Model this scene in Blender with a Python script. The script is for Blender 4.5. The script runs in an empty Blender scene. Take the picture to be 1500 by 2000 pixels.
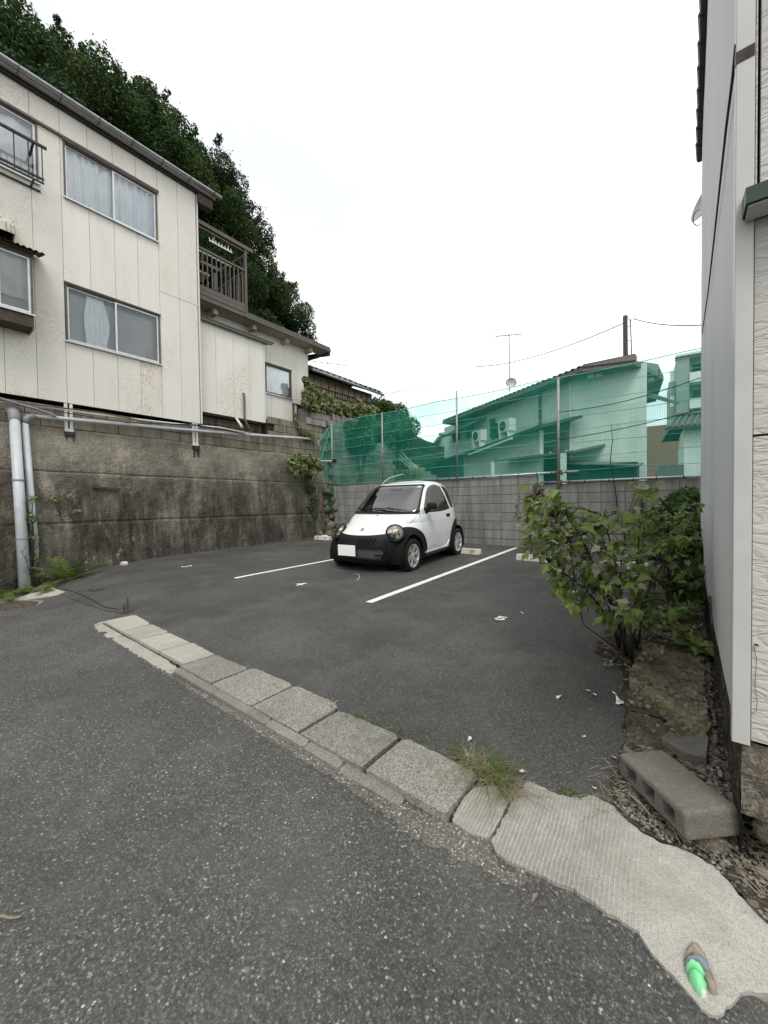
import bpy, bmesh, math, random
import numpy as np
from mathutils import Vector, Matrix, noise as mnoise

random.seed(7)
RNG = np.random.default_rng(7)
SC = bpy.context.scene
COL = SC.collection
rad = math.radians

# ------------------------------------------------------------------ camera
TH, PITCH, ROLL, CZ, FPX = rad(38.4), math.atan(16 / 750), .013, 1.2, 750.0
_r0 = np.array([math.cos(TH), math.sin(TH), 0.])
_fh = np.array([-math.sin(TH), math.cos(TH), 0.])
_up = np.array([0, 0, 1.])
CF = _fh * math.cos(PITCH) - _up * math.sin(PITCH)
_u0 = np.cross(_r0, CF)
CR = _r0 * math.cos(ROLL) - _u0 * math.sin(ROLL)
CU = _u0 * math.cos(ROLL) + _r0 * math.sin(ROLL)
CC = np.array([0, 0, CZ])
cam_data = bpy.data.cameras.new('camera')
cam_data.sensor_fit = 'HORIZONTAL'
cam_data.sensor_width = 36
cam_data.lens = 18
cam_data.clip_start = .05
cam_data.clip_end = 2000
cam = bpy.data.objects.new('camera', cam_data)
COL.objects.link(cam)
m = Matrix((list(CR) + [0], list(CU) + [0], list(-CF) + [0], [0, 0, 0, 1])).transposed()
m.translation = Vector(CC)
cam.matrix_world = m
SC.camera = cam
SC.render.resolution_x, SC.render.resolution_y = 768, 1024

# ------------------------------------------------------------------ world, sun, exposure
SUN_EL, SUN_AZ = rad(58), rad(140)      # azimuth clockwise from +Y (light comes from front right)
world = bpy.data.worlds.new('World')
SC.world = world
world.use_nodes = True
wn, wl = world.node_tree.nodes, world.node_tree.links
wn.clear()
sky = wn.new('ShaderNodeTexSky')
sky.sky_type = 'NISHITA'
sky.sun_disc = False
sky.sun_elevation = SUN_EL
sky.sun_rotation = SUN_AZ
sky.air_density = 1.0
sky.dust_density = 2.0
bg1 = wn.new('ShaderNodeBackground')
vm = wn.new('ShaderNodeVectorMath'); vm.operation = 'MULTIPLY'; vm.inputs[1].default_value = (.95, 1.12, 1.0)
wl.new(sky.outputs[0], vm.inputs[0]); wl.new(vm.outputs[0], bg1.inputs[0])
bg1.inputs[1].default_value = .10
bg2 = wn.new('ShaderNodeBackground')
bg2.inputs[0].default_value = (1.0, .995, .98, 1)
bg2.inputs[1].default_value = 1.25
tc = wn.new('ShaderNodeTexCoord')
mp = wn.new('ShaderNodeMapping')
mp.inputs['Scale'].default_value = (1, 1, 2.2)
mp.inputs['Location'].default_value = (3.1, 2.2, .4)
wl.new(tc.outputs['Generated'], mp.inputs[0])
nz = wn.new('ShaderNodeTexNoise')
nz.inputs['Scale'].default_value = 2.3
nz.inputs['Detail'].default_value = 5
nz.inputs['Roughness'].default_value = .5
wl.new(mp.outputs[0], nz.inputs[0])
rp = wn.new('ShaderNodeValToRGB')
rp.color_ramp.elements[0].position = .36
rp.color_ramp.elements[0].color = (.54, .54, .54, 1)
rp.color_ramp.elements[1].position = .57
rp.color_ramp.elements[1].color = (1, 1, 1, 1)
wl.new(nz.outputs[0], rp.inputs[0])
mx = wn.new('ShaderNodeMixShader')
wl.new(rp.outputs[0], mx.inputs[0])
wl.new(bg1.outputs[0], mx.inputs[1])
wl.new(bg2.outputs[0], mx.inputs[2])
wo = wn.new('ShaderNodeOutputWorld')
wl.new(mx.outputs[0], wo.inputs[0])

sl = bpy.data.lights.new('sun', 'SUN')
sl.energy = 1.3
sl.angle = rad(22)
sl.color = (1, .96, .9)
sun = bpy.data.objects.new('sun', sl)
COL.objects.link(sun)
_sd = Vector((math.sin(SUN_AZ) * math.cos(SUN_EL), math.cos(SUN_AZ) * math.cos(SUN_EL), math.sin(SUN_EL)))
sun.rotation_euler = _sd.to_track_quat('Z', 'Y').to_euler()
sun.location = (0, 0, 30)
SC.view_settings.view_transform = 'Standard'
SC.view_settings.look = 'None'
SC.view_settings.gamma = 1
SC.view_settings.exposure = .42
SC.view_settings.use_curve_mapping = False

# ------------------------------------------------------------------ measuring helpers (photo pixel + world plane -> point)
def ray(x, y):
    return CF + (x - 750) / FPX * CR - (y - 1000) / FPX * CU
def onX(x, y, c):
    d = ray(x, y); return Vector(CC + d * (c - CC[0]) / d[0])
def onY(x, y, c):
    d = ray(x, y); return Vector(CC + d * (c - CC[1]) / d[1])
def onZ(x, y, c):
    d = ray(x, y); return Vector(CC + d * (c - CC[2]) / d[2])
def onD(x, y, dist):
    return Vector(CC + ray(x, y) * dist)
def onP(x, y, p, n):
    d = ray(x, y); p = np.array(p); n = np.array(n)
    return Vector(CC + d * (((p - CC) @ n) / (d @ n)))
def sstep(a, b, x):
    t = min(1, max(0, (x - a) / (b - a))); return t * t * (3 - 2 * t)
def G(x, y):
    """height of the ground"""
    z = float(np.interp(y, [1.15, 1.6, 3.1, 8.2], [0, .045, .13, .22]))
    z -= .045 * min(4, max(0, -5 - x)) * (1 - sstep(1.0, 2.4, y))
    return z
def onG(x, y, dz=0):
    p = onZ(x, y, .1)
    for _ in range(12):
        p = onZ(x, y, G(p.x, p.y) + dz)
    return p

# ------------------------------------------------------------------ mesh helpers
WORLD = {}
class MB:
    def __init__(s): s.v = []; s.f = []; s.mi = []; s.m = 0
    def add(s, vs, fs):
        o = len(s.v); s.v.extend([tuple(v) for v in vs])
        s.f.extend([tuple(i + o for i in f) for f in fs]); s.mi.extend([s.m] * len(fs)); return s
    def box(s, lo, hi, M=None):
        x0, y0, z0 = lo; x1, y1, z1 = hi
        vs = [(x0, y0, z0), (x1, y0, z0), (x1, y1, z0), (x0, y1, z0), (x0, y0, z1), (x1, y0, z1), (x1, y1, z1), (x0, y1, z1)]
        if M is not None: vs = [M @ Vector(v) for v in vs]
        return s.add(vs, [(0, 3, 2, 1), (4, 5, 6, 7), (0, 1, 5, 4), (1, 2, 6, 5), (2, 3, 7, 6), (3, 0, 4, 7)])
    def bar(s, a, b, w, h=None, upv=(0, 0, 1)):
        """rectangular bar from a to b"""
        h = h or w; a = Vector(a); b = Vector(b); d = (b - a).normalized(); upv = Vector(upv)
        if abs(d.dot(upv)) > .98: upv = Vector((0, 1, 0))
        sd = d.cross(upv).normalized() * w / 2; u = sd.cross(d).normalized() * h / 2
        vs = [a - sd - u, a + sd - u, a + sd + u, a - sd + u, b - sd - u, b + sd - u, b + sd + u, b - sd + u]
        return s.add(vs, [(0, 1, 2, 3), (7, 6, 5, 4), (0, 4, 5, 1), (1, 5, 6, 2), (2, 6, 7, 3), (3, 7, 4, 0)])
    def tube(s, pts, r, n=8, cap=True):
        pts = [Vector(p) for p in pts]; k = len(pts)
        rr = r if isinstance(r, (list, tuple)) else [r] * k
        o = len(s.v); vs = []; fs = []; ref = None
        for i, p in enumerate(pts):
            d = (pts[min(i + 1, k - 1)] - pts[max(i - 1, 0)]).normalized()
            if ref is None: ref = Vector((0, 0, 1)) if abs(d.z) < .9 else Vector((0, 1, 0))
            a = d.cross(ref).normalized(); b = a.cross(d).normalized(); ref = b
            for j in range(n):
                t = 2 * math.pi * j / n
                vs.append(p + (a * math.cos(t) + b * math.sin(t)) * rr[i])
        for i in range(k - 1):
            for j in range(n):
                fs.append((i * n + j, i * n + (j + 1) % n, (i + 1) * n + (j + 1) % n, (i + 1) * n + j))
        if cap:
            fs.append(tuple(range(n))[::-1]); fs.append(tuple((k - 1) * n + j for j in range(n)))
        return s.add(vs, fs)
    def prism(s, poly, off):
        """poly: list of 3d points; off: extrusion vector"""
        n = len(poly); poly = [Vector(p) for p in poly]; off = Vector(off)
        vs = poly + [p + off for p in poly]
        fs = [tuple(range(n)), tuple(range(2 * n - 1, n - 1, -1))]
        fs += [(i, i + n, (i + 1) % n + n, (i + 1) % n) for i in range(n)]
        return s.add(vs, fs)
    def grid(s, fn, nu, nv):
        vs = [fn(i / nu, j / nv) for j in range(nv + 1) for i in range(nu + 1)]
        fs = [(j * (nu + 1) + i, j * (nu + 1) + i + 1, (j + 1) * (nu + 1) + i + 1, (j + 1) * (nu + 1) + i) for j in range(nv) for i in range(nu)]
        return s.add(vs, fs)
    def lathe(s, prof, n=24, M=None):
        """prof: (r, z) pairs about z"""
        vs = []; k = len(prof)
        for r, z in prof:
            for j in range(n):
                t = 2 * math.pi * j / n; v = Vector((r * math.cos(t), r * math.sin(t), z)); vs.append(M @ v if M is not None else v)
        fs = [(i * n + j, i * n + (j + 1) % n, (i + 1) * n + (j + 1) % n, (i + 1) * n + j) for i in range(k - 1) for j in range(n)]
        return s.add(vs, fs)
    def mesh(s, name, off=(0, 0, 0)):
        me = bpy.data.meshes.new(name)
        ox, oy, oz = off
        me.from_pydata([(x - ox, y - oy, z - oz) for x, y, z in s.v], [], s.f)
        return me
    def build(s, name, mat, parent=None, smooth=False, bevel=0, seg=1):
        off = WORLD.get(parent.name, Vector((0, 0, 0))) if parent else Vector((0, 0, 0))
        me = s.mesh(name, off)
        mats = mat if isinstance(mat, (list, tuple)) else [mat]
        for q in mats: me.materials.append(q)
        if len(mats) > 1: me.polygons.foreach_set('material_index', s.mi)
        if bevel:
            bm = bmesh.new(); bm.from_mesh(me)
            es = [e for e in bm.edges if len(e.link_faces) == 2 and e.calc_face_angle(0) > .6]
            bmesh.ops.bevel(bm, geom=es, offset=bevel, segments=seg, affect='EDGES', profile=.5)
            bm.to_mesh(me); bm.free()
        if smooth: me.shade_smooth()
        return link(name, me, parent)
def link(name, me, parent=None, loc=None, rot=None):
    o = bpy.data.objects.new(name, me); COL.objects.link(o)
    if parent: o.parent = parent; WORLD[o.name] = WORLD.get(parent.name, Vector((0, 0, 0)))
    if loc is not None: o.location = Vector(loc) - (WORLD.get(parent.name, Vector((0, 0, 0))) if parent else Vector((0, 0, 0)))
    if rot is not None: o.rotation_euler = rot
    return o
def thing(name, loc, label, cat, group=None, rz=0):
    o = bpy.data.objects.new(name, None); o.empty_display_size = .1; COL.objects.link(o)
    o.location = loc; o.rotation_euler = (0, 0, rz); WORLD[o.name] = Vector(loc)
    o['label'] = label; o['category'] = cat
    if group: o['group'] = group
    return o
def tag(o, label, cat, group=None):
    o['label'] = label; o['category'] = cat
    if group: o['group'] = group
    return o
def structure(o): o['kind'] = 'structure'; return o
def stuff(o, label=None, cat=None):
    o['kind'] = 'stuff'
    if label: o['label'] = label
    if cat: o['category'] = cat
    return o
def recenter(o, p):
    """move a single-mesh thing's origin to p (no rotation)"""
    p = Vector(p); o.data.transform(Matrix.Translation(-p)); o.location = p; return o
def fbm(x, y, z=0, oct=4):
    a = 1; t = 0; f = 1
    for _ in range(oct):
        t += a * mnoise.noise(Vector((x * f, y * f, z * f))); a *= .5; f *= 2.03
    return t
def raw_mesh(name, V, F, mat, parent=None, smooth=False):
    """fast mesh from numpy: F is (n,k)"""
    off = np.array(WORLD.get(parent.name, (0, 0, 0))) if parent else np.zeros(3)
    me = bpy.data.meshes.new(name); V = np.asarray(V, np.float32) - off.astype(np.float32); F = np.asarray(F, np.int32); n, k = F.shape
    me.vertices.add(len(V)); me.vertices.foreach_set('co', V.ravel())
    me.loops.add(n * k); me.loops.foreach_set('vertex_index', F.ravel())
    me.polygons.add(n); me.polygons.foreach_set('loop_start', np.arange(0, n * k, k, dtype=np.int32))
    me.update(calc_edges=True); me.validate()
    me.materials.append(mat)
    if smooth: me.shade_smooth()
    return link(name, me, parent)

# ------------------------------------------------------------------ materials
class N:
    def __init__(s, name):
        s.mat = bpy.data.materials.new(name); s.mat.use_nodes = True
        s.t = s.mat.node_tree; s.n = s.t.nodes; s.l = s.t.links
        s.b = s.n['Principled BSDF']; s.out = s.n['Material Output']
        s.geo = s.n.new('ShaderNodeNewGeometry'); s.pos = s.geo.outputs['Position']
    def set(s, sock, v):
        if hasattr(v, 'is_linked') or hasattr(v, 'links'): s.l.new(v, sock)
        elif isinstance(v, (tuple, list)) and len(v) == 3 and sock.type == 'RGBA': sock.default_value = (*v, 1)
        else: sock.default_value = v
    def scale(s, sc, rot=(0, 0, 0), src=None):
        m = s.n.new('ShaderNodeMapping'); m.inputs['Scale'].default_value = sc; m.inputs['Rotation'].default_value = rot
        s.l.new(src or s.pos, m.inputs[0]); return m.outputs[0]
    def noise(s, sc, det=4, ro=.55, src=None, dist=0):
        k = s.n.new('ShaderNodeTexNoise'); k.inputs['Scale'].default_value = sc; k.inputs['Detail'].default_value = det
        k.inputs['Roughness'].default_value = ro; k.inputs['Distortion'].default_value = dist
        s.l.new(src or s.pos, k.inputs['Vector']); return k.outputs[0]
    def vor(s, sc, out='Distance', feat='F1', src=None, rnd=1):
        k = s.n.new('ShaderNodeTexVoronoi'); k.feature = feat; k.inputs['Scale'].default_value = sc; k.inputs['Randomness'].default_value = rnd
        s.l.new(src or s.pos, k.inputs['Vector']); return k.outputs[out]
    def ramp(s, fac, stops, interp='LINEAR'):
        k = s.n.new('ShaderNodeValToRGB'); k.color_ramp.interpolation = interp; e = k.color_ramp.elements
        while len(e) < len(stops): e.new(.5)
        for el, (p, c) in zip(e, stops):
            el.position = p; el.color = (*c, 1) if isinstance(c, (tuple, list)) else (c, c, c, 1)
        s.set(k.inputs[0], fac); return k.outputs[0]
    def mix(s, fac, a, b, mode='MIX'):
        k = s.n.new('ShaderNodeMix'); k.data_type = 'RGBA'; k.blend_type = mode
        s.set(k.inputs[0], fac); s.set(k.inputs[6], a); s.set(k.inputs[7], b); return k.outputs[2]
    def math(s, op, a, b=None, clamp=False):
        k = s.n.new('ShaderNodeMath'); k.operation = op; k.use_clamp = clamp
        s.set(k.inputs[0], a)
        if b is not None: s.set(k.inputs[1], b)
        return k.outputs[0]
    def sep(s, src=None):
        k = s.n.new('ShaderNodeSeparateXYZ'); s.l.new(src or s.pos, k.inputs[0]); return k.outputs
    def objrand(s):
        return s.n.new('ShaderNodeObjectInfo').outputs['Random']
    def island(s): return s.geo.outputs['Random Per Island']
    def bump(s, h, strength=.5, dist=.01, nrm=None):
        k = s.n.new('ShaderNodeBump'); k.inputs['Strength'].default_value = strength; k.inputs['Distance'].default_value = dist
        s.set(k.inputs['Height'], h)
        if nrm is not None: s.l.new(nrm, k.inputs['Normal'])
        return k.outputs[0]
    def fin(s, col=None, rough=.8, metal=0, nrm=None, spec=.3, **kw):
        if col is not None: s.set(s.b.inputs['Base Color'], col)
        s.set(s.b.inputs['Roughness'], rough); s.b.inputs['Metallic'].default_value = metal
        s.b.inputs['Specular IOR Level'].default_value = spec
        if nrm is not None: s.l.new(nrm, s.b.inputs['Normal'])
        for k, v in kw.items(): s.set(s.b.inputs[k.replace('_', ' ')], v)
        return s.mat

def m_plain(name, col, rough=.6, metal=0, spec=.4, var=.12, sc=9, **kw):
    q = N(name); c2 = tuple(c * (1 - var * 2) for c in col)
    return q.fin(q.mix(q.ramp(q.noise(sc, 5, .6), [(.35, 0), (.7, 1)]), col, c2), rough, metal, spec=spec, **kw)

def m_asphalt(name, base, chip, sc, speck, patch=.3):
    q = N(name)
    w = q.noise(sc * .8, 2, .5)
    cell = q.vor(sc, 'Color'); cs = q.sep(cell)
    d = q.vor(sc, 'Distance')
    cell2 = q.vor(sc * 2.1, 'Color'); c2 = q.sep(cell2)
    big = q.ramp(q.noise(.9, 5, .6), [(.35, 1 - patch), (.65, 1 + patch * .6)])
    lum = q.ramp(cs[0], [(0, tuple(b * .62 for b in base)), (.5, base), (speck, tuple(b * 1.45 for b in base)), (speck + .04, chip), (1, tuple(min(1, c * 1.6) for c in chip))])
    fine = q.ramp(c2[1], [(0, .62), (.5, 1.0), (.9, 1.25), (.95, 1.9), (1, 2.8)])
    mask = q.ramp(d, [(.0, 1), (.40, 1), (.62, .45)])
    col = q.mix(1, q.mix(1, lum, fine, 'MULTIPLY'), big, 'MULTIPLY')
    col = q.mix(mask, q.mix(1, tuple(b * .6 for b in base), big, 'MULTIPLY'), col)
    dirt = q.ramp(q.noise(2.3, 6, .65), [(.48, 0), (.75, .45)])
    col = q.mix(dirt, col, (.135, .128, .11))
    stn = q.ramp(q.noise(1.1, 7, .7), [(.56, 0), (.66, .45)])
    col = q.mix(stn, col, tuple(b * .55 for b in base))
    h = q.math('ADD', q.math('MULTIPLY', cs[2], .6), w)
    return q.fin(col, .85, 0, q.bump(h, .55, .004), spec=.35)

MAT = {}
MAT['road'] = m_asphalt('asphalt_road', (.076, .075, .072), (.19, .186, .176), 140, .935, .24)
MAT['lot'] = m_asphalt('asphalt_lot', (.066, .065, .062), (.145, .142, .134), 170, .94, .26)

def m_concrete(name, a, b, stain=(.05, .045, .035), stain_amt=.5, agg=60, bump=.5, spk=.5):
    q = N(name)
    base = q.mix(q.ramp(q.noise(2.2, 6, .62), [(.3, 0), (.7, 1)]), a, b)
    g = q.ramp(q.sep(q.vor(agg, 'Color'))[0], [(0, 1 - spk * .5), (.5, 1), (1, 1 + spk * .6)])
    base = q.mix(1, base, g, 'MULTIPLY')
    st = q.ramp(q.noise(4.5, 7, .7), [(.5, 0), (.72, stain_amt)])
    base = q.mix(st, base, stain)
    rv = q.ramp(q.objrand(), [(0, .86), (1, 1.12)])
    base = q.mix(1, base, rv, 'MULTIPLY')
    return q.fin(base, .9, 0, q.bump(q.math('ADD', q.noise(agg * .9, 4, .7), q.noise(12, 5, .6)), bump, .006), spec=.2)
MAT['slab'] = m_concrete('slab_aggregate', (.19, .183, .165), (.26, .25, .22), (.10, .095, .085), .55, 215, .8, 1.0)
MAT['slab_light'] = m_concrete('slab_stone', (.29, .278, .248), (.39, .372, .332), (.25, .215, .17), .55, 190, .5, .35)
MAT['gutter_conc'] = m_concrete('gutter_concrete', (.17, .162, .145), (.25, .238, .21), (.09, .085, .072), .7, 230, .6, .6)
MAT['blockc'] = m_concrete('breeze_block', (.14, .13, .112), (.185, .172, .15), (.06, .054, .045), .6, 300, .7, .45)
MAT['stop'] = m_concrete('wheel_stop_concrete', (.50, .47, .40), (.60, .57, .50), (.2, .18, .14), .5, 60, .3, .2)
MAT['rubble'] = m_concrete('rubble_concrete', (.13, .112, .09), (.21, .185, .15), (.035, .031, .026), .8, 150, 1.0, .9)
MAT['stone'] = m_concrete('dark_stone', (.10, .085, .065), (.18, .155, .12), (.03, .026, .02), .8, 110, 1.0, .7)

# brushed concrete of the apron
q = N('brushed_concrete')
base = q.mix(q.ramp(q.noise(1.8, 6, .6), [(.3, 0), (.7, 1)]), (.30, .29, .262), (.42, .408, .372))
sp = q.ramp(q.sep(q.vor(420, 'Color'))[0], [(0, .75), (.5, 1), (1, 1.2)])
base = q.mix(1, base, sp, 'MULTIPLY')
pr_ = q.sep(q.scale((1, 1, 1), (0, 0, rad(-3))))
ln = q.math('SINE', q.math('ADD', q.math('MULTIPLY', pr_[0], 470), q.math('MULTIPLY', q.noise(5, 3, .6), 9)))
lines = q.math('ADD', q.math('MULTIPLY', q.ramp(ln, [(.15, 0), (.8, 1)]), q.ramp(q.noise(9, 4, .6), [(.35, .25), (.6, 1)])), q.ramp(q.noise(30, 3), [(.4, 0), (.7, .35)]), True)
zone = q.ramp(q.sep()[0], [(.0, 1), (1, 1)])
sepx = q.sep()
fade = q.math('MULTIPLY', q.math('SUBTRACT', -.02, sepx[0]), 4, True)
lk = q.mix(q.math('MULTIPLY', fade, .8), (1, 1, 1), lines)
base = q.mix(1, base, q.ramp(lk, [(0, .60), (1, 1.12)]), 'MULTIPLY')
base = q.mix(q.ramp(q.noise(3.5, 8, .7), [(.46, 0), (.66, .6)]), base, (.19, .178, .15))
base = q.mix(q.ramp(q.noise(60, 5, .75), [(.6, 0), (.68, .5)]), base, (.10, .095, .08))
MAT['brushed'] = q.fin(base, .9, 0, q.bump(q.math('ADD', q.math('MULTIPLY', lk, 1.5), q.noise(120, 3, .6)), .7, .004), spec=.2)

# block wall (weathered, vertical streaks)
def m_block(name, a, b, dark, topz=None, warm=None):
    q = N(name)
    rv = q.objrand()
    base = q.mix(rv, a, b)
    base = q.mix(1, base, q.ramp(q.noise(38, 4, .7), [(.3, .82), (.7, 1.12)]), 'MULTIPLY')
    streak = q.noise(1, 5, .6, q.scale((7, 7, .9)))
    s1 = q.ramp(streak, [(.42, 0), (.68, .75)])
    base = q.mix(s1, base, dark)
    base = q.mix(q.ramp(q.noise(1.1, 4, .6), [(.5, 0), (.75, .5)]), base, warm or a)
    base = q.mix(1, base, q.ramp(q.noise(90, 2, .6), [(.3, .8), (.7, 1.15)]), 'MULTIPLY')
    return q.fin(base, .95, 0, q.bump(q.noise(70, 4, .7), .6, .004), spec=.15)
MAT['block'] = m_block('block_wall', (.262, .265, .25), (.322, .326, .31), (.125, .124, .112), warm=(.245, .24, .22))
MAT['block_l'] = m_block('old_block_wall', (.20, .175, .14), (.29, .26, .21), (.07, .06, .05), warm=(.24, .205, .15))
MAT['block_u'] = m_block('upper_block_wall', (.20, .19, .17), (.33, .315, .285), (.10, .09, .08), warm=(.25, .21, .17))
MAT['mortar'] = m_plain('mortar', (.185, .182, .17), .95, spec=.1, var=.25)
MAT['mortar_l'] = m_plain('dark_mortar', (.085, .075, .06), .95, spec=.1, var=.3)

# retaining wall: damp stained concrete
q = N('retaining_concrete')
p3 = q.sep()
base = q.mix(q.ramp(q.noise(1.3, 7, .65), [(.3, 0), (.68, 1)]), (.125, .113, .093), (.31, .28, .23))
streak = q.noise(1, 9, .72, q.scale((2, 2.6, .8)), .4)
damp = q.ramp(q.math('ADD', q.math('MULTIPLY', streak, .7), q.math('MULTIPLY', q.noise(1, 7, .7, q.scale((9, 11, .9))), .3)), [(.40, .0), (.50, .6), (.62, .95)])
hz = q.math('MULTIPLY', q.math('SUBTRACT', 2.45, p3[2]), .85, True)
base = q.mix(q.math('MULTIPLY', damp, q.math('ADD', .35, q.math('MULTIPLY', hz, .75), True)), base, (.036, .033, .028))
eff = q.ramp(q.noise(1, 6, .75, q.scale((6, 7, 2.6))), [(.60, 0), (.66, .8)])
low = q.math('MULTIPLY', q.math('SUBTRACT', 1.1, p3[2]), 1.2, True)
base = q.mix(q.math('MULTIPLY', eff, low), base, (.42, .40, .35))
base = q.mix(q.ramp(q.noise(1, 5, .6, q.scale((2.4, 2.9, 1.1))), [(.62, 0), (.72, .45)]), base, (.33, .28, .20))
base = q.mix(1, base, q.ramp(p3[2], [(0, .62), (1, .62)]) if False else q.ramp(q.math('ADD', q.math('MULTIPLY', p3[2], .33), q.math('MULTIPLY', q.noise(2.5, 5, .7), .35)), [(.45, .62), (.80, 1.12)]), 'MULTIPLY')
fl = q.ramp(q.noise(38, 6, .8), [(.64, 0), (.70, .55)])
base = q.mix(q.math('MULTIPLY', fl, q.math('ADD', .25, low)), base, (.40, .37, .31))
base = q.mix(1, base, q.ramp(q.noise(48, 5, .8), [(.3, .45), (.7, 1.45)]), 'MULTIPLY')
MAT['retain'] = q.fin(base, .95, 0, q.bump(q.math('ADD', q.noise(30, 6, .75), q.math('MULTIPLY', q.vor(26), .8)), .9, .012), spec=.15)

# cream siding
q = N('cream_siding')
base = q.mix(q.ramp(q.objrand(), [(0, 0), (1, 1)]), (.655, .635, .58), (.70, .682, .63))
mot = q.ramp(q.noise(22, 4, .6, None, .8), [(.45, 0), (.6, 1)])
area = q.ramp(q.noise(1, 3, .5, q.scale((1, 1.1, .62))), [(.46, 0), (.62, .8)])
base = q.mix(q.math('MULTIPLY', mot, q.math('MULTIPLY', area, .75)), base, (.44, .40, .31))
st = q.ramp(q.noise(1, 5, .6, q.scale((9, 9, .5))), [(.5, 0), (.8, .3)])
base = q.mix(st, base, (.56, .535, .46))
MAT['siding'] = q.fin(base, .6, 0, q.bump(q.noise(60, 3, .6), .12, .003), spec=.35)
q = N('rust_stained_siding')
base = q.mix(q.ramp(q.noise(30, 4, .6, None, .8), [(.45, 0), (.6, .35)]), (.67, .64, .57), (.50, .45, .35))
rst = q.math('MULTIPLY', q.ramp(q.noise(1, 5, .65, q.scale((40, 40, 9)), .5), [(.50, 0), (.60, .55)]), q.ramp(q.noise(1, 2, .5, q.scale((2, 3, 1.6))), [(.4, 0), (.6, 1)]))
base = q.mix(rst, base, (.26, .13, .05))
MAT['siding_rust'] = q.fin(base, .6, spec=.35)
MAT['joint'] = m_plain('panel_joint', (.30, .28, .24), .8)
MAT['trim_w'] = m_plain('white_trim', (.66, .65, .61), .45, var=.06)
MAT['alu'] = m_plain('aluminium', (.60, .61, .62), .35, .55, var=.08)
MAT['bronze'] = m_plain('bronze_aluminium', (.115, .098, .082), .45, .3, var=.12)
MAT['brown'] = m_plain('brown_metal', (.105, .092, .08), .5, .1, var=.15)
MAT['darkm'] = m_plain('dark_metal', (.03, .028, .026), .5, .2)
MAT['wood_d'] = m_plain('weathered_wood', (.085, .068, .052), .85, var=.3, sc=14)
MAT['pvc'] = m_plain('grey_pvc', (.50, .53, .555), .4, var=.1, sc=5)
MAT['pvc_d'] = m_plain('dark_pvc', (.23, .235, .25), .5)
MAT['galv'] = m_plain('galvanised_gutter', (.42, .44, .46), .35, .6, var=.15)
MAT['rusty'] = m_plain('rusty_steel', (.17, .13, .10), .8, .2, var=.35, sc=20)
MAT['soffit'] = m_plain('soffit_board', (.42, .38, .31), .8, var=.12)
MAT['black'] = m_plain('black_void', (.012, .012, .012), .9, spec=.1)
MAT['cable'] = m_plain('black_cable', (.02, .02, .02), .6)
MAT['wire'] = m_plain('grey_wire', (.12, .12, .12), .6)
MAT['white'] = m_plain('white_paint', (.78, .78, .76), .5, var=.06)
MAT['offwhite'] = m_plain('white_plastic', (.70, .69, .64), .45, var=.08)
MAT['screen'] = m_plain('frosted_pane', (.25, .265, .265), .32, spec=.6, var=.05, sc=1.5)
MAT['curtain'] = m_plain('curtain', (.86, .88, .89), .9, var=.06, sc=4)
MAT['curtain_g'] = m_plain('grey_curtain', (.50, .48, .45), .9, var=.12, sc=3)
MAT['room'] = m_plain('dark_room', (.05, .052, .055), .9)
q = N('window_glass')
gl = q.n.new('ShaderNodeBsdfGlossy'); gl.inputs['Roughness'].default_value = .03; gl.inputs['Color'].default_value = (.9, .95, 1, 1)
tr = q.n.new('ShaderNodeBsdfTransparent'); tr.inputs['Color'].default_value = (.97, .98, .98, 1)
fr = q.n.new('ShaderNodeFresnel'); fr.inputs['IOR'].default_value = 1.5
ms = q.n.new('ShaderNodeMixShader'); q.l.new(fr.outputs[0], ms.inputs[0]); q.l.new(tr.outputs[0], ms.inputs[1]); q.l.new(gl.outputs[0], ms.inputs[2])
q.l.new(ms.outputs[0], q.out.inputs[0]); MAT['glass'] = q.mat
MAT['tile'] = m_plain('roof_tile', (.06, .065, .07), .55, spec=.4, var=.25)
MAT['tile_l'] = m_plain('grey_roof_tile', (.15, .155, .155), .6, var=.3)

# painted markings
q = N('road_paint')
wr = q.ramp(q.noise(60, 5, .7), [(.30, 1), (.38, 0)])
MAT['paint'] = q.fin(q.mix(wr, q.mix(q.ramp(q.noise(6, 4), [(.3, 0), (.7, 1)]), (.80, .80, .77), (.66, .66, .63)), (.2, .2, .19)), .7, spec=.3)

# greens
def m_leaf(name, a, b, under=None, rough=.45, trans=.25, c3=None):
    q = N(name)
    col = q.mix(q.island(), a, b)
    if c3 is not None: col = q.mix(q.ramp(q.noise(1.3, 3), [(.5, 0), (.7, .8)]), col, c3)
    if under is not None: col = q.mix(q.geo.outputs['Backfacing'], col, under)
    q.fin(col, rough + .15, spec=.15)
    tl = q.n.new('ShaderNodeBsdfTranslucent'); q.set(tl.inputs[0], q.mix(1, col, (1.0, 1.25, .5), 'MULTIPLY'))
    ms = q.n.new('ShaderNodeMixShader'); ms.inputs[0].default_value = trans
    q.l.new(q.b.outputs[0], ms.inputs[1]); q.l.new(tl.outputs[0], ms.inputs[2]); q.l.new(ms.outputs[0], q.out.inputs[0])
    return q.mat
MAT['hill_leaf'] = m_leaf('hill_leaf', (.018, .040, .015), (.052, .090, .027), c3=(.080, .105, .038))
MAT['hill_leaf2'] = m_leaf('dark_hill_leaf', (.016, .034, .016), (.042, .072, .028))
MAT['net_tree'] = m_leaf('garden_leaf', (.05, .09, .03), (.10, .14, .05))
MAT['ivy'] = m_leaf('ivy_leaf', (.10, .155, .035), (.21, .265, .085), (.22, .235, .12))
MAT['fern'] = m_leaf('fern_leaf', (.07, .115, .028), (.15, .205, .065))
MAT['grassy'] = m_leaf('grass_blade', (.055, .10, .018), (.12, .17, .04))
MAT['dry'] = m_leaf('dry_grass', (.22, .18, .12), (.36, .31, .22))
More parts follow.
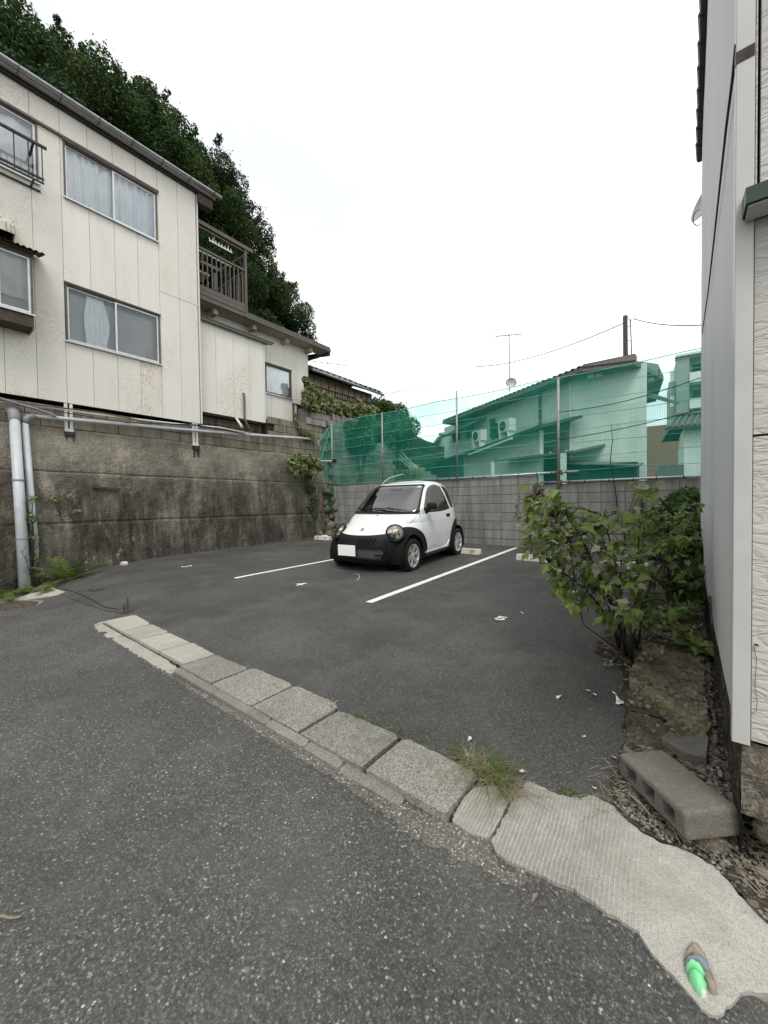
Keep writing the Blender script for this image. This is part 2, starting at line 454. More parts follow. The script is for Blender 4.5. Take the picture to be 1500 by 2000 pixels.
MAT['stem'] = m_plain('shrub_stem', (.045, .035, .025), .8, var=.3, sc=30)
MAT['bark'] = m_plain('bark', (.06, .05, .04), .9, var=.3)

# large shrub leaves with veins and pale undersides
q = N('shrub_leaf')
uvn = q.n.new('ShaderNodeUVMap'); uo = q.sep(uvn.outputs[0])
rv = q.objrand()
col = q.mix(rv, (.115, .175, .036), (.215, .265, .08))
col = q.mix(q.ramp(q.noise(14, 4, .6), [(.35, 0), (.7, .6)]), col, (.065, .115, .022))
ax = q.math('ABSOLUTE', q.math('SUBTRACT', uo[0], .5))
mid = q.ramp(ax, [(.0, 1), (.018, 0)])
side = q.math('SINE', q.math('MULTIPLY', q.math('SUBTRACT', uo[1], q.math('MULTIPLY', ax, .9)), 42))
vein = q.math('MAXIMUM', mid, q.ramp(side, [(.93, 0), (1, .6)]))
col = q.mix(q.math('MULTIPLY', vein, .55), col, (.22, .27, .10))
col = q.mix(q.geo.outputs['Backfacing'], col, q.mix(rv, (.20, .22, .13), (.30, .29, .22)))
q.fin(col, .5, spec=.2, nrm=q.bump(q.math('ADD', vein, q.noise(40, 3)), .4, .003))
tl = q.n.new('ShaderNodeBsdfTranslucent'); q.set(tl.inputs[0], q.mix(1, col, (1, 1.2, .5), 'MULTIPLY'))
ms = q.n.new('ShaderNodeMixShader'); ms.inputs[0].default_value = .16
q.l.new(q.b.outputs[0], ms.inputs[1]); q.l.new(tl.outputs[0], ms.inputs[2]); q.l.new(ms.outputs[0], q.out.inputs[0])
MAT['shrub'] = q.mat
q = N('withered_leaf')
MAT['dead'] = q.fin(q.mix(q.island(), (.12, .10, .075), (.36, .33, .28)), .8, spec=.15)
q = N('white_withered_leaf')
MAT['dead_w'] = q.fin(q.mix(q.ramp(q.noise(50, 3), [(.4, 0), (.6, 1)]), (.72, .70, .64), (.45, .42, .36)), .8, spec=.15)
q = N('soil')
col = q.mix(q.ramp(q.noise(14, 6, .7), [(.35, 0), (.7, 1)]), (.028, .023, .018), (.085, .07, .05))
col = q.mix(q.ramp(q.sep(q.vor(60, 'Color'))[0], [(.85, 0), (.9, .5)]), col, (.25, .23, .2))
MAT['soil'] = q.fin(col, .95, 0, q.bump(q.noise(50, 5, .7), 1, .01), spec=.1)
q = N('mossy_concrete')
col = q.mix(q.ramp(q.noise(5, 7, .7), [(.35, 0), (.68, 1)]), (.12, .098, .07), (.34, .29, .21))
col = q.mix(1, col, q.ramp(q.noise(70, 4, .8), [(.3, .5), (.7, 1.5)]), 'MULTIPLY')
ms_ = q.ramp(q.noise(5.2, 7, .72), [(.53, 0), (.62, .7)])
col = q.mix(ms_, col, (.055, .085, .018))
dk = q.ramp(q.noise(3, 5), [(.45, 0), (.7, .8)])
col = q.mix(dk, col, (.045, .036, .027))
MAT['mossy'] = q.fin(col, .95, 0, q.bump(q.math('ADD', q.noise(28, 7, .8), q.vor(35)), 1.0, .02), spec=.1)
q = N('pebble')
MAT['pebble'] = q.fin(q.mix(q.island(), (.055, .048, .04), (.25, .23, .2)), .85, spec=.25)
# ------------------------------------------------------------------ clipping tools
def sd_poly(P, poly):
    """signed distance to polygon, positive inside. P (n,2)"""
    P = np.asarray(P, float); poly = np.asarray(poly, float); n = len(poly)
    d = np.full(len(P), 1e9); inside = np.zeros(len(P), bool)
    for i in range(n):
        a = poly[i]; b = poly[(i + 1) % n]; e = b - a; w = P - a
        t = np.clip((w @ e) / (e @ e), 0, 1); q = w - t[:, None] * e
        d = np.minimum(d, np.hypot(q[:, 0], q[:, 1]))
        c = (a[1] > P[:, 1]) != (b[1] > P[:, 1])
        with np.errstate(divide='ignore', invalid='ignore'):
            xi = a[0] + (P[:, 1] - a[1]) * e[0] / (e[1] if e[1] else 1e-12)
        inside ^= c & (P[:, 0] < xi)
    return np.where(inside, d, -d)
def clip_mesh(V, F, s):
    """keep the part of the mesh where s > 0 (cut cleanly along s = 0); returns V2, F2, and extra per-vertex data is V's columns"""
    V = np.asarray(V, float); s = np.asarray(s, float); out = []; newv = []; cache = {}; n0 = len(V)
    for f in F:
        ss = [s[i] for i in f]
        if min(ss) > 0: out.append(tuple(f)); continue
        if max(ss) <= 0: continue
        poly = []
        k = len(f)
        for a in range(k):
            i, j = f[a], f[(a + 1) % k]
            if s[i] > 0: poly.append(i)
            if (s[i] > 0) != (s[j] > 0):
                key = (min(i, j), max(i, j))
                if key not in cache:
                    t = s[i] / (s[i] - s[j]); newv.append(V[i] + (V[j] - V[i]) * t); cache[key] = n0 + len(newv) - 1
                poly.append(cache[key])
        if len(poly) >= 3: out.append(tuple(poly))
    V2 = np.vstack([V, newv]) if newv else V
    used = sorted({i for f in out for i in f}); mp_ = {u: i for i, u in enumerate(used)}
    return V2[used], [tuple(mp_[i] for i in f) for f in out]
def grid_vf(x0, x1, y0, y1, res):
    nx = max(1, int(round((x1 - x0) / res))); ny = max(1, int(round((y1 - y0) / res)))
    xs = np.linspace(x0, x1, nx + 1); ys = np.linspace(y0, y1, ny + 1)
    X_, Y_ = np.meshgrid(xs, ys); V = np.c_[X_.ravel(), Y_.ravel()]
    F = [(j * (nx + 1) + i, j * (nx + 1) + i + 1, (j + 1) * (nx + 1) + i + 1, (j + 1) * (nx + 1) + i) for j in range(ny) for i in range(nx)]
    return V, F
def sheet(name, mat, poly, dz, res=.05, rough=.0, rfreq=8, parent=None, hfn=None, thick=0, relief=0):
    poly = np.array([(p[0], p[1]) for p in poly])
    lo = poly.min(0) - .03; hi = poly.max(0) + .03
    V, F = grid_vf(lo[0], hi[0], lo[1], hi[1], res)
    s = sd_poly(V, poly)
    if rough: s = s + np.array([fbm(x * rfreq, y * rfreq, 3.1, 3) for x, y in V]) * rough
    V, F = clip_mesh(V, F, s)
    h = hfn or G
    mb = MB(); vs = []
    for x, y in V:
        z = h(x, y) + dz
        if relief: z += relief * fbm(x * 5, y * 5, 1.7, 4)
        vs.append((x, y, z))
    n = len(vs)
    if thick:
        edge = {}
        for f in F:
            for a in range(len(f)):
                e = (f[a], f[(a + 1) % len(f)])
                if (e[1], e[0]) in edge: del edge[(e[1], e[0])]
                else: edge[e] = 1
        vs2 = [(x, y, z - thick) for x, y, z in vs]
        F = list(F) + [(b, a, a + n, b + n) for a, b in edge]
        vs = vs + vs2
    mb.add(vs, F)
    return mb.build(name, mat, parent)

# ------------------------------------------------------------------ terrain (one big sheet down to the horizon)
def terr(x, y):
    z = G(x, y) - .06
    # land behind the block wall lies lower, the hill to the left rises
    z = z * (1 - sstep(8.6, 8.9, y)) + (-1.6) * sstep(8.6, 8.9, y)
    hill = sstep(-9.2, -9.6, x)
    zl = 2.4 + max(0, (-13 - x)) * .62 * (1 - .75 * sstep(14, 40, y))
    zl = min(zl, 17)
    lim = 1 - sstep(13.5, 22, y) * sstep(-22, -11, x)
    z = z * (1 - hill) + zl * hill * lim + z * hill * (1 - lim)
    return z
xs = sorted(set([round(v, 3) for v in np.concatenate([np.linspace(-900, -60, 14), np.linspace(-60, -12, 33), np.linspace(-12, -8, 21), np.linspace(-8, 6, 29), np.linspace(6, 60, 20), np.linspace(60, 900, 12)])]))
ys = sorted(set([round(v, 3) for v in np.concatenate([np.linspace(-900, -30, 12), np.linspace(-30, -4, 10), np.linspace(-4, 9.4, 56), np.linspace(9.4, 40, 32), np.linspace(40, 900, 14)])]))
mb = MB()
mb.add([(x, y, terr(x, y)) for y in ys for x in xs], [(j * len(xs) + i, j * len(xs) + i + 1, (j + 1) * len(xs) + i + 1, (j + 1) * len(xs) + i) for j in range(len(ys) - 1) for i in range(len(xs) - 1)])
MAT['earth'] = m_plain('bare_earth', (.10, .095, .075), .95, spec=.1, var=.3, sc=1.5)
structure(mb.build('ground', MAT['earth']))
# wooded hill slope behind the house
mb = MB()
mb.grid(lambda u, v: (-12.5 - v * 30, -8 + u * 40, 2.6 + v * 30 * .62 + .8 * fbm(u * 9, v * 7, 2)), 50, 24)
MAT['slope'] = m_plain('undergrowth_soil', (.02, .03, .014), .95, spec=.05, var=.4, sc=1)
structure(mb.build('hillside', MAT['slope']))

# ------------------------------------------------------------------ road and parking lot sheets
road_edge = [onG(0, 1165), onG(60, 1158), onG(125, 1160), onG(160, 1175), onG(215, 1193), onG(250, 1198)]
road_poly = [(-16, -9), (9, -9), (9, 1.24), (-4.64, 1.24), (-4.64, 1.575)] + [(p.x, p.y) for p in road_edge[::-1]] + [(-16, 1.0)]
structure(sheet('road', MAT['road'], road_poly, .004, .06, .012, 9))
lot_poly = [(-4.66, 1.50), (.6, 1.50), (.6, 8.55), (-9.6, 8.55), (-9.6, 1.2), (-8.0, 1.0)] + [(p.x, p.y - .03) for p in road_edge[1:]]
lot = structure(sheet('parking_lot', MAT['lot'], lot_poly, .010, .06, .008, 10))
# crack and tar seam where the two surfaces meet
mb = MB()
cr = [onG(x, y, .014) for x, y in [(125, 1150), (150, 1158), (178, 1170), (205, 1186), (232, 1190)]]
for a, b in zip(cr, cr[1:]): mb.bar(a, b, .006, .003)
stuff(mb.build('crack', MAT['black'], lot))

# ------------------------------------------------------------------ curb: slabs, gutter edge
YF, YB = 1.235, 1.565
curb = bpy.data.objects.new('curb', None); COL.objects.link(curb); curb['kind'] = 'structure'; WORLD['curb'] = Vector((0, 0, 0))
jx = [onG(x, y, .02).x for x, y in [(195, 1218), (228, 1238), (262, 1256), (300, 1280), (348, 1306), (410, 1341), (488, 1386), (584, 1439), (712, 1511), (880, 1594)]]
for i in range(len(jx) - 1):
    light = i < 4
    a, b = jx[i] + .006, jx[i + 1] - .008 - (.012 if i in (6, 7) else 0)
    yb = YB + (.0 if i % 2 else .008); yf = YF + (.03 if light else 0) + random.uniform(-.004, .004)
    cx = (a + b) / 2; tilt = random.uniform(-.006, .006); tilty = random.uniform(-.006, .006)
    bm = bmesh.new(); nx, ny = 12, 10
    vs = [[bm.verts.new((a + (b - a) * u / nx + (.0015 * fbm(u * 1.3, v * 1.7, i)), yf + (yb - yf) * v / ny + (.0025 * fbm(u * .35, v * .3, i + 9)),
             G(cx, 1.4) + .022 + tilt * (a + (b - a) * u / nx - cx) + tilty * (v / ny - .5) + .0008 * fbm(u * 1.1, v * 1.1, i) - (.0022 if u in (0, nx) or v in (0, ny) else 0))) for u in range(nx + 1)] for v in range(ny + 1)]
    for v in range(ny):
        for u in range(nx): bm.faces.new((vs[v][u], vs[v][u + 1], vs[v + 1][u + 1], vs[v + 1][u]))
    ring = [vs[0][u] for u in range(nx)] + [vs[v][nx] for v in range(ny)] + [vs[ny][u] for u in range(nx, 0, -1)] + [vs[v][0] for v in range(ny, 0, -1)]
    low = [bm.verts.new((p.co.x, p.co.y, p.co.z - .07)) for p in ring]
    for k in range(len(ring)): bm.faces.new((ring[k], low[k], low[(k + 1) % len(ring)], ring[(k + 1) % len(ring)]))
    me = bpy.data.meshes.new('slab'); bm.to_mesh(me); bm.free()
    me.materials.append(MAT['slab_light'] if light else MAT['slab'])
    link('slab', me, curb)
# dark earth under the joints
mb = MB(); mb.box((jx[0] - .01, YF + .02, -.08), (jx[-1] + .03, YB - .01, .022)); mb.build('joint_soil', MAT['soil'], curb)
# gutter edge strip in front of the slabs, in cracked lengths
edge_x = [jx[4], jx[5] + .1, jx[6] + .2, jx[7] + .08, jx[8] - .12, jx[8] + .22]
for k, (a, b) in enumerate(zip(edge_x, edge_x[1:])):
    y0 = 1.186; 
    hgt = [.018, .020, .018, .014, .006][k]
    p = [(a + .001, y0), (b - .001, y0), (b - .001, YF - .004), (a + .001, YF - .004)]
    sheet('gutter_edge', MAT['gutter_conc'], p, hgt, .02, .003, 22, curb, hfn=lambda x, y: .0 + .25 * (y - 1.155), thick=.03, relief=.001)
# rough broken mortar along the light slabs
p = [(jx[0] - .1, 1.2), (jx[0] + .3, 1.15), (jx[2], 1.165), (jx[4], 1.16), (jx[4], YF + .01), (jx[0] - .1, YF + .06)]
sheet('mortar_edge', MAT['slab_light'], p, .006, .01, .02, 26, curb, thick=.03, relief=.004)
# crumbled fringe between road and gutter
p = [(jx[3], 1.15), (jx[6], 1.145), (jx[8], 1.14), (jx[8] + .3, 1.12), (jx[9], 1.17), (jx[9], 1.22), (jx[4], 1.17)]
sheet('crumbled_edge', MAT['dusty'] if 'dusty' in MAT else MAT.setdefault('dusty', m_asphalt('dusty_asphalt', (.13, .122, .105), (.26, .25, .22), 140, .86, .3)), p, .0065, .009, .022, 45, curb)

# ------------------------------------------------------------------ brushed concrete apron
short = [(882, 1600), (908, 1550), (930, 1532), (985, 1528), (1005, 1540), (975, 1600), (955, 1632), (925, 1626)]
apron = bpy.data.objects.new('concrete_apron', None); COL.objects.link(apron); apron['kind'] = 'structure'; WORLD['concrete_apron'] = Vector((0, 0, 0))
sheet('end_slab', MAT['brushed'], [onG(x, y, .02)[:2] for x, y in short], .012, .010, .004, 30, apron, thick=.05, relief=.003)
ap = [(962, 1636), (990, 1585), (1008, 1542), (1035, 1522), (1075, 1543), (1120, 1557), (1160, 1552), (1200, 1572), (1240, 1612), (1290, 1642), (1335, 1655), (1400, 1690), (1440, 1738), (1500, 1800), (1640, 1930), (1640, 2100), (1540, 1960), (1500, 1938), (1444, 1930), (1432, 1952), (1400, 1976), (1368, 1964), (1332, 1916), (1300, 1884), (1272, 1852), (1244, 1812), (1180, 1772), (1124, 1736), (1060, 1708), (1000, 1682), (966, 1658)]
def apz(x, y): return G(x, y) * .6
sheet('slab', MAT['brushed'], [onG(x, y, .02)[:2] for x, y in ap], .014, .009, .009, 30, apron, hfn=lambda x, y: G(x, y), thick=.06, relief=.004)
# dusty transition at the apron's toe
p = [onG(x, y, .01)[:2] for x, y in [(700, 1535), (800, 1580), (880, 1606), (960, 1640), (975, 1690), (1060, 1720), (1000, 1730), (920, 1690), (840, 1650), (740, 1580)]]
sheet('dusty_fringe', MAT['dusty'], p, .0062, .012, .04, 22, apron)

# ------------------------------------------------------------------ painted markings
def strip(name, a, b, w, parent, dz=.0145):
    a = Vector((a[0], a[1])); b = Vector((b[0], b[1])); d = (b - a).normalized(); nrm = Vector((-d.y, d.x)) * w / 2
    mb = MB(); n = 24; vs = []
    for i in range(n + 1):
        q_ = a + (b - a) * i / n
        for s_ in (-1, 1):
            e = nrm * s_ * (1 + .05 * fbm(i * .9, s_ * 5, 1)); vs.append((q_.x + e.x, q_.y + e.y, G(q_.x, q_.y) + dz))
    mb.add(vs, [(2 * i, 2 * i + 1, 2 * i + 3, 2 * i + 2) for i in range(n)])
    return mb.build(name, MAT['paint'], parent)
strip('painted_line', onG(459, 1131), (-5.13, 7.9), .075, lot)
strip('painted_line', onG(720, 1179), onG(1008, 1071), .085, lot)
def digit(strokes, cx, cy, s, rz, w=.05, dz=.0145):
    mb = MB()
    for k, pl in enumerate(strokes):
        for a, b in zip(pl, pl[1:]):
            A = Vector((a[0], a[1], 0)); B = Vector((b[0], b[1], 0)); dd = (B - A).normalized() * w * .35 / s; A -= dd; B += dd
            n_ = Vector((-(B - A).y, (B - A).x, 0)).normalized() * w / 2 / s
            q4 = [A - n_, B - n_, B + n_, A + n_]; M = Matrix.Rotation(rz, 3, 'Z'); vs = []
            for v in q4:
                p = M @ (v * s); vs.append((cx + p.x, cy + p.y, G(cx + p.x, cy + p.y) + dz + .0006 * len(mb.f)))
            mb.add(vs, [(0, 1, 2, 3)])
    return mb.build('painted_number', MAT['paint'], lot)
five = [[(.3, .5), (-.22, .5), (-.26, .05), (.05, .12), (.27, -.02), (.3, -.25), (.12, -.46), (-.12, -.48), (-.3, -.34)]]
four = [[(.12, -.5), (.12, .5), (-.3, -.12), (.34, -.12)]]
three = [[(-.26, .42), (0, .5), (.24, .34), (.2, .1), (-.02, .02), (.24, -.1), (.26, -.34), (0, -.5), (-.28, -.4)]]
p = onG(978, 1211); digit(five, p.x, p.y, .11, 0, .024)
p = onG(587, 1143); digit(four, p.x, p.y, .15, 0, .03)
p = onG(365, 1107.5); digit(three, p.x, p.y, .15, 0, .03)

# ------------------------------------------------------------------ soil strip, mossy footing, gravel on the right
soil = [(-.42, 8.4), (.13, 8.4), (.13, 1.72), (2.5, 1.72), (2.5, .6), (1.0, .85)] + [tuple(onG(x, y, .02)[:2]) for x, y in [(1500, 1795), (1440, 1735), (1400, 1688), (1330, 1652), (1288, 1640), (1240, 1610), (1200, 1570), (1190, 1530), (1212, 1480), (1215, 1440), (1222, 1360), (1215, 1300), (1160, 1270)]]
MAT_s = structure(sheet('soil_strip', MAT['soil'], soil, .018, .035, .03, 9, relief=.012))
# broken mossy concrete footing
foot = [onG(x, y, .1)[:2] for x, y in [(1218, 1452), (1224, 1400), (1228, 1350), (1232, 1300), (1262, 1240), (1290, 1195), (1362, 1195), (1372, 1250), (1378, 1330), (1383, 1400), (1384, 1452), (1330, 1447)]]
def foot_h(x, y): return G(x, y) + .05 + .022 * fbm(x * 9, y * 7, 5, 4) + .010 * fbm(x * 42, y * 42, 8, 3) - .09 * max(0, .2 - (y - 2.25)) 
o = sheet('broken_footing', MAT['mossy'], foot, .02, .011, .022, 12, hfn=foot_h, thick=.14, relief=.014)
tag(o, 'low broken strip of old concrete with green moss along the right building', 'concrete footing')
recenter(o, (-.1, 3, .1))
# ================================================================== LEFT: retaining wall
def wallx(y, z):
    base = float(np.interp(y, [-4, 1.0, 1.5, 2.1, 3.8, 9], [-8.3, -8.3, -8.4, -8.50, -8.72, -8.72]))
    t = min(1, max(0, (z - .1) / 2.7)); return base + (-8.98 - base) * t
rw = thing('retaining_wall', (-9, 3, 0), 'tall stained concrete retaining wall topped with grey blocks under the cream house', 'retaining wall')
mb = MB(); mb.box((-9.6, -5, -.4), (-9.12, 8.42, 3.0)); mb.box((-9.9, 4.5, 3.0), (-9.56, 6.4, 3.5)); mb.box((-9.6, 6.4, 3.0), (-9.13, 8.42, 3.6)); mb.build('core', MAT['mortar_l'], rw)
lifts = [(-.3, .93), (.93, 1.84), (1.84, 2.66)]
for k, (z0, z1) in enumerate(lifts):
    ycuts = [-5, 8.45]
    for a, b in zip(ycuts, ycuts[1:]):
        nu, nv = 240, 26
        def fn(u, v, a=a, b=b, z0=z0, z1=z1, k=k):
            y = a + (b - a) * u; zz = z0 + (z1 - z0) * v
            x = wallx(y, zz) + .020 * fbm(y * 1.3, zz * 1.7, k, 5) + .010 * fbm(y * 7, zz * 7, k + 3, 3) - (.018 if v in (0., 1.) else 0) + .016 * k * 0
            x += [.02, .008, -.008][k] + (.012 * max(0, fbm(y * 3, k * 7, 1)) if v > .9 else 0)
            return (x, y, zz + (.008 * fbm(y * 1.5, k, 9)))
        mb = MB(); mb.grid(fn, nu, nv)
        vs = mb.v; n = nu + 1
        # turned-in top and bottom edge gives the recessed pour joint
        top = [(x - .10, y, z + .001) for x, y, z in vs[-n:]]; bot = [(x - .10, y, z - .001) for x, y, z in vs[:n]]
        o_ = len(vs); mb.add(top + bot, [])
        mb.f += [((nv) * n + i, (nv) * n + i + 1, o_ + i + 1, o_ + i) for i in range(nu)]; mb.mi += [0] * nu
        mb.f += [(i + 1, i, o_ + n + i, o_ + n + i + 1) for i in range(nu)]; mb.mi += [0] * nu
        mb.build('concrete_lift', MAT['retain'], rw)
def block_mesh(w, h, d, name='block', bev=.006, noise_=.0):
    bm = bmesh.new(); bmesh.ops.create_cube(bm, size=1)
    for v in bm.verts: v.co.x *= w; v.co.y *= d; v.co.z *= h
    bmesh.ops.bevel(bm, geom=[e for e in bm.edges], offset=bev, segments=1, affect='EDGES')
    me = bpy.data.meshes.new(name); bm.to_mesh(me); bm.free(); return me
blk = block_mesh(.388, .186, .10); blk.materials.append(MAT['block_l'])
half = block_mesh(.19, .186, .10); half.materials.append(MAT['block_l'])
def block_rows(parent, me, me_half, x, y0, y1, z0, nrows, axis='Y', skip=None, jit=.004, stagger=True):
    for r in range(nrows):
        y = y0 - (.2 if (r % 2 and stagger) else 0)
        while y < y1 - .05:
            c = y + .195; z = z0 + r * .196 + .095
            if c > y0 - .0 and not (skip and skip(c, z)):
                if axis == 'Y': link('block', me, parent, (x + random.uniform(-jit, jit), c, z), (random.uniform(-.004, .004), 0, math.pi / 2 + random.uniform(-.01, .01)))
                else: link('block', me, parent, (c, x + random.uniform(-jit, jit), z), (0, random.uniform(-.004, .004), random.uniform(-.008, .008)))
            y += .397
# courses of blocks on top of the concrete
block_rows(rw, blk, half, -9.03, .4, 8.2, 2.665, 2)
block_rows(rw, blk, half, -9.07, 6.35, 8.3, 3.06, 3)
block_rows(rw, blk, half, -9.5, 4.5, 6.4, 3.06, 2)

# ---- upper block wall beyond (continues past the net)
uw = thing('block_wall', (-9, 9.5, 2.6), 'weathered upper block wall under the ivy covered iron fence', 'wall')
mb = MB(); mb.box((-9.3, 8.2, -1.6), (-9.05, 11.9, 4.1)); mb.box((-9.3, 7.6, 3.6), (-9.08, 8.2, 4.1)); mb.build('core', MAT['mortar'], uw)
blku = block_mesh(.388, .186, .10); blku.materials.append(MAT['block_u'])
block_rows(uw, blku, None, -9.0, 8.5, 11.9, 1.35, 14)
block_rows(uw, blku, None, -9.03, 7.66, 8.4, 3.64, 2)
# ---- rough stone bank at the foot, beyond the net
sb = thing('stone_bank', (-8.6, 10, 0), 'rough stone bank with scrub behind the left end of the green net', 'stone bank')
def stone_mesh(seed, r=1, sub=2, flat=.75, name='stone'):
    bm = bmesh.new(); bmesh.ops.create_icosphere(bm, subdivisions=sub, radius=r)
    for v in bm.verts:
        p = v.co.copy(); k = 1 + .32 * mnoise.noise(p * 1.3 + Vector((seed * 7.1, 0, 0))) + .12 * mnoise.noise(p * 4 + Vector((0, seed, 0)))
        v.co = Vector((p.x * k, p.y * k, p.z * k * flat))
    # a few flattened facets
    for t in range(4):
        n_ = Vector((math.sin(seed * 3 + t * 2), math.cos(seed + t * 1.7), math.sin(t + seed) * .7)).normalized()
        for v in bm.verts:
            d = v.co.dot(n_) - r * .72
            if d > 0: v.co -= n_ * d * .85
    me = bpy.data.meshes.new(name); bm.to_mesh(me); bm.free(); me.materials.append(MAT['stone']); return me
stones = [stone_mesh(i + 1) for i in range(6)]
for r_ in range(7):
    for c_ in range(12):
        y = 8.7 + c_ * .42 + random.uniform(-.08, .08); z = -.9 + r_ * .42
        s_ = random.uniform(.2, .29)
        o = link('stone', stones[random.randrange(6)], sb, (-8.25 - r_ * .10 + random.uniform(-.06, .06), y, z), (random.uniform(0, 6), random.uniform(0, 6), random.uniform(0, 6)))
        o.scale = (s_, s_, s_)
mb = MB(); mb.box((-9.0, 8.5, -1.6), (-8.45, 13.6, 1.6)); mb.build('earth', MAT['soil'], sb)
# stones at the end of the retaining wall, in the corner by the net
cs = thing('corner_stones', (-8.5, 8.5, .2), 'dark stacked stones in the corner between retaining wall and net', 'stones')
for k in range(26):
    y = 8.15 + random.uniform(0, .6); z = .3 + (k // 2) * .13; s_ = random.uniform(.10, .17)
    o = link('stone', stones[k % 6], cs, (-8.62 - .02 * (k // 2) + random.uniform(-.05, .12), y, z), (random.uniform(0, 6), random.uniform(0, 6), random.uniform(0, 6))); o.scale = (s_, s_, s_)
for k, (x, y, s_) in enumerate([(-8.42, 8.0, .2), (-8.25, 8.15, .12), (-8.6, 7.8, .16)]):
    o = link('stone', stones[k], cs, (x, y, .3), (k, k * 2, k)); o.scale = (s_, s_, s_ * .8)

# ================================================================== cream house on the wall
FX = -8.95
H = thing('cream_house', (-9, 2, 3.1), 'two storey cream panelled house overhanging the retaining wall', 'house')
ZB, ZT = 3.13, 8.42
YE = 4.44                       # right end of the main facade
wins = [(-0.75, 1.66, 6.87, 7.92), (2.01, 3.59, 6.87, 7.90), (1.98, 3.59, 4.26, 5.32), (.12, 1.38, 4.40, 5.36)]
ys_j = sorted([YE - .02 - .4085 * k for k in range(19)])
def panel(parent, x, y0, y1, z0, z1, mat, d=.018, nm='siding_panel'):
    holes = [w for w in wins if w[0] < y1 and w[1] > y0] if parent is H and x == FX else []
    segs = [(z0, z1)]
    parts = []
    # split around openings
    cuts = [(y0, y1, z0, z1)]
    for (wy0, wy1, wz0, wz1) in holes:
        nc = []
        for (a, b, c, d_) in cuts:
            if wy0 >= b or wy1 <= a or wz0 >= d_ or wz1 <= c: nc.append((a, b, c, d_)); continue
            if c < wz0: nc.append((a, b, c, wz0))
            if d_ > wz1: nc.append((a, b, wz1, d_))
            if a < wy0: nc.append((a, wy0, max(c, wz0), min(d_, wz1)))
            if b > wy1: nc.append((wy1, b, max(c, wz0), min(d_, wz1)))
        cuts = nc
    for (a, b, c, e) in cuts:
        if b - a > .01 and e - c > .01: mb = MB(); mb.box((x - d, a, c), (x, b, e)); mb.build(nm, MAT['siding_rust'] if e < 4.4 and a < 3.40 < b else mat, parent)
for i, (a, b) in enumerate(zip(ys_j, ys_j[1:])):
    mat = MAT['siding_rust'] if i == 15 - 0 and False else MAT['siding']
    last2 = i >= len(ys_j) - 3
    if i == len(ys_j) - 4: mat = MAT['siding']
    if last2:
        panel(H, FX, a + .003, b - .003, ZB, 5.86, mat); panel(H, FX, a + .003, b - .003, 5.875, ZT, MAT['siding'])
    else: panel(H, FX, a + .003, b - .003, ZB, ZT, MAT['siding_rust'] if i == len(ys_j) - 4 and False else mat)
mb = MB(); mb.box((FX - .006, YE - .86, 5.855), (FX + .006, YE, 5.88)); mb.build('joint_flashing', MAT['trim_w'], H)
mb = MB()
# backing behind panel joints, with openings
def backing(parent, x, y0, y1, z0, z1, mat, openings):
    mb = MB(); ysb = sorted({y0, y1} | {v for w in openings for v in w[:2]})
    for a, b in zip(ysb, ysb[1:]):
        zc = z0
        for w in sorted([w for w in openings if w[0] <= a + 1e-6 and w[1] >= b - 1e-6], key=lambda w: w[2]):
            mb.box((x - .06, a, zc), (x - .019, b, w[2])); zc = w[3]
        mb.box((x - .06, a, zc), (x - .019, b, z1))
    return mb.build('wall_backing', mat, parent)
backing(H, FX, -3.0, YE - .001, ZB + .002, ZT, MAT['joint'], wins)
mb = MB(); mb.box((FX - .03, YE, ZB), (FX + .012, YE + .03, ZT)); mb.build('corner_trim', MAT['trim_w'], H)
mb = MB(); mb.box((FX - 4, YE - .0, ZB), (FX - .031, YE + .02, ZT - .05)); mb.build('end_wall', MAT['siding'], H)
# dark interior, floor underside
mb = MB(); mb.box((FX - 4, -3, 3.0), (FX - .35, YE - .05, 3.12)); mb.build('floor_base', MAT['wood_d'], H)
mb = MB(); mb.box((FX - 2.4, -3, 3.14), (FX - .9, YE - .05, 8.3)); mb.build('interior', MAT['room'], H)
mb = MB(); mb.box((FX - .3, -3, 3.16), (FX - .05, YE - .05, 3.2)); mb.build('floor_edge', MAT['wood_d'], H)
# roof: thin eave, fascia, gutter with brackets
mb = MB(); mb.prism([(FX + .10, -3.2, 8.46), (FX + .10, -3.2, 8.54), (FX - 3.2, -3.2, 9.6), (FX - 3.2, -3.2, 9.5)], (0, YE + 3.2 + .42, 0)); mb.build('roof', MAT['brown'], H)
mb = MB(); mb.box((FX - .4, -3.2, 8.42), (FX + .07, YE + .36, 8.455)); mb.build('soffit', MAT['darkm'], H)
GX, GZ = FX + .20, 8.50
def half_gutter(mb, x, z, y0, y1, r, n=9):
    ys_ = np.linspace(y0, y1, 14); vs = []
    for y in ys_:
        for rr in (r, r - .008):
            for k in range(n):
                t = math.pi + math.pi * k / (n - 1); vs.append((x + rr * math.cos(t), y, z + rr * math.sin(t) * .95))
    m2 = 2 * n; fs = []
    for i in range(len(ys_) - 1):
        for k in range(n - 1):
            a = i * m2 + k; fs.append((a, a + 1, a + m2 + 1, a + m2)); a += n; fs.append((a + 1, a, a + m2, a + m2 + 1))
        fs.append((i * m2, i * m2 + m2, i * m2 + m2 + n, i * m2 + n)); fs.append((i * m2 + n - 1, i * m2 + 2 * n - 1, i * m2 + m2 + 2 * n - 1, i * m2 + m2 + n - 1))
    e = (len(ys_) - 1) * m2; fs.append(tuple(e + k for k in range(n)))
    mb.add(vs, fs)
mb = MB(); half_gutter(mb, GX, GZ + .04, -3.2, YE + .50, .058); gut = mb.build('gutter', MAT['galv'], H, smooth=True)
y = YE + .33
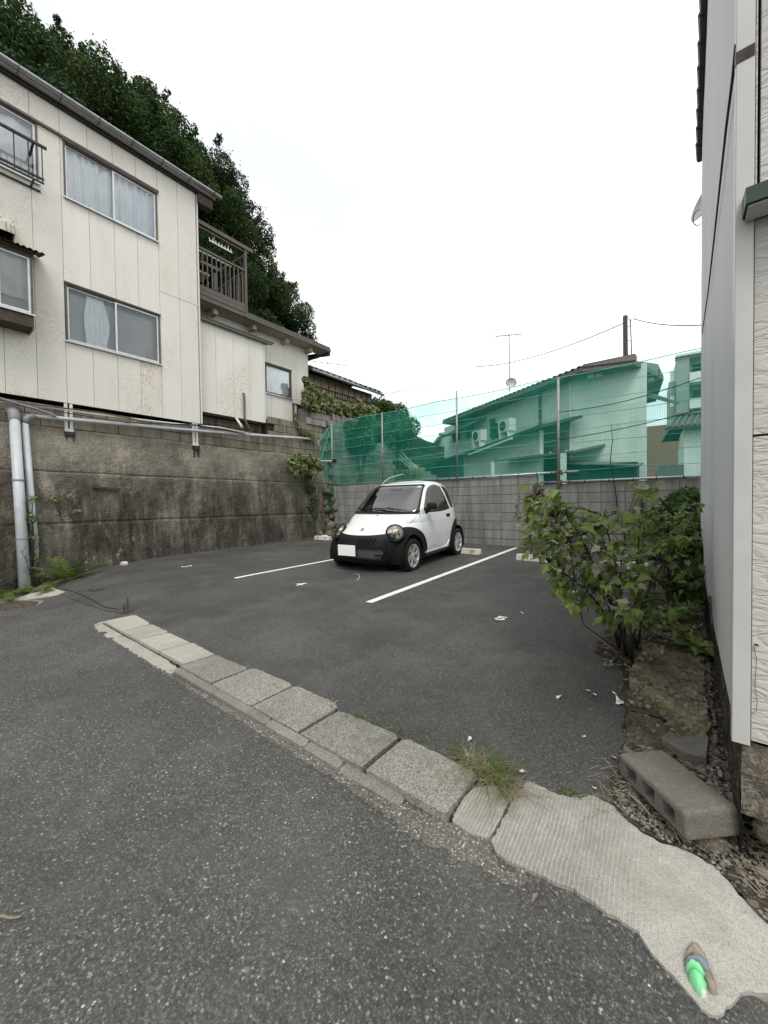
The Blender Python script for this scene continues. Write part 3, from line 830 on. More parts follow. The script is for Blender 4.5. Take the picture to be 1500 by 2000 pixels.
while y > -3:
    mb = MB()
    for t in range(8):
        a = math.pi + math.pi * t / 8; b = math.pi + math.pi * (t + 1) / 8
        mb.bar((GX + .066 * math.cos(a), y, GZ + .04 + .066 * math.sin(a)), (GX + .066 * math.cos(b), y, GZ + .04 + .066 * math.sin(b)), .018, .006, (0, 1, 0))
    mb.bar((GX - .06, y, GZ + .045), (FX + .08, y, 8.47), .015, .008); mb.build('gutter_bracket', MAT['rusty'], gut); y -= .56
# small rafter end at the corner
mb = MB(); mb.box((FX - .1, YE + .02, 8.22), (FX + .08, YE + .36, 8.42)); mb.build('rafter_end', MAT['wood_d'], H)

def curtain(mb, x, y0, y1, z0, z1, amp=.03, waves=7, sway=0, seed=0):
    nu, nv = int(waves * 8), 6
    def fn(u, v):
        w = 1 + .35 * math.sin(u * 17 + seed); y = y0 + (y1 - y0) * u + sway * math.sin(v * 2.5) * (.5 - u)
        return (x + amp * math.sin(u * waves * 2 * math.pi * 1. + 1.3 * math.sin(u * 9 + seed) + .5 * v) * w, y, z0 + (z1 - z0) * v)
    mb.grid(fn, nu, nv)
def window(parent, x, y0, y1, z0, z1, frame, split=.5, fd=.07, glass=('glass', 'glass'), sill=True, head=None, trim=None):
    """sliding window in a wall facing +X"""
    t = .028
    w = MB(); w.box((x - fd, y0, z0), (x + .012, y0 + t, z1)); w.box((x - fd, y1 - t, z0), (x + .012, y1, z1)); w.box((x - fd, y0 + t, z1 - t), (x + .012, y1 - t, z1)); w.box((x - fd, y0 + t, z0), (x + .012, y1 - t, z0 + t))
    W = w.build('window', frame, parent)
    ym = y0 + (y1 - y0) * split
    for k, (a, b) in enumerate(((y0 + t, ym + .02), (ym - .02, y1 - t))):
        xs_ = x - .018 - .026 * (1 - k); s = .03; g = MB()
        g.box((xs_ - .011, a, z0 + t), (xs_ + .011, a + s, z1 - t)); g.box((xs_ - .011, b - s, z0 + t), (xs_ + .011, b, z1 - t))
        g.box((xs_ - .011, a + s, z1 - t - s), (xs_ + .011, b - s, z1 - t)); g.box((xs_ - .011, a + s, z0 + t), (xs_ + .011, b - s, z0 + t + s * 1.3))
        g.build('sash', trim or MAT['alu'], W)
        p_ = MB(); p_.box((xs_ - .003, a + s, z0 + t + s), (xs_ + .003, b - s, z1 - t - s)); p_.build('pane', MAT[glass[k]], W)
    if sill:
        g = MB(); g.box((x + .0125, y0 - .02, z0 - .012), (x + .05, y1 + .02, z0 + .010)); g.build('sill', MAT['alu'], W)
    g = MB(); g.box((x + .0125, y0 - .015, z1 - .006), (x + .035, y1 + .015, z1 + .022)); g.build('head_trim', frame, W)
    return W
w0 = window(H, FX, *wins[0], MAT['bronze'])
w1 = window(H, FX, *wins[1], MAT['bronze'])
w2 = window(H, FX, *wins[2], MAT['bronze'], glass=('glass', 'glass'))
for W, args in ((w0, [(-.7, 1.6, 6.9, 7.86, 9, 1)]), (w1, [(2.05, 2.80, 6.9, 7.88, 6, 2), (2.80, 3.56, 6.9, 7.88, 6, 5)])):
    for (a, b, c, d, n_, sd) in args:
        mb = MB(); curtain(mb, FX - .125, a, b, c, d, .034, n_, seed=sd); mb.build('curtain', MAT['curtain'], W, smooth=True)
# lower window: plain grey screens with a gathered curtain on the left
mb = MB(); mb.box((FX - .15, 2.0, 4.27), (FX - .145, 3.58, 5.31)); mb.build('blind', MAT['screen'], w2)
mb = MB()
def gath(u, v):
    w = .16 + .10 * math.sin(min(1, (1 - v) * 1.15) * 2.6); c = 2.42
    return (FX - .10 + .015 * math.sin(u * 34), c + (u - .35) * 2 * w * .8, 4.32 + .94 * v)
mb.grid(gath, 40, 10); mb.build('curtain', MAT['curtain'], w2, smooth=True)
mb = MB(); mb.box((FX - .14, 3.36, 4.33), (FX - .13, 3.47, 4.55)); mb.build('box_behind_glass', m_plain('cardboard', (.33, .27, .21), .8), w2)
# laundry like cloth behind the upper left window
mb = MB()
for (a, b, zt) in ((.75, 1.15, 7.45), (1.18, 1.52, 7.42)):
    mb.grid(lambda u, v, a=a, b=b, zt=zt: (FX - .11 + .02 * math.sin(u * 9 + v * 4), a + (b - a) * (u * (.55 + .45 * (1 - v)) + .2 * v), 6.92 + (zt - 6.92) * v - .1 * abs(u - .5) * v), 12, 8)
mb.build('hanging_cloth', MAT['white'], w0, smooth=True)
# long head flashing over the upper windows
mb = MB(); mb.box((FX + .013, -.8, 7.925), (FX + .045, 3.62, 7.965)); mb.build('flashing', MAT['bronze'], H)
# window guard rail (upper left)
rail = thing('window_guard', (FX + .3, .6, 6.8), 'dark metal guard rail across the upper left window', 'railing')
mb = MB(); mb.tube([(FX + .30, -1.6, 7.36), (FX + .30, 1.72, 7.36)], .028, 8); mb.build('handrail', MAT['brown'], rail, smooth=True)
mb = MB(); mb.bar((FX + .28, -1.6, 6.82), (FX + .28, 1.68, 6.82), .03, .03); mb.bar((FX + .28, -1.6, 6.755), (FX + .28, 1.68, 6.755), .03, .022); mb.bar((FX, -1.6, 6.76), (FX, 1.68, 6.76), .04, .03); mb.build('bottom_rail', MAT['darkm'], rail)
y = 1.66
while y > -1.6:
    mb = MB(); mb.tube([(FX + .29, y, 7.35), (FX + .29, y, 6.80), (FX + .28, y, 6.755)], .009, 6); mb.build('baluster', MAT['darkm'], rail); y -= .175
for y in (1.55, -.2):
    mb = MB(); mb.bar((FX, y, 7.3), (FX + .29, y, 7.34), .03, .03); mb.bar((FX, y, 6.76), (FX + .28, y, 6.76), .025, .025); mb.build('bracket', MAT['darkm'], rail)

# bay window (lower left) with corrugated hood
bw = thing('bay_window', (FX, .9, 4.3), 'projecting bay window with rusty corrugated hood at the far left', 'window')
BX = FX + .34; a, b, c, d = -.9, 1.48, 4.42, 5.40
mb = MB(); mb.box((FX + .002, b - .025, c - .22), (BX - .001, b, d + .02)); mb.build('side_board', MAT['brown'], bw)
mb = MB(); mb.box((FX + .002, a, c - .20), (BX + .02, b - .026, c - .02)); mb.build('base_board', MAT['wood_d'], bw)
mb = MB(); mb.box((FX + .002, a, d), (BX - .02, b - .026, d + .1)); mb.build('head_board', MAT['wood_d'], bw)
W = window(bw, BX, a, b, c, d, MAT['bronze'], .83, .06, ('glass', 'glass'))
mb = MB(); curtain(mb, BX - .09, -.85, 1.44, c + .26, d - .02, .015, 12, seed=3); mb.build('curtain', MAT['curtain_g'], W, smooth=True)
mb = MB(); mb.box((BX - .13, a, c), (BX - .12, b - .03, d)); mb.build('blind', m_plain('taupe_screen', (.30, .28, .25), .8), W)
mb = MB()
mb.grid(lambda u, v: (FX + .01 + (.50) * v, a + (b + .16 - a) * u, d + .20 - .15 * v + .012 * math.sin(u * 2 * math.pi * 34)), 34 * 6, 2)
mb.build('corrugated_hood', MAT['rusty'], bw)
mb = MB(); mb.bar((BX + .06, a, d + .05), (BX + .06, b + .02, d + .05), .05, .06); mb.build('hood_fascia', MAT['wood_d'], bw)
# vent hood above it
vh = thing('vent_hood', (FX, 1.05, 5.75), 'rust streaked metal vent hood above the bay window', 'vent')
q = N('streaked_hood'); st = q.ramp(q.noise(1, 4, .6, q.scale((30, 30, 3))), [(.48, 0), (.6, .85)])
MAT['hoodm'] = q.fin(q.mix(st, (.52, .49, .42), (.16, .13, .09)), .6)
prof = [(FX + .001, 5.98), (FX + .05, 6.0), (FX + .13, 5.98), (FX + .19, 5.88), (FX + .20, 5.74)]
mb = MB(); k = len(prof)
ya, yb = .93, 1.30
mb.add([(x, ya, z) for x, z in prof] + [(x, yb, z) for x, z in prof], [(i, i + 1, i + 1 + k, i + k) for i in range(k - 1)])
mb.build('cover', MAT['hoodm'], vh)
for y in (ya, yb):
    mb = MB(); mb.prism([(x, y - .004, z) for x, z in prof] + [(FX + .1, y - .004, 5.66), (FX + .001, y - .004, 5.66)], (0, .008, 0)); mb.build('cheek', MAT['hoodm'], vh)
mb = MB(); mb.box((FX + .002, ya + .01, 5.68), (FX + .02, yb - .01, 5.9)); mb.build('louvre', MAT['black'], vh)

# ---- lower projecting volume to the right of the main facade
BXX = FX - .18
b0, b1, c0, c1 = YE + .03, 6.30, 3.47, 5.66
yj = [b0, b0 + .46, b0 + .92, b0 + 1.38, b1]
mb = MB(); mb.box((BXX - .3, b0, c0 + .003), (BXX - .019, b1 - .001, c1)); mb.build('annex_core', MAT['joint'], H)
for a, b in zip(yj, yj[1:]): 
    mb = MB(); mb.box((BXX - .018, a + .003, c0), (BXX, b - .003, c1)); mb.build('siding_panel', MAT['siding'], H)
mb = MB(); mb.box((BXX - .32, b1, c0), (BXX + .01, b1 + .03, c1)); mb.build('corner_trim', MAT['trim_w'], H)
mb = MB(); mb.prism([(BXX - .35, b0, c1 + .10), (BXX + .10, b0, c1 + .01), (BXX + .10, b0, c1 + .05), (BXX - .35, b0, c1 + .15)], (0, b1 + .28 - b0, 0)); mb.build('annex_roof', MAT['darkm'], H)
mb = MB(); mb.bar((BXX + .075, b0, c1 - .01), (BXX + .075, b1 + .22, c1 - .01), .05, .045); mb.build('annex_fascia', MAT['brown'], H)
# ---- rear wing with window and bracketed eave
RX = FX - .55
r0_, r1_ = YE + .1, 8.17
rwin = (6.05, 7.52, 4.42, 5.28)
yj = list(np.arange(r1_, r0_, -.46))[::-1]
for a, b in zip(yj, yj[1:]):
    zlow = 4.32 if a > 7.5 else 3.60
    if rwin[0] < b and rwin[1] > a:
        bxs = [((RX - .018, a + .003, zlow), (RX, b - .003, rwin[2])), ((RX - .018, a + .003, rwin[3]), (RX, b - .003, 6.12))]
        if b > rwin[1] + .02: bxs.append(((RX - .018, max(a, rwin[1]) + .003, rwin[2] + .001), (RX, b - .003, rwin[3] - .001)))
    else: bxs = [((RX - .018, a + .003, zlow), (RX, b - .003, 6.12))]
    for lo_, hi_ in bxs: mb = MB(); mb.box(lo_, hi_); mb.build('siding_panel', MAT['siding'], H)
mb = MB()
mb.box((RX - .3, r0_, 3.61), (RX - .019, 7.54, rwin[2])); mb.box((RX - .3, r0_, rwin[3]), (RX - .019, r1_ - .01, 6.1)); mb.box((RX - .3, 7.53, 4.33), (RX - .019, r1_ - .01, rwin[3]))
mb.build('wing_core', MAT['joint'], H)
W = window(H, RX, *rwin, MAT['bronze'], .40, .06, trim=MAT['bronze'])
mb = MB(); curtain(mb, RX - .085, 6.62, 7.5, 4.45, 5.26, .012, 8, seed=4); curtain(mb, RX - .085, 6.08, 6.60, 4.48, 5.26, .015, 4, seed=1); mb.build('curtain', MAT['curtain'], W, smooth=True)
mb = MB(); mb.box((RX - .28, 6.05, 4.42), (RX - .26, 7.52, 5.28)); mb.build('blind', MAT['room'], W)
# wing bottom flashing and end trim
mb = MB(); mb.box((RX - .02, 6.33, 3.57), (RX + .03, 7.56, 3.598)); mb.box((RX - .02, 7.54, 3.57), (RX + .02, 7.60, 4.32)); mb.box((RX - .02, 7.6, 4.295), (RX + .02, r1_ + .02, 4.318)); mb.build('base_flashing', MAT['brown'], H)
mb = MB(); mb.box((RX - 1.5, r1_, 4.32), (RX - .0, r1_ + .02, 6.1)); mb.build('wing_end_wall', MAT['siding'], H)
# eave of the wing
def ev(y): return 6.14 + .012 * (y - 4.5)
mb = MB(); mb.prism([(RX - 2.2, r0_ - .05, 7.0), (RX - 2.2, r0_ - .05, 6.93), (RX + .42, r0_ - .05, 6.22), (RX + .42, r0_ - .05, 6.27)], (0, r1_ + .65 - r0_, 0)); mb.build('wing_roof', MAT['brown'], H)
mb = MB(); mb.prism([(RX + .001, r0_ - .05, 6.10), (RX + .38, r0_ - .05, 6.13), (RX + .38, r0_ - .05, 6.16), (RX + .001, r0_ - .05, 6.13)], (0, r1_ + .6 - r0_, 0)); mb.build('wing_soffit', MAT['soffit'], H)
mb = MB(); mb.box((RX + .381, r0_ - .05, 6.12), (RX + .43, r1_ + .62, 6.21)); mb.build('wing_fascia', MAT['brown'], H)
mb = MB(); mb.bar((RX - .9, r1_ + .55, 6.25), (RX + .41, r1_ + .58, 6.06), .06, .12); mb.bar((RX - .5, r1_ + .3, 5.98), (RX + .2, r1_ + .3, 5.94), .05, .06); mb.build('verge_board', MAT['wood_d'], H)
for y in (5.02, 6.12, 7.2, 8.12):
    mb = MB(); mb.box((RX + .002, y - .06, 5.98), (RX + .26, y + .06, 6.10)); mb.build('rafter_end', MAT['soffit'], H)

# ---- balcony frame
B = thing('balcony', (FX - .1, 5.1, 6.3), 'brown metal balcony with canopy frame beside the cream house', 'balcony')
bx0, bx1, y0, y1 = FX - .15 - 1.55, FX - .15, YE + .02, 5.77
mb = MB(); mb.bar((bx1, y1, 6.12), (bx1, y1, 7.86), .07, .06); mb.build('post', MAT['brown'], B)
mb = MB(); mb.bar((bx0, y1, 6.12), (bx0, y1, 7.86), .07, .06); mb.build('post', MAT['brown'], B)
mb = MB(); mb.bar((bx1, y0, 7.33), (bx1, y1 - .04, 7.33), .05, .05); mb.bar((bx0, y0, 7.33), (bx0, y1 - .04, 7.33), .05, .05); mb.bar((bx0 + .04, y1, 7.33), (bx1 - .04, y1, 7.33), .05, .05); mb.build('top_rail', MAT['brown'], B)
mb = MB(); mb.bar((bx1, y0, 6.40), (bx1, y1 - .04, 6.40), .05, .10); mb.bar((bx1, y0, 6.29), (bx1, y1 - .04, 6.29), .06, .10); mb.bar((bx0 + .04, y1, 6.40), (bx1 - .04, y1, 6.40), .05, .1); mb.build('bottom_rail', MAT['brown'], B)
for k in range(11):
    y = y0 + .06 + k * .116
    mb = MB(); mb.bar((bx1, y, 6.45), (bx1, y, 7.31), .024, .024); mb.build('baluster', MAT['brown'], B)
for k in range(10):
    x = bx0 + .12 + k * .145
    mb = MB(); mb.bar((x, y1, 6.45), (x, y1, 7.31), .024, .024); mb.build('baluster', MAT['brown'], B)
mb = MB(); mb.box((bx1 - .02, y0, 7.88), (bx1 + .04, y1 + .22, 7.97)); mb.build('canopy_beam', MAT['bronze'], B)
mb = MB(); mb.bar((bx1 - .03, y0, 7.84), (bx1 - .03, y1 + .1, 7.84), .05, .04); mb.bar((bx0, y0, 8.0), (bx0, y1 + .2, 8.0), .06, .08)
for y in (y0 + .2, y0 + .85, y1 + .17): mb.bar((bx0, y, 8.0), (bx1 - .02, y, 7.92), .04, .05)
mb.build('canopy_frame', MAT['bronze'], B)
mb = MB(); mb.tube([(bx1 - .25, y0, 7.42), (bx1 - .25, y1 - .25, 7.42)], .02, 8); mb.build('drying_pole', MAT['alu'], B, smooth=True)
mb = MB(); mb.box((bx0, y0, 6.22), (bx1, y1, 6.26)); mb.build('deck', MAT['wood_d'], B)
mb = MB(); mb.box((bx1 - .55, y0 + .02, 6.85), (bx1 - .15, y0 + .42, 6.9)); mb.build('shelf_board', MAT['soffit'], B)
hg = thing('clothes_hanger', (bx1 - .05, 5.0, 7.7), 'white plastic peg hanger hanging under the balcony canopy', 'clothes hanger')
mb = MB(); mb.bar((bx1 - .05, y0 + .38, 7.66), (bx1 - .05, y0 + .98, 7.66), .02, .03)
for k in range(8): mb.bar((bx1 - .05, y0 + .40 + k * .08, 7.66), (bx1 - .05, y0 + .38 + k * .08, 7.73), .018, .014)
mb.build('peg_bar', MAT['white'], hg)
mb = MB(); mb.tube([(bx1 - .05, y0 + .50, 7.67), (bx1 - .04, y0 + .50, 7.80)], .006, 5); mb.tube([(bx1 - .05, y0 + .88, 7.67), (bx1 - .04, y0 + .88, 7.80)], .006, 5); mb.build('hook', MAT['white'], hg)

# ---- support posts with braces under the overhang
for y, lab in ((1.98, 'left white steel post bracket under the cream house beside the pipes'), (4.30, 'right white steel post bracket under the corner of the cream house')):
    s = thing('support_bracket', (FX, y, 2.7), lab, 'post bracket', 'steel brackets under the overhang')
    mb = MB(); mb.box((FX - .06, y - .06, 2.66), (FX - .0, y - .015, 3.12)); mb.box((FX - .06, y + .015, 2.66), (FX - .0, y + .06, 3.12)); mb.build('post', MAT['offwhite'], s)
    mb = MB(); mb.box((FX - .06, y - .065, 2.60), (FX + .01, y + .065, 2.66)); mb.build('base_plate', MAT['offwhite'], s)
    mb = MB()
    for q_ in (-.05, .05): mb.prism([(FX - .14, y + q_, 2.62), (FX + .05, y + q_, 2.6), (FX + .02, y + q_, 2.34), (FX - .14, y + q_, 2.26)], (0, .012, 0))
    mb.box((FX - .12, y - .07, 2.52), (FX + .04, y + .08, 2.60)); mb.build('brace', MAT['darkm'], s)

# ---- pipes
def big_pipe(name, px_top, px_bot, r, label, zt, zb, ytop, ybot):
    t = Vector((wallx(ytop, zt) + r + .07, ytop, zt)); b = Vector((wallx(ybot, zb) + r + .05, ybot, zb))
    return t, b
dp = thing('drain_pipe', (-8.5, 1.2, 0), 'thick grey vertical drain pipe with a dark elbow at the far left', 'pipe')
t = onX(28, 815, -8.80); b = onX(49, 1150, -8.22)
mb = MB(); mb.tube([t, b], [.070, .074], 16); mb.build('pipe', MAT['pvc'], dp, smooth=True)
mb = MB(); e = [t + Vector((0, 0, -.16)), t, t + Vector((-.03, 0, .07)), t + Vector((-.11, -.01, .12)), t + Vector((-.3, -.02, .13))]; mb.tube(e, .08, 16); mb.build('elbow', MAT['pvc_d'], dp, smooth=True)
for k in (.38, .72):
    p = t.lerp(b, k); mb = MB(); mb.tube([p + Vector((0, 0, .015)), p - Vector((0, 0, .015))], .079, 14); mb.build('clip', MAT['pvc_d'], dp)
dp = thing('drain_pipe', (-8.6, 1.5, 0), 'thinner grey pipe that bends and runs along under the house', 'pipe')
t = onX(48, 818, -8.84); b = onX(73, 1122, -8.42)
h1 = onX(66, 812, -8.86); h2 = onX(606, 857, -8.90)
pts = [b, t - Vector((0, 0, .08)), t + Vector((0, .02, .0)), t + Vector((-.0, .05, .035))] + [h1.lerp(h2, k / 8) + Vector((0, 0, -.03 * math.sin(math.pi * k / 8))) for k in range(0, 9)]
mb = MB(); mb.tube(pts[:2], .05, 14); mb.build('pipe', MAT['pvc'], dp, smooth=True)
mb = MB(); mb.tube(pts[1:5], .052, 12); mb.build('elbow', MAT['pvc_d'], dp, smooth=True)
mb = MB(); mb.tube(pts[4:], .036, 12); mb.build('long_pipe', MAT['pvc'], dp, smooth=True)
dp = thing('drain_pipe', (-8.9, 5.8, 3.4), 'short upright drain pipe below a rust stain on the annex wall', 'pipe')
a = onX(477, 770, BXX + .05); mb = MB(); mb.tube([a + Vector((-.05, 0, .03)), a, Vector((BXX + .05, a.y, 3.45)), Vector((-8.9, a.y + .02, 3.18))], .026, 10); mb.build('pipe', MAT['rusty'], dp, smooth=True)
mb = MB(); mb.tube([Vector((BXX - .06, a.y - .2, 3.5)), Vector((-8.92, a.y - .18, 3.2))], .03, 10); mb.build('stub', MAT['offwhite'], dp, smooth=True)
# taped cable bundle sagging along the wall top
cb = thing('cable_bundle', (-8.9, 2, 3), 'old taped white cable bundle sagging along the top of the retaining wall', 'cables')
for k, (pts_, r_, mt) in enumerate([
    ([(0, 783), (60, 790), (128, 800), (180, 808), (260, 818), (350, 828), (430, 835), (490, 847)], .016, 'offwhite'),
    ([(0, 781), (70, 790), (200, 806), (300, 826), (390, 832), (480, 848)], .011, 'rusty'),
    ([(30, 790), (128, 806), (250, 826), (380, 829), (455, 843)], .009, 'cable')]):
    w = [onX(x, y, -8.86 + .02 * k) for x, y in pts_]; mb = MB(); mb.tube(w, r_, 7); mb.build('cable', MAT[mt], cb, smooth=True)
mb = MB(); w = [onX(x, y, -8.8) for x, y in [(0, 778), (40, 790), (75, 800), (110, 813)]]; mb.tube(w, .022, 7); mb.build('conduit', MAT['pvc_d'], cb)
# broken plank and rusted bits sticking in the wall
mb = MB(); a = onX(182, 951, -8.74); b = onX(236, 955, -8.74); mb.bar(a, b, .05, .03); o = mb.build('old_plank', MAT['wood_d']); tag(o, 'short dark plank set into the retaining wall', 'plank'); recenter(o, a)

# ---- iron fence with ivy, tiled house behind it
fe = thing('iron_fence', (-9, 9.5, 4.1), 'black iron fence overgrown with ivy above the upper block wall', 'fence')
fy0, fy1 = 7.95, 11.7
mb = MB(); mb.bar((-9.05, fy0, 4.2), (-9.05, fy1, 4.2), .03, .03); mb.bar((-9.05, fy0, 4.86), (-9.05, fy1, 4.86), .03, .03); mb.build('rail', MAT['black'], fe)
y = fy0
while y < fy1:
    mb = MB(); mb.bar((-9.05, y, 4.1), (-9.05, y, 4.98 if int((y - fy0) / .12) % 5 == 0 else 4.86), .018, .018); mb.build('bar', MAT['black'], fe); y += .12
TH_ = thing('tiled_house', (-10, 10, 4), 'small old house with grey tiled roof behind the ivy fence', 'house')
TX = -9.85
mb = MB(); mb.box((TX - 2.0, 8.6, 4.0), (TX, 11.75, 5.55)); mb.build('wall', m_plain('old_plaster', (.36, .30, .22), .9, var=.2), TH_)
mb = MB(); 
for k in range(9): mb.box((TX + .001, 8.7 + k * .34, 5.0), (TX + .012, 8.72 + k * .34, 5.5))
mb.box((TX + .001, 8.6, 4.98), (TX + .02, 11.7, 5.02)); mb.build('wall_batten', MAT['wood_d'], TH_)
W = MB(); W.box((TX + .002, 9.6, 4.35), (TX + .03, 11.2, 4.9)); W = W.build('window', MAT['offwhite'], TH_)
mb = MB()
for k in range(9): mb.bar((TX + .05, 9.65 + k * .19, 4.35), (TX + .05, 9.65 + k * .19, 4.9), .012, .012)
for k in range(4): mb.bar((TX + .05, 9.6, 4.45 + k * .13), (TX + .05, 11.2, 4.45 + k * .13), .012, .012)
mb.build('lattice', MAT['darkm'], W)
mb = MB(); mb.prism([(TX + .40, 8.3, 5.50), (TX + .40, 8.3, 5.56), (TX - 1.2, 8.3, 6.25), (TX - 1.2, 8.3, 6.15)], (0, 3.65, 0)); mb.prism([(TX - 1.2, 8.3, 6.24), (TX - 2.8, 8.3, 5.5), (TX - 2.8, 8.3, 5.45), (TX - 1.2, 8.3, 6.15)], (0, 3.65, 0)); mb.build('roof', MAT['brown'], TH_)
tm = MB(); tm.grid(lambda u, v: (v * .34, (u - .5) * .27, .035 + .028 * math.sin(u * 2 * math.pi) - .02 * v + .0), 8, 2); tme = tm.mesh('roof_tile'); tme.materials.append(MAT['tile_l'])
for i in range(13):
    for j in range(5):
        link('roof_tile', tme, TH_, (TX - 1.2 + .17 + j * .30, 8.45 + i * .27, 6.235 - .17 * .43 - j * .30 * .43 + .02), (0, math.atan(.43), 0))
mb = MB(); mb.tube([(TX + .44, 8.3, 5.52), (TX + .44, 11.95, 5.48)], .045, 10); mb.tube([(TX + .44, 11.9, 5.48), (TX + .3, 11.8, 5.3), (TX + .05, 11.75, 5.2)], .03, 8); mb.build('gutter', MAT['galv'], TH_, smooth=True)
mb = MB()
for k in range(14): mb.tube([(TX - 1.2, 8.3 + k * .26, 6.30), (TX - 1.2, 8.56 + k * .26, 6.30)], [.10, .085], 8)
mb.build('ridge_tiles', MAT['tile_l'], TH_)
# ================================================================== BACK: block wall and net
WY = 8.45
bwall = thing('block_wall', (-4, WY, .2), 'grey concrete block wall with lower right section behind the white car', 'wall')
blkb = block_mesh(.390, .190, .10, bev=.005); blkb.materials.append(MAT['block'])
hb = block_mesh(.192, .190, .10, bev=.005); hb.materials.append(MAT['block'])
XL, XM, XR = -8.71, -2.52, .68
for r in range(8):
    z = .235 + r * .2 - .06
    top = z + .1
    full_end = XM if r == 7 else XR
    # left part is laid with an extra vertical joint pattern, right part regular courses
    x = -8.52
    link('block', hb, bwall, (x - .096, WY + .05 + random.uniform(-.003, .003), z + .095))
    while x < full_end - .1:
        if x + .39 > full_end + .02:
            if full_end - x > .15: link('block', hb, bwall, (full_end - .097, WY + .05, z + .095))
            break
        link('block', blkb, bwall, (x + .195, WY + .05 + random.uniform(-.003, .003), z + .095), (0, 0, random.uniform(-.004, .004))); x += .4
mb = MB(); mb.box((XL + .005, WY + .012, -.1), (XM - .004, WY + .09, 1.763)); mb.box((XM - .003, WY + .012, -.1), (XR, WY + .09, 1.563)); mb.build('mortar_core', MAT['mortar'], bwall)
mb = MB(); mb.box((XL, WY - .02, -.1), (XR, WY - .003, .235)); mb.build('footing', MAT['block'], bwall)

NET = thing('net_fence', (-4, 8.5, 1.75), 'tall green safety net on steel posts along the top of the block wall', 'net fence')
NZ = 3.76
def netmat(name, body, mesh, alpha, tint, scale=None, amt=0.):
    q = N(name)
    df = q.n.new('ShaderNodeBsdfDiffuse'); df.inputs[0].default_value = (*body, 1)
    tl = q.n.new('ShaderNodeBsdfTranslucent'); tl.inputs[0].default_value = (*body, 1)
    m1 = q.n.new('ShaderNodeMixShader'); m1.inputs[0].default_value = .5; q.l.new(df.outputs[0], m1.inputs[1]); q.l.new(tl.outputs[0], m1.inputs[2])
    tr = q.n.new('ShaderNodeBsdfTransparent'); tr.inputs[0].default_value = (*tint, 1)
    m2 = q.n.new('ShaderNodeMixShader')
    fac = q.ramp(q.math('ADD', q.math('MULTIPLY', q.noise(1, 4, .55, q.scale((.6, 1, 1.4))), .5), q.math('MULTIPLY', q.noise(1, 5, .6, q.scale((5, 1, .9), (0, .3, 0))), .5)), [(.36, alpha * .6), (.64, min(1, alpha * 1.5))])
    if scale:
        u = q.n.new('ShaderNodeUVMap'); s_ = q.sep(u.outputs[0])
        a = q.math('LESS_THAN', q.math('FRACT', q.math('MULTIPLY', s_[0], scale)), .26)
        b = q.math('LESS_THAN', q.math('FRACT', q.math('MULTIPLY', s_[1], scale)), .26)
        g = q.math('MAXIMUM', a, b); fac = q.math('ADD', fac, q.math('MULTIPLY', g, amt), True)
    q.set(m2.inputs[0], fac); q.l.new(tr.outputs[0], m2.inputs[1]); q.l.new(m1.outputs[0], m2.inputs[2]); q.l.new(m2.outputs[0], q.out.inputs[0])
    return q.mat
MAT['net'] = netmat('green_net', (.045, .56, .41), None, .19, (.76, .94, .90))
MAT['net_mesh'] = netmat('net_squares', (.01, .10, .07), None, .01, (.97, .99, .985), 30, .22)
def net_sheet(name, mat, x0, x1, z0, z1, yoff, amp=.02, nu=120, nv=30, top=None, bot=None, parent=NET, seed=0):
    mb = MB(); uv = []
    def fn(u, v):
        x = x0 + (x1 - x0) * u
        zt = top(x) if top else z1; zb = bot(x) if bot else z0
        z = zb + (zt - zb) * v
        y = WY + yoff + amp * fbm(x * 1.6, z * 2.2, seed, 3) + .03 * math.sin(v * math.pi) * math.sin(x * 2.2 + seed)
        return (x, y, z)
    mb.grid(fn, nu, nv); o = mb.build(name, mat, parent, smooth=True)
    uvl = o.data.uv_layers.new(name='UVMap'); co = [v.co for v in o.data.vertices]
    for lp in o.data.loops: c = co[lp.vertex_index]; uvl.data[lp.index].uv = (c.x, c.z)
    return o
def sag(x): return NZ - .035 * abs(math.sin(x * 1.25))
def botz(x): return 1.79 if x < XM else 1.60
net_sheet('netting', MAT['net'], -8.70, .6, 1.77, NZ, .03, .03, 150, 30, top=sag, bot=botz)
net_sheet('mesh_netting', MAT['net_mesh'], -2.9, .6, 1.6, 3.1, -.01, .05, 60, 20, top=lambda x: 2.55 + .27 * (x + 2.9) / 3.5 + .04 * math.sin(x * 3) + .33, bot=botz, seed=4)
# slanted wing of net at the left, and the part that hangs down in the corner
mb = MB(); p = [Vector((-8.70, WY + .03, 3.72)), Vector((-9.02, WY - .3, 3.18)), Vector((-8.98, WY - .3, 1.79)), Vector((-8.70, WY + .03, 1.79))]
mb.grid(lambda u, v: p[0].lerp(p[1], u).lerp(p[3].lerp(p[2], u), v) + Vector((0, .02 * math.sin(v * 9), 0)), 8, 14); mb.build('netting', MAT['net'], NET, smooth=True)
mb = MB(); mb.grid(lambda u, v: (-9.0 + .36 * u, WY - .02 - .2 * (1 - u) + .03 * math.sin(v * 14 + u * 5), .25 + 1.5 * v), 8, 20); mb.build('hanging_netting', MAT['net'], NET, smooth=True)
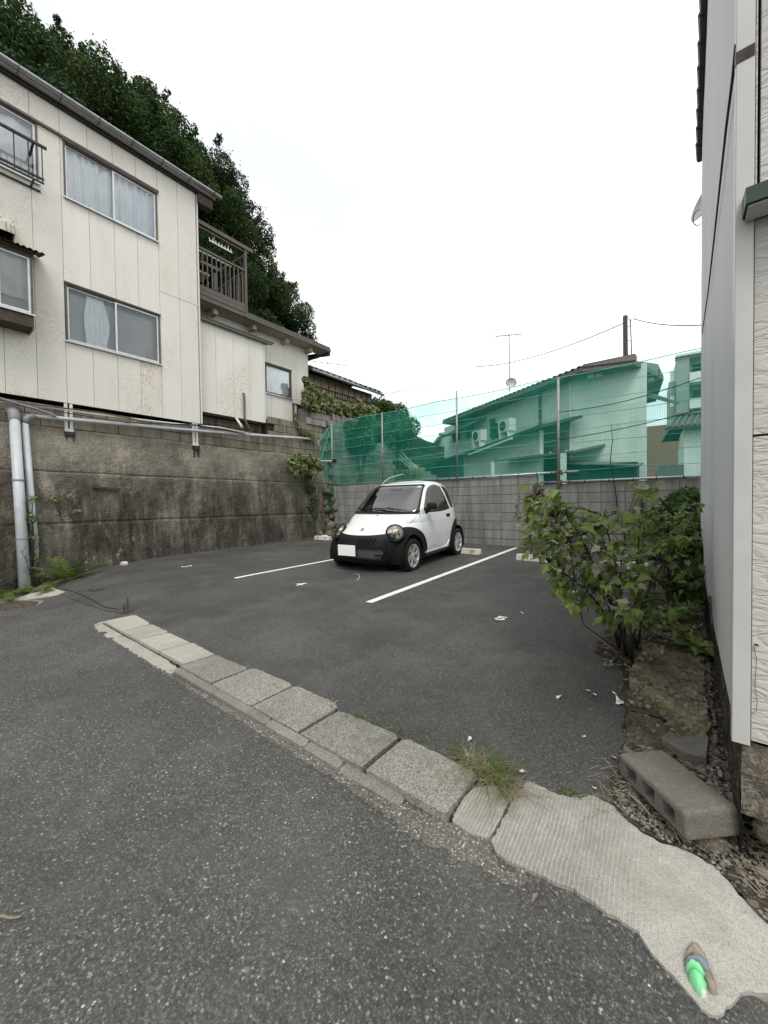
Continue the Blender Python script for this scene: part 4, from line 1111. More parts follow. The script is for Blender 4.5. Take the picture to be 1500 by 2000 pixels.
# seam cords woven through the net
for k in range(8):
    z0 = NZ - .03 - .27 * k
    pts = [(x, WY + .02, (sag(x) if k == 0 else z0 - .02 * abs(math.sin(x * 1.25 + k)) + (.0 if x < 0 else 0))) for x in np.linspace(-8.70, .6, 44) if z0 > botz(x) + .03]
    mb = MB(); mb.tube(pts, .005 if k else .008, 5); mb.build('seam_cord', m_plain('net_cord', (.10, .42, .30), .6, var=.05) if k == 0 else MAT['cord'], NET) if k else None
    if k == 0:
        MAT['cord'] = m_plain('net_cord', (.10, .50, .36), .6, var=.05); mb.build('seam_cord', MAT['cord'], NET)
mb = MB(); mb.tube([(-9.02, WY - .3, 3.15), (-8.70, WY - .02, 3.72)], .012, 6); mb.tube([(-8.7, WY - .02, 3.7), (-8.95, WY - .28, 2.6)], .008, 6); mb.build('edge_cord', MAT['cord'], NET)
# dark sagging ropes on the right half
for (z0, z1, s_) in ((3.02, 3.28, .10), (2.46, 2.75, .05)):
    pts = [Vector((x, WY - .04, z0 + (z1 - z0) * (x + 2.1) / 2.4 - s_ * math.sin(math.pi * min(1, max(0, (x + 2.1) / 2.4))))) for x in np.linspace(-2.1, .5, 16)]
    mb = MB(); mb.tube(pts, .008, 5); mb.build('rope', MAT['cable'], NET)
pts = [Vector((x, WY - .03, 2.42 + .012 * (x + 8) - .05 * abs(math.sin((x + 8) * .9)))) for x in np.linspace(-6.9, -2.1, 30)]
mb = MB(); mb.tube(pts, .006, 5); mb.build('rope', MAT['cord'], NET)
# posts
for px, zt, zb in ((650, 3.68, 1.72), (748.5, 3.75, 1.74), (894, 3.90, 1.74), (1091.5, 3.72, 1.36)):
    x = onY(px, 900, WY).x
    mb = MB(); mb.tube([(x, WY - .03, zb), (x, WY - .03, zt)], .022, 10)
    if px > 1000: mb.tube([(x, WY - .03, zb), (x, WY - .03, zt)], .026, 10)
    mb.build('post', MAT['postm'] if 'postm' in MAT else MAT.setdefault('postm', m_plain('steel_post', (.36, .35, .35), .5, .3, var=.2)), NET, smooth=True)
x = onY(611, 900, 8.1).x
mb = MB(); mb.tube([(-9.0, WY - .3, .3), (-9.02, WY - .3, 3.2)], .02, 8); mb.build('end_post', MAT['postm'], NET, smooth=True)
mb = MB(); mb.tube([(-9.0, WY - .32, 2.55), (-8.62, WY - .05, 2.55)], .018, 8); mb.build('brace', MAT['galv'], NET)
mb = MB(); mb.box((-8.66, WY - .09, 2.5), (-8.58, WY + .02, 2.6)); mb.build('clamp', MAT['darkm'], NET)
# bottom rails: steel tube on the left, pale bamboo-like tube with joints to the right
mb = MB(); mb.tube([(-9.0, WY + .03, 1.775), (-5.75, WY + .03, 1.785)], .022, 8); mb.build('bottom_rail', MAT['rusty'], NET, smooth=True)
def jointed(x0, z0, x1, z1, step=.34, r=.024):
    o = mb = MB(); mb.tube([(x0, WY - .02, z0), (x1, WY - .02, z1)], r, 10); o = mb.build('bottom_rail', MAT['galv'], NET, smooth=True)
    x = x0 + .15
    while x < x1:
        t = (x - x0) / (x1 - x0); z = z0 + (z1 - z0) * t; mb = MB(); mb.tube([(x - .008, WY - .02, z), (x + .008, WY - .02, z)], r + .006, 8); mb.build('tie', MAT['darkm'], o); x += step * random.uniform(.75, 1.25)
jointed(-5.75, 1.785, -1.72, 1.80)
jointed(-2.46, 1.60, .55, 1.60)
mb = MB(); mb.box((-2.13, WY - .06, 1.74), (-2.02, WY + .02, 1.84)); mb.box((-2.12, WY - .06, 1.56), (-2.03, WY + .02, 1.64)); mb.build('clamp', MAT['rusty'], NET)

# ================================================================== BEYOND THE NET
HZ = -1.6
# --- two storey house with shallow tiled roof
h2 = thing('neighbour_house', (2, 16, HZ), 'pale two storey house with broad dark eaves behind the green net', 'house')
MAT['hwall'] = m_plain('pale_render', (.76, .77, .73), .8, var=.05, sc=3)
MAT['hwall2'] = m_plain('shaded_render', (.52, .53, .49), .8, var=.05, sc=3)
AY = 13.9
A0 = onY(1113, 900, AY); A1 = onY(1262, 900, AY)
dB = Vector((-math.sin(rad(58)), math.cos(rad(58)), 0)); nB = Vector((-dB.y, dB.x, 0)) * 1
pB = Vector((A0.x, AY, 0)); lenB = 8.6
E1 = pB + dB * lenB
ze = 5.15
back = Vector((A1.x + .2, AY + 7, 0))
# wall A
mb = MB(); mb.box((A0.x, AY, HZ), (A1.x, AY + .2, ze + .15)); mb.build('front_wall', MAT['hwall'], h2)
mb = MB(); dA = Vector((A1.x, AY, 0)).normalized() * 4
mb.prism([(A1.x - .3, AY + .2, HZ), (A1.x - .05, AY + .2, HZ), (A1.x + dA.x - .25, AY + dA.y, HZ), (A1.x + dA.x - .6, AY + dA.y, HZ)], (0, 0, ze + .1 - HZ)); mb.build('side_wall', MAT['hwall'], h2)
nIn = Vector((dB.y, -dB.x, 0)) * -1   # pointing away from the camera
if nIn.dot(Vector((0, 1, 0))) < 0: nIn = -nIn
def quadwall(mb, p, d, l0, l1, z0, z1, nin, t=.2):
    a = p + d * l0; b = p + d * l1
    mb.prism([(a.x, a.y, z0), (b.x, b.y, z0), (b.x, b.y, z1), (a.x, a.y, z1)], nin * t)
mb = MB(); quadwall(mb, pB, dB, .001, lenB, HZ, ze + .12, nIn); mb.build('long_wall', MAT['hwall'], h2)
mb = MB(); mb.tube([(A0.x + .02, AY - .05, HZ), (A0.x + .02, AY - .05, ze)], .035, 6); mb.build('downpipe', MAT['white'], h2)
p = pB + dB * 1.35; mb = MB(); mb.tube([(p.x, p.y - .08, HZ), (p.x, p.y - .08, ze)], .05, 6); mb.build('downpipe', MAT['brown'], h2)
# eaves as a broad slab, then the roof above
ev_px = [(864, 829), (1136, 727), (1241, 714), (1296, 743)]
ev = [onZ(x, y, ze) for x, y in ev_px]
d3 = Vector((ev[3].x, ev[3].y, 0)).normalized()
far = [ev[3] + d3 * 3 + Vector((-.25, .2, 0)), ev[0] + Vector((2.0, 5.5, 0))]
poly = ev + far
MAT['eave'] = m_plain('eave_board', (.16, .16, .15), .8, var=.15)
mb = MB(); mb.prism([(p.x, p.y, ze + .02) for p in poly], (0, 0, .12)); mb.build('eaves', MAT['eave'], h2)
apexA = (ev[1] + ev[2]) / 2 + Vector((1.0, 4.5, 1.15)); apexB = ev[0] + (ev[1] - ev[0]) * .45 + Vector((1.6, 3.6, 1.0))
mb = MB(); base = [Vector((p.x, p.y, ze + .145)) for p in poly]
mb.add(base + [apexA, apexB], [(0, 1, 6, 7), (1, 2, 6), (2, 3, 6), (3, 4, 6), (4, 5, 7, 6), (5, 0, 7)]); mb.build('roof', MAT['tile'], h2)
n_ = 34
tmq = MB(); tmq.tube([(0, 0, 0), (0, .42, .10)], .07, 6); tq = tmq.mesh('roof_tile'); tq.materials.append(MAT['tile'])
for i in range(n_):
    t = (i + .5) / n_; p = ev[0].lerp(ev[1], t); link('roof_tile', tq, h2, (p.x, p.y + .03, ze + .17), (0, 0, -.35))
mb = MB(); a, b = ev[1], ev[2]; mb.prism([(a.x, a.y - .04, ze + .146), (b.x, b.y - .04, ze + .146), (b.x, b.y - .04, ze + .34), (a.x + .05, a.y - .04, ze + .22)], (.02, .3, 0)); mb.build('fascia', m_plain('brown_fascia', (.17, .15, .14), .7), h2)
for px, py in ((1153, 733), (1169, 731), (1205, 729), (1240, 727), (1271, 739)):
    p = onZ(px, py, ze - .0); mb = MB(); mb.box((p.x - .08, p.y - .04, ze - .06), (p.x + .08, p.y + .1, ze + .018)); mb.build('rafter_tip', MAT['white'], h2)
# lower side roof on the right of wall A
p = onY(1262, 780, AY + .3); mb = MB(); mb.prism([(A1.x + .01, AY + .4, 4.35), (A1.x + .55, AY + .45, 4.1), (A1.x + .55, AY + .45, 4.2), (A1.x + .01, AY + .4, 4.5)], (.2, .5, 0)); mb.build('side_roof', MAT['eave'], h2)
mb = MB(); mb.tube([(A1.x, AY + .3, ze - .42), (A1.x + .28, AY + .3, ze - .34), (A1.x + .3, AY + .3, ze - .05)], .03, 6); mb.build('gutter_outlet', MAT['brown'], h2)
# windows on the long wall
def wallpt(px, py): return onP(px, py, pB, nIn)
def wwin(x0, x1, yt, yb, mat='dark', nm='window'):
    a = wallpt(x0, yb); b = wallpt(x1, yb); c = wallpt(x0, yt)
    zt, zb = c.z, a.z; mb = MB(); o3 = -nIn * .03
    mb.prism([(a.x + o3.x, a.y + o3.y, zb), (b.x + o3.x, b.y + o3.y, zb), (b.x + o3.x, b.y + o3.y, zt), (a.x + o3.x, a.y + o3.y, zt)], nIn * .025)
    W = mb.build(nm, MAT['darkm'], h2)
    m2 = MB(); i = .06; dd = (b - a).normalized() * i; o4 = -nIn * .036
    m2.prism([(a.x + dd.x + o4.x, a.y + dd.y + o4.y, zb + i), (b.x - dd.x + o4.x, b.y - dd.y + o4.y, zb + i), (b.x - dd.x + o4.x, b.y - dd.y + o4.y, zt - i), (a.x + dd.x + o4.x, a.y + dd.y + o4.y, zt - i)], nIn * .004)
    m2.build('pane', MAT['room'], W); return W
wwin(885, 899, 845, 863); wwin(912, 925, 836, 858); wwin(960, 990, 830, 860); wwin(958, 968, 820, 855)
# small hood roof over those windows
a = wallpt(882, 850); b = wallpt(950, 822)
mb = MB(); mb.prism([(a.x, a.y, a.z), (b.x, b.y, b.z + .1), (b.x - nIn.x * .7, b.y - nIn.y * .7, b.z - .15), (a.x - nIn.x * .7, a.y - nIn.y * .7, a.z - .2)], (0, 0, .08)); mb.build('hood_roof', MAT['eave'], h2)
# lower roof strip in front of the long wall
L = [onZ(792, 921, 2.1), onZ(905, 884, 2.1), onZ(1000, 856, 2.1), onZ(1056, 838, 2.1)]
def lowroof(name, pf, depth, rise, mat, th=.1):
    mb = MB(); n = len(pf); b_ = [p + nIn * depth + Vector((0, 0, rise)) for p in pf]
    for i in range(n - 1):
        mb.prism([pf[i], pf[i + 1], b_[i + 1], b_[i]], (0, 0, th))
    return mb.build(name, mat, h2)
pf = [onZ(792, 921, 2.0), onZ(1056, 842, 2.9)]
pf = [onP(792, 922, pB - nIn * 1.7, nIn), onP(915, 886, pB - nIn * 1.7, nIn), onP(1054, 836, pB - nIn * 1.7, nIn)]
lowroof('lower_roof', pf, 1.7, .42, MAT['tile'])
mb = MB(); mb.bar(onP(916, 888, pB - nIn * 1.8, nIn), onP(1000, 856, pB - nIn * 1.8, nIn), .06, .06); mb.build('lower_gutter', MAT['white'], h2)
pL = pB - nIn * 1.3
def lowwall(x0, x1, yt0, yt1, mat, nm):
    a = onP(x0, yt0, pL, nIn); b = onP(x1, yt1, pL, nIn)
    mb = MB(); mb.prism([(a.x, a.y, HZ), (b.x, b.y, HZ), (b.x, b.y, b.z), (a.x, a.y, a.z)], nIn * .15); return mb.build(nm, mat, h2)
lowwall(800, 905, 922, 892, MAT['eave'], 'shed_wall'); lowwall(905.5, 1054, 890, 840, MAT['hwall'], 'lower_wall')
# carport style awning
cz = 1.72
cp = [onP(963, 899, (0, 12.2, 0), (0, 1, 0)), onP(1120, 868, (0, 12.2, 0), (0, 1, 0))]
C0 = onZ(963, 902, 2.62); C1 = onZ(1122, 884, 2.62); C2 = C1 + Vector((.6, 1.8, .35)); C3 = C0 + Vector((1.9, 2.8, .35))
mb = MB(); mb.prism([C0, C1, C2, C3], (0, 0, .07)); mb.build('porch_roof', MAT['eave'], h2)
for k in range(11):
    p = C0.lerp(C1, (k + .5) / 11) + Vector((.08, .25, .09)); mb = MB(); mb.box((p.x - .02, p.y - .02, p.z), (p.x + .02, p.y + .02, p.z + .05)); mb.build('roof_bolt', MAT['white'], h2)
mb = MB(); mb.bar((C0.x, C0.y, HZ), (C0.x, C0.y, 2.62), .1); mb.bar((C1.x - .3, C1.y, HZ), (C1.x - .3, C1.y, 2.62), .14); mb.build('porch_post', MAT['hwall'], h2)
a = C0.lerp(C1, .28) + Vector((.3, .8, 0)); b = C0.lerp(C1, .9) + Vector((.3, .8, 0)); mb = MB(); mb.prism([(a.x, a.y, HZ), (b.x, b.y, HZ), (b.x, b.y, 2.4), (a.x, a.y, 2.4)], (0, .1, 0)); mb.build('garage_door', MAT['room'], h2)
a = onZ(1100, 933, 1.75); mb = MB(); a = onY(1100, 906, 12.6); b = onY(1250, 911, 12.6); mb.prism([(a.x, 12.6, a.z), (b.x, 12.6, b.z), (b.x, 13.7, b.z + .15), (a.x, 13.7, a.z + .15)], (0, 0, .04)); mb.build('lean_to_roof', MAT['eave'], h2)
mb = MB(); mb.box((a.x + .1, 12.9, HZ), (b.x - .1, 13.6, a.z - .05)); mb.build('lean_to_wall', MAT['room'], h2)

# air conditioners
def aircon(px, py, w, label):
    c = onP(px, py, pB - nIn * .9, nIn); d = dB; o_ = thing('air_conditioner', c, label, 'air conditioner', 'air conditioners on the neighbour house')
    R3 = Matrix(((d.x, nIn.x, 0), (d.y, nIn.y, 0), (0, 0, 1)))
    def bx(mb, lo, hi):
        x0, y0, z0 = lo; x1, y1, z1 = hi
        vs = [c + R3 @ Vector(v) for v in [(x0, y0, z0), (x1, y0, z0), (x1, y1, z0), (x0, y1, z0), (x0, y0, z1), (x1, y0, z1), (x1, y1, z1), (x0, y1, z1)]]
        mb.add(vs, [(0, 3, 2, 1), (4, 5, 6, 7), (0, 1, 5, 4), (1, 2, 6, 5), (2, 3, 7, 6), (3, 0, 4, 7)])
    mb = MB(); bx(mb, (-.40 * w, -.15, 0), (.40 * w, .15, .56 * w)); mb.build('case', MAT['offwhite'], o_)
    mb = MB(); vs = []; n = 18; cc = c + R3 @ Vector((.06 * w, -.156, .28 * w))
    mb.tube([cc, cc - nIn * .012], .22 * w, 20); mb.build('fan_grille', MAT['darkm'], o_)
    for s_ in (-.3 * w, .3 * w):
        mb = MB(); bx(mb, (s_ - .02, -.16, -.26), (s_ + .02, .12, -.0)); mb.build('foot', MAT['white'], o_)
aircon(936, 862, .8, 'left air conditioner unit on the lower roof behind the net')
aircon(990, 844, .82, 'right air conditioner unit on the lower roof behind the net')

# --- antenna with dish on that roof
def tv_antenna(base, h, blen, label, ang=.3, r=.02, n=9, group=None):
    a = thing('tv_antenna', base, label, 'antenna', group)
    mb = MB(); mb.tube([base, base + Vector((0, 0, h))], r, 6); mb.build('mast', MAT['wire'], a)
    d = Vector((math.cos(ang), math.sin(ang), 0)); c = base + Vector((0, 0, h - .05)); s_ = Vector((-d.y, d.x, 0))
    mb = MB(); mb.tube([c - d * blen * .5, c + d * blen * .5], r * .8, 5); mb.build('boom', MAT['wire'], a)
    for k in range(n):
        p = c - d * blen * .5 + d * blen * (k + .3) / n; mb = MB(); e = .16 if k else .26
        mb.tube([p - s_ * e, p + s_ * e], r * .4, 4); mb.build('element', MAT['wire'], a)
    p = c - d * blen * .5; mb = MB(); mb.tube([p + Vector((0, 0, .3)) - d * .12, p, p - Vector((0, 0, .3)) - d * .12], r * .5, 4); mb.build('reflector', MAT['wire'], a)
    return a
ab = onY(995, 764, 17.0); at_ = onY(996, 652, 17.0)
ta = tv_antenna(ab, at_.z - ab.z, 1.15, 'tall TV antenna on the roof of the pale house with a dish at its foot', rad(28), .022)
dd = thing('satellite_dish', ab + Vector((0, -.1, .25)), 'small round grey dish on the antenna mast of the pale house', 'satellite dish')
M = Matrix.Translation(ab + Vector((.12, -.12, .3))) @ Matrix.Rotation(rad(25), 4, 'Z') @ Matrix.Rotation(rad(80), 4, 'X')
mb = MB(); mb.lathe([(.001, .0), (.12, .012), (.22, .05), (.235, .055), (.22, .045), (.12, .0), (.001, -.012)], 20, M); mb.build('reflector', MAT['postm'], dd, smooth=True)
mb = MB(); mb.tube([ab + Vector((0, 0, .2)), ab + Vector((.12, -.1, .3))], .02, 6); mb.build('arm', MAT['wire'], dd)
mb = MB(); p = ab + Vector((0, 0, .75)); mb.tube([p, p + Vector((-.35, 0, .15)), p + Vector((-.65, -.1, -.5)), p + Vector((-.8, -.2, -1.1))], .008, 4); o = mb.build('loose_wire', MAT['wire']); tag(o, 'thin loose wire hanging from the antenna mast of the pale house', 'wire'); recenter(o, p)

# --- utility pole and overhead lines
pb = onD(1225, 790, 24); pt = onD(1221, 617, 24)
up_ = thing('utility_pole', pb, 'dark wooden utility pole rising behind the pale house', 'utility pole')
mb = MB(); mb.tube([pb - Vector((0, 0, 6)), pt], [.17, .13], 10); mb.build('pole', MAT['bark'], up_, smooth=True)
mb = MB(); s_ = Vector(CR) * .33; a = pb.lerp(pt, .35) + s_ * 1.1; b = pt + s_ - Vector((0, 0, .2)); mb.tube([a, b], .035, 6)
for k in range(4): p = pb.lerp(pt, .4 + k * .16); mb.tube([p, p + s_ * 1.05], .02, 5)
mb.build('service_riser', MAT['wire'], up_)
mb = MB(); c_ = pt + s_ * 1.3 - Vector((0, 0, .1)); mb.tube([c_ + Vector(CR) * .25 * math.cos(t) + Vector((0, 0, .22 * math.sin(t))) for t in np.linspace(0, 6.0, 14)], .018, 5); mb.build('cable_coil', MAT['wire'], up_)
def line(label, pts, r, nm='overhead_wire', mat='wire', cat='wire', group=None):
    mb = MB(); mb.tube(pts, r, 5); o = mb.build(nm, MAT[mat]); tag(o, label, cat, group); recenter(o, pts[0]); return o
def catn(a, b, s_, n=12): return [a.lerp(b, i / n) - Vector((0, 0, s_ * 4 * (i / n) * (1 - i / n))) for i in range(n + 1)]
line('thick overhead cable from the utility pole to the right', catn(onD(1236, 622, 23.6), onD(1420, 630, 15), .25), .028)
line('thin overhead line falling from the utility pole to the far left', catn(onD(1216, 632, 24), onD(930, 716, 42), .6), .034)
line('thin overhead wire seen through the net right of the pale house', catn(onD(1270, 862, 30), onD(1420, 830, 20), .3), .03)
line('faint distant wire above the tree behind the net', catn(onD(700, 776, 40), onD(880, 737, 60), .4), .016)

# --- apartment block, far right
ap0 = onD(1306, 985, 46); 
apt = thing('apartment_block', (ap0.x, ap0.y, HZ), 'grey multi storey apartment block with balconies at the far right', 'apartment block')
ax = Vector((math.cos(rad(4)), math.sin(rad(4)), 0)); ay_ = Vector((-ax.y, ax.x, 0))
zt = onD(1330, 703, 46).z; MAT['aptw'] = m_plain('apartment_wall', (.33, .34, .32), .8, var=.06)
o0 = Vector((ap0.x, ap0.y, 0))
def apbox(mb, x0, x1, y0, y1, z0, z1):
    mb.prism([o0 + ax * x0 + ay_ * y0 + Vector((0, 0, z0)), o0 + ax * x1 + ay_ * y0 + Vector((0, 0, z0)), o0 + ax * x1 + ay_ * y1 + Vector((0, 0, z0)), o0 + ax * x0 + ay_ * y1 + Vector((0, 0, z0))], (0, 0, z1 - z0))
mb = MB(); apbox(mb, .7, 14, 1.4, 9, HZ, zt); apbox(mb, 0, .69, .6, 6, HZ, zt - 2.6); apbox(mb, .7, 1.9, 0, 1.39, HZ, zt); mb.build('wall', MAT['aptw'], apt)
nfl = 8; fh_ = 3.0
for k in range(nfl):
    z = zt - 3.2 - fh_ * k
    if z < HZ: break
    mb = MB(); apbox(mb, 1.91, 14, -.2, 1.38, z, z + .14); mb.build('floor_slab', MAT['white'], apt)
    mb = MB(); apbox(mb, 1.91, 14, -.2, -.08, z + .141, z + 1.15); mb.build('balcony_parapet', MAT['hwall'], apt)
    for j in range(3):
        mb = MB(); apbox(mb, 2.3 + j * 3.8, 5.4 + j * 3.8, 1.36, 1.399, z + .15, z + 2.4); mb.build('window', MAT['room'], apt)
    mb = MB(); apbox(mb, .12, .55, .56, .598, z + .6, z + 1.9); mb.build('window', MAT['hwall'], apt)
mb = MB(); apbox(mb, .6, 14, -.3, 1.5, zt + .001, zt + .25); mb.build('roof_slab', MAT['hwall'], apt)
# --- old tiled house in front of it
th = thing('old_tiled_house', onD(1300, 985, 22).xy.to_3d(), 'old house with grey tiled gable roof below the apartment block', 'house')
c0 = onD(1298, 985, 22); c0.z = 0
def T(u, v, z): return c0 + ax * u + ay_ * v + Vector((0, 0, z))
zr = onD(1315, 803, 22).z; zeav = onD(1300, 838, 22).z
mb = MB(); mb.prism([T(.9, .5, HZ), T(9, .5, HZ), T(9, .5, zeav), T(.9, .5, zeav)], ay_ * 5); mb.build('wall', MAT['hwall'], th)
mb = MB(); mb.prism([T(.0, 0, zeav - .1), T(.0, 0, zeav + .05), T(.6, 2.6, zr), T(.6, 2.6, zr - .15)], ax * 9); mb.prism([T(.6, 2.6, zr), T(.0, 5.4, zeav), T(0, 5.4, zeav - .1), T(.6, 2.6, zr - .15)], ax * 9); mb.build('roof', MAT['tile'], th)
for i in range(24):
    mb = MB(); mb.tube([T(.2 + i * .28, -.02, zeav + .09), T(.6 + i * .28, 2.6, zr + .05)], .06, 5); mb.build('tile_row', MAT['tile_l'], th)
mb = MB(); mb.tube([T(.5, 2.6, zr + .12), T(9, 2.6, zr + .12)], .14, 6); mb.build('ridge', MAT['tile_l'], th)
mb = MB(); mb.prism([T(-.7, .3, 2.2), T(.89, .3, 2.2), T(.89, .3, 3.2), T(-.2, .3, 3.2)], ay_ * 3); mb.build('porch', MAT['eave'], th)
mb = MB(); mb.prism([T(2.6, .42, 3.6), T(9, .42, 3.6), T(9, .42, 3.9), T(2.6, .42, 3.9)], ay_ * .07); mb.prism([T(3.3, .44, HZ), T(9, .44, HZ), T(9, .44, 3.55), T(3.3, .44, 3.55)], ay_ * .05); mb.build('window', MAT['room'], th)
mb = MB(); mb.prism([T(-3.5, -1.5, HZ), T(9, -1.5, HZ), T(9, -1.5, 2.35), T(-3.5, -1.5, 2.35)], ay_ * .3); o = mb.build('dark_hedge_wall', m_plain('dark_boards', (.05, .06, .055), .9, var=.3)); tag(o, 'dark boarded wall running below the old tiled house', 'wall'); recenter(o, T(0, -1.5, HZ))
mb = MB(); mb.prism([T(-3.4, -2.2, 2.0), T(9, -2.2, 2.0), T(9, -1.55, 2.2), T(-3.4, -1.55, 2.2)], (0, 0, .06)); o = mb.build('low_shed_roof', MAT['tile_l']); tag(o, 'low tiled shed roof in front of the dark boarded wall', 'roof'); recenter(o, T(0, -2.2, 2.))
# red brick-coloured building between
p0 = onD(1262, 985, 34); mb = MB(); w_ = 3.2
mb.prism([(p0.x, p0.y, HZ), (p0.x + w_, p0.y, HZ), (p0.x + w_, p0.y, onD(1290, 842, 34).z - .8), (p0.x + w_ * .6, p0.y, onD(1280, 834, 34).z), (p0.x, p0.y, onD(1265, 834, 34).z)], (0, 5, 0)); o = mb.build('brick_house', m_plain('dull_red_wall', (.30, .16, .13), .9, var=.1)); tag(o, 'dull red building between the pale house and the tiled house', 'building'); recenter(o, (p0.x, p0.y, HZ))

# --- far low buildings seen between tree and house
def farbox(label, px0, px1, py, dist, col, nm='far_building', win=True, dz=0):
    a = onD(px0, 985, dist); b = onD(px1, 985, dist); z = onD(px0, py, dist).z
    t = thing(nm, (a.x, a.y, HZ), label, 'building'); d = (b - a); dep = Vector(CF) * dist * .12; dep.z = 0
    mb = MB(); mb.prism([(a.x, a.y, HZ), (b.x, b.y, HZ), (b.x, b.y, z), (a.x, a.y, z)], dep); mb.build('wall', m_plain('far_wall', col, .9, var=.05, sc=1), t)
    mb = MB(); e = d.normalized() * .25; mb.prism([(a.x - e.x, a.y - e.y, z + .01), (b.x + e.x, b.y + e.y, z + .01), (b.x + e.x, b.y + e.y, z + .35), (a.x - e.x, a.y - e.y, z + .35)], dep); mb.build('roof_edge', m_plain('far_roof', tuple(c * .8 for c in col), .9), t)
    if win:
        n = max(2, int((px1 - px0) / 9))
        for k in range(n):
            q0 = a + d * ((k + .25) / n); q1 = a + d * ((k + .7) / n); mb = MB(); off = -Vector(CF) * .03; off.z = 0
            zz = z - (z - 1) * .45
            mb.prism([(q0.x + off.x, q0.y + off.y, zz - .5), (q1.x + off.x, q1.y + off.y, zz - .5), (q1.x + off.x, q1.y + off.y, zz + .6), (q0.x + off.x, q0.y + off.y, zz + .6)], off * .5); mb.build('window', MAT['room'], t)
farbox('wide grey distant building seen between the tree and the pale house', 802, 880, 876, 60, (.50, .52, .50))
farbox('small white distant house in front of the grey building', 795, 850, 900, 48, (.68, .66, .62))
farbox('grey block with a chimney left of the pale house', 862, 905, 860, 36, (.36, .37, .35))
farbox('low pale building behind the stair railing', 760, 800, 905, 44, (.55, .56, .53))
a = onD(867, 862, 35.5); mb = MB(); mb.tube([a - Vector((0, 0, .5)), a + Vector((0, 0, .55))], .3, 8); mb.tube([a + Vector((0, 0, .55)), a + Vector((0, 0, .75))], .5, 8); o = mb.build('chimney', MAT['aptw']); tag(o, 'small capped chimney on the grey block behind the net', 'chimney'); recenter(o, a)
far_ant = onD(805, 905, 40); tv_antenna(far_ant, onD(805, 835, 40).z - far_ant.z, 1.2, 'distant TV antenna seen through the net beside the tree', .2, .03, 5)
# antenna over the tiled house at the left
la = onX(641, 742, -10.6); tv_antenna(la, onX(641, 707, -10.6).z - la.z, 1.5, 'thin TV antenna above the grey tiled roof at the left', rad(60), .012, 7)

# --- white stair railing on the bank
sr = thing('stair_railing', (-6.5, 13, 1), 'white painted stair railing descending behind the net', 'railing')
SY = 13.2
def sp(x, y): return onY(x, y, SY)
for nm, pts_ in (('handrail', [(745, 848), (775, 872), (800, 901), (815, 914)]), ('middle_rail', [(763, 870), (778, 886), (800, 908), (809, 914)]), ('lower_rail', [(776, 892), (800, 914)])):
    mb = MB(); mb.tube([sp(*q_) for q_ in pts_], .03, 6); mb.build(nm, MAT['white'], sr)
for x, a, b in ((776, 868, 901), (800, 899, 916)):
    mb = MB(); mb.tube([sp(x, a), sp(x, b)], .035, 6); mb.build('post', MAT['white'], sr)
dr = thing('dark_railing', sp(790, 900), 'dark square railing beside the white stair railing', 'railing')
for x0, y0_, x1, y1_ in ((780, 862, 780, 880), (787, 876, 807, 884), (807, 884, 807, 905), (798, 880, 798, 900), (787, 882, 807, 890)):
    mb = MB(); mb.bar(onY(x0, y0_, 14.4), onY(x1, y1_, 14.4), .06); mb.build('bar', MAT['darkm'], dr)
# concrete stair blocks under the railing
for k in range(4):
    a = sp(770 + k * 11, 905 + k * 7); mb = MB(); mb.box((a.x - .3, SY + .05, HZ), (a.x + .5, SY + 1.2, a.z)); o = mb.build('stair_step', MAT['block_u']); tag(o, ('highest', 'second highest', 'second lowest', 'lowest')[k] + ' concrete step under the white stair railing behind the net', 'step', 'steps behind the net'); recenter(o, (a.x, SY, HZ))
# ================================================================== foliage generators
def leaf_cloud(centers, radii, n, size, parent, mat, name='crown', squash=(1, 1, 1), aspect=.55, upbias=.3, hollow=.55, seed=0, weights=None):
    """many small two-triangle leaves spread over a set of clumps"""
    rng = np.random.default_rng(seed)
    C_ = np.array([tuple(c) for c in centers]); R_ = np.array(radii, float)
    w = (R_ ** 2) if weights is None else np.array(weights); w = w / w.sum()
    k = rng.choice(len(C_), n, p=w)
    d = rng.normal(size=(n, 3)); d /= np.linalg.norm(d, axis=1)[:, None]
    r = hollow + (1 - hollow) * rng.random(n) ** .7
    r *= 1 + .22 * rng.normal(size=n) * (rng.random(n) < .25)
    P_ = C_[k] + d * (r * R_[k])[:, None] * np.array(squash)
    nrm = d + rng.normal(size=(n, 3)) * .7; nrm[:, 2] += upbias; nrm /= np.linalg.norm(nrm, axis=1)[:, None]
    a = rng.normal(size=(n, 3)); a -= (a * nrm).sum(1)[:, None] * nrm; a /= np.linalg.norm(a, axis=1)[:, None]
    b = np.cross(nrm, a); s_ = size * (.6 + .8 * rng.random(n))[:, None]
    V = np.stack([P_ - a * s_, P_ + b * s_ * aspect + nrm * s_ * .15, P_ + a * s_, P_ - b * s_ * aspect + nrm * s_ * .15], 1).reshape(-1, 3)
    F = np.arange(n * 4).reshape(-1, 4)
    return raw_mesh(name, V, F, mat, parent)
def clumps(c, R, n, rr=(.28, .45), seed=0, squash=(1, 1, .85), low=-.35):
    rng = np.random.default_rng(seed); out = []; rad_ = []
    while len(out) < n:
        d = rng.normal(size=3); d /= np.linalg.norm(d)
        if d[2] < low: continue
        q_ = np.array(c) + d * R * (.55 + .45 * rng.random()) * np.array(squash); out.append(q_); rad_.append(R * rng.uniform(*rr))
    out.append(np.array(c)); rad_.append(R * .62)
    return out, rad_
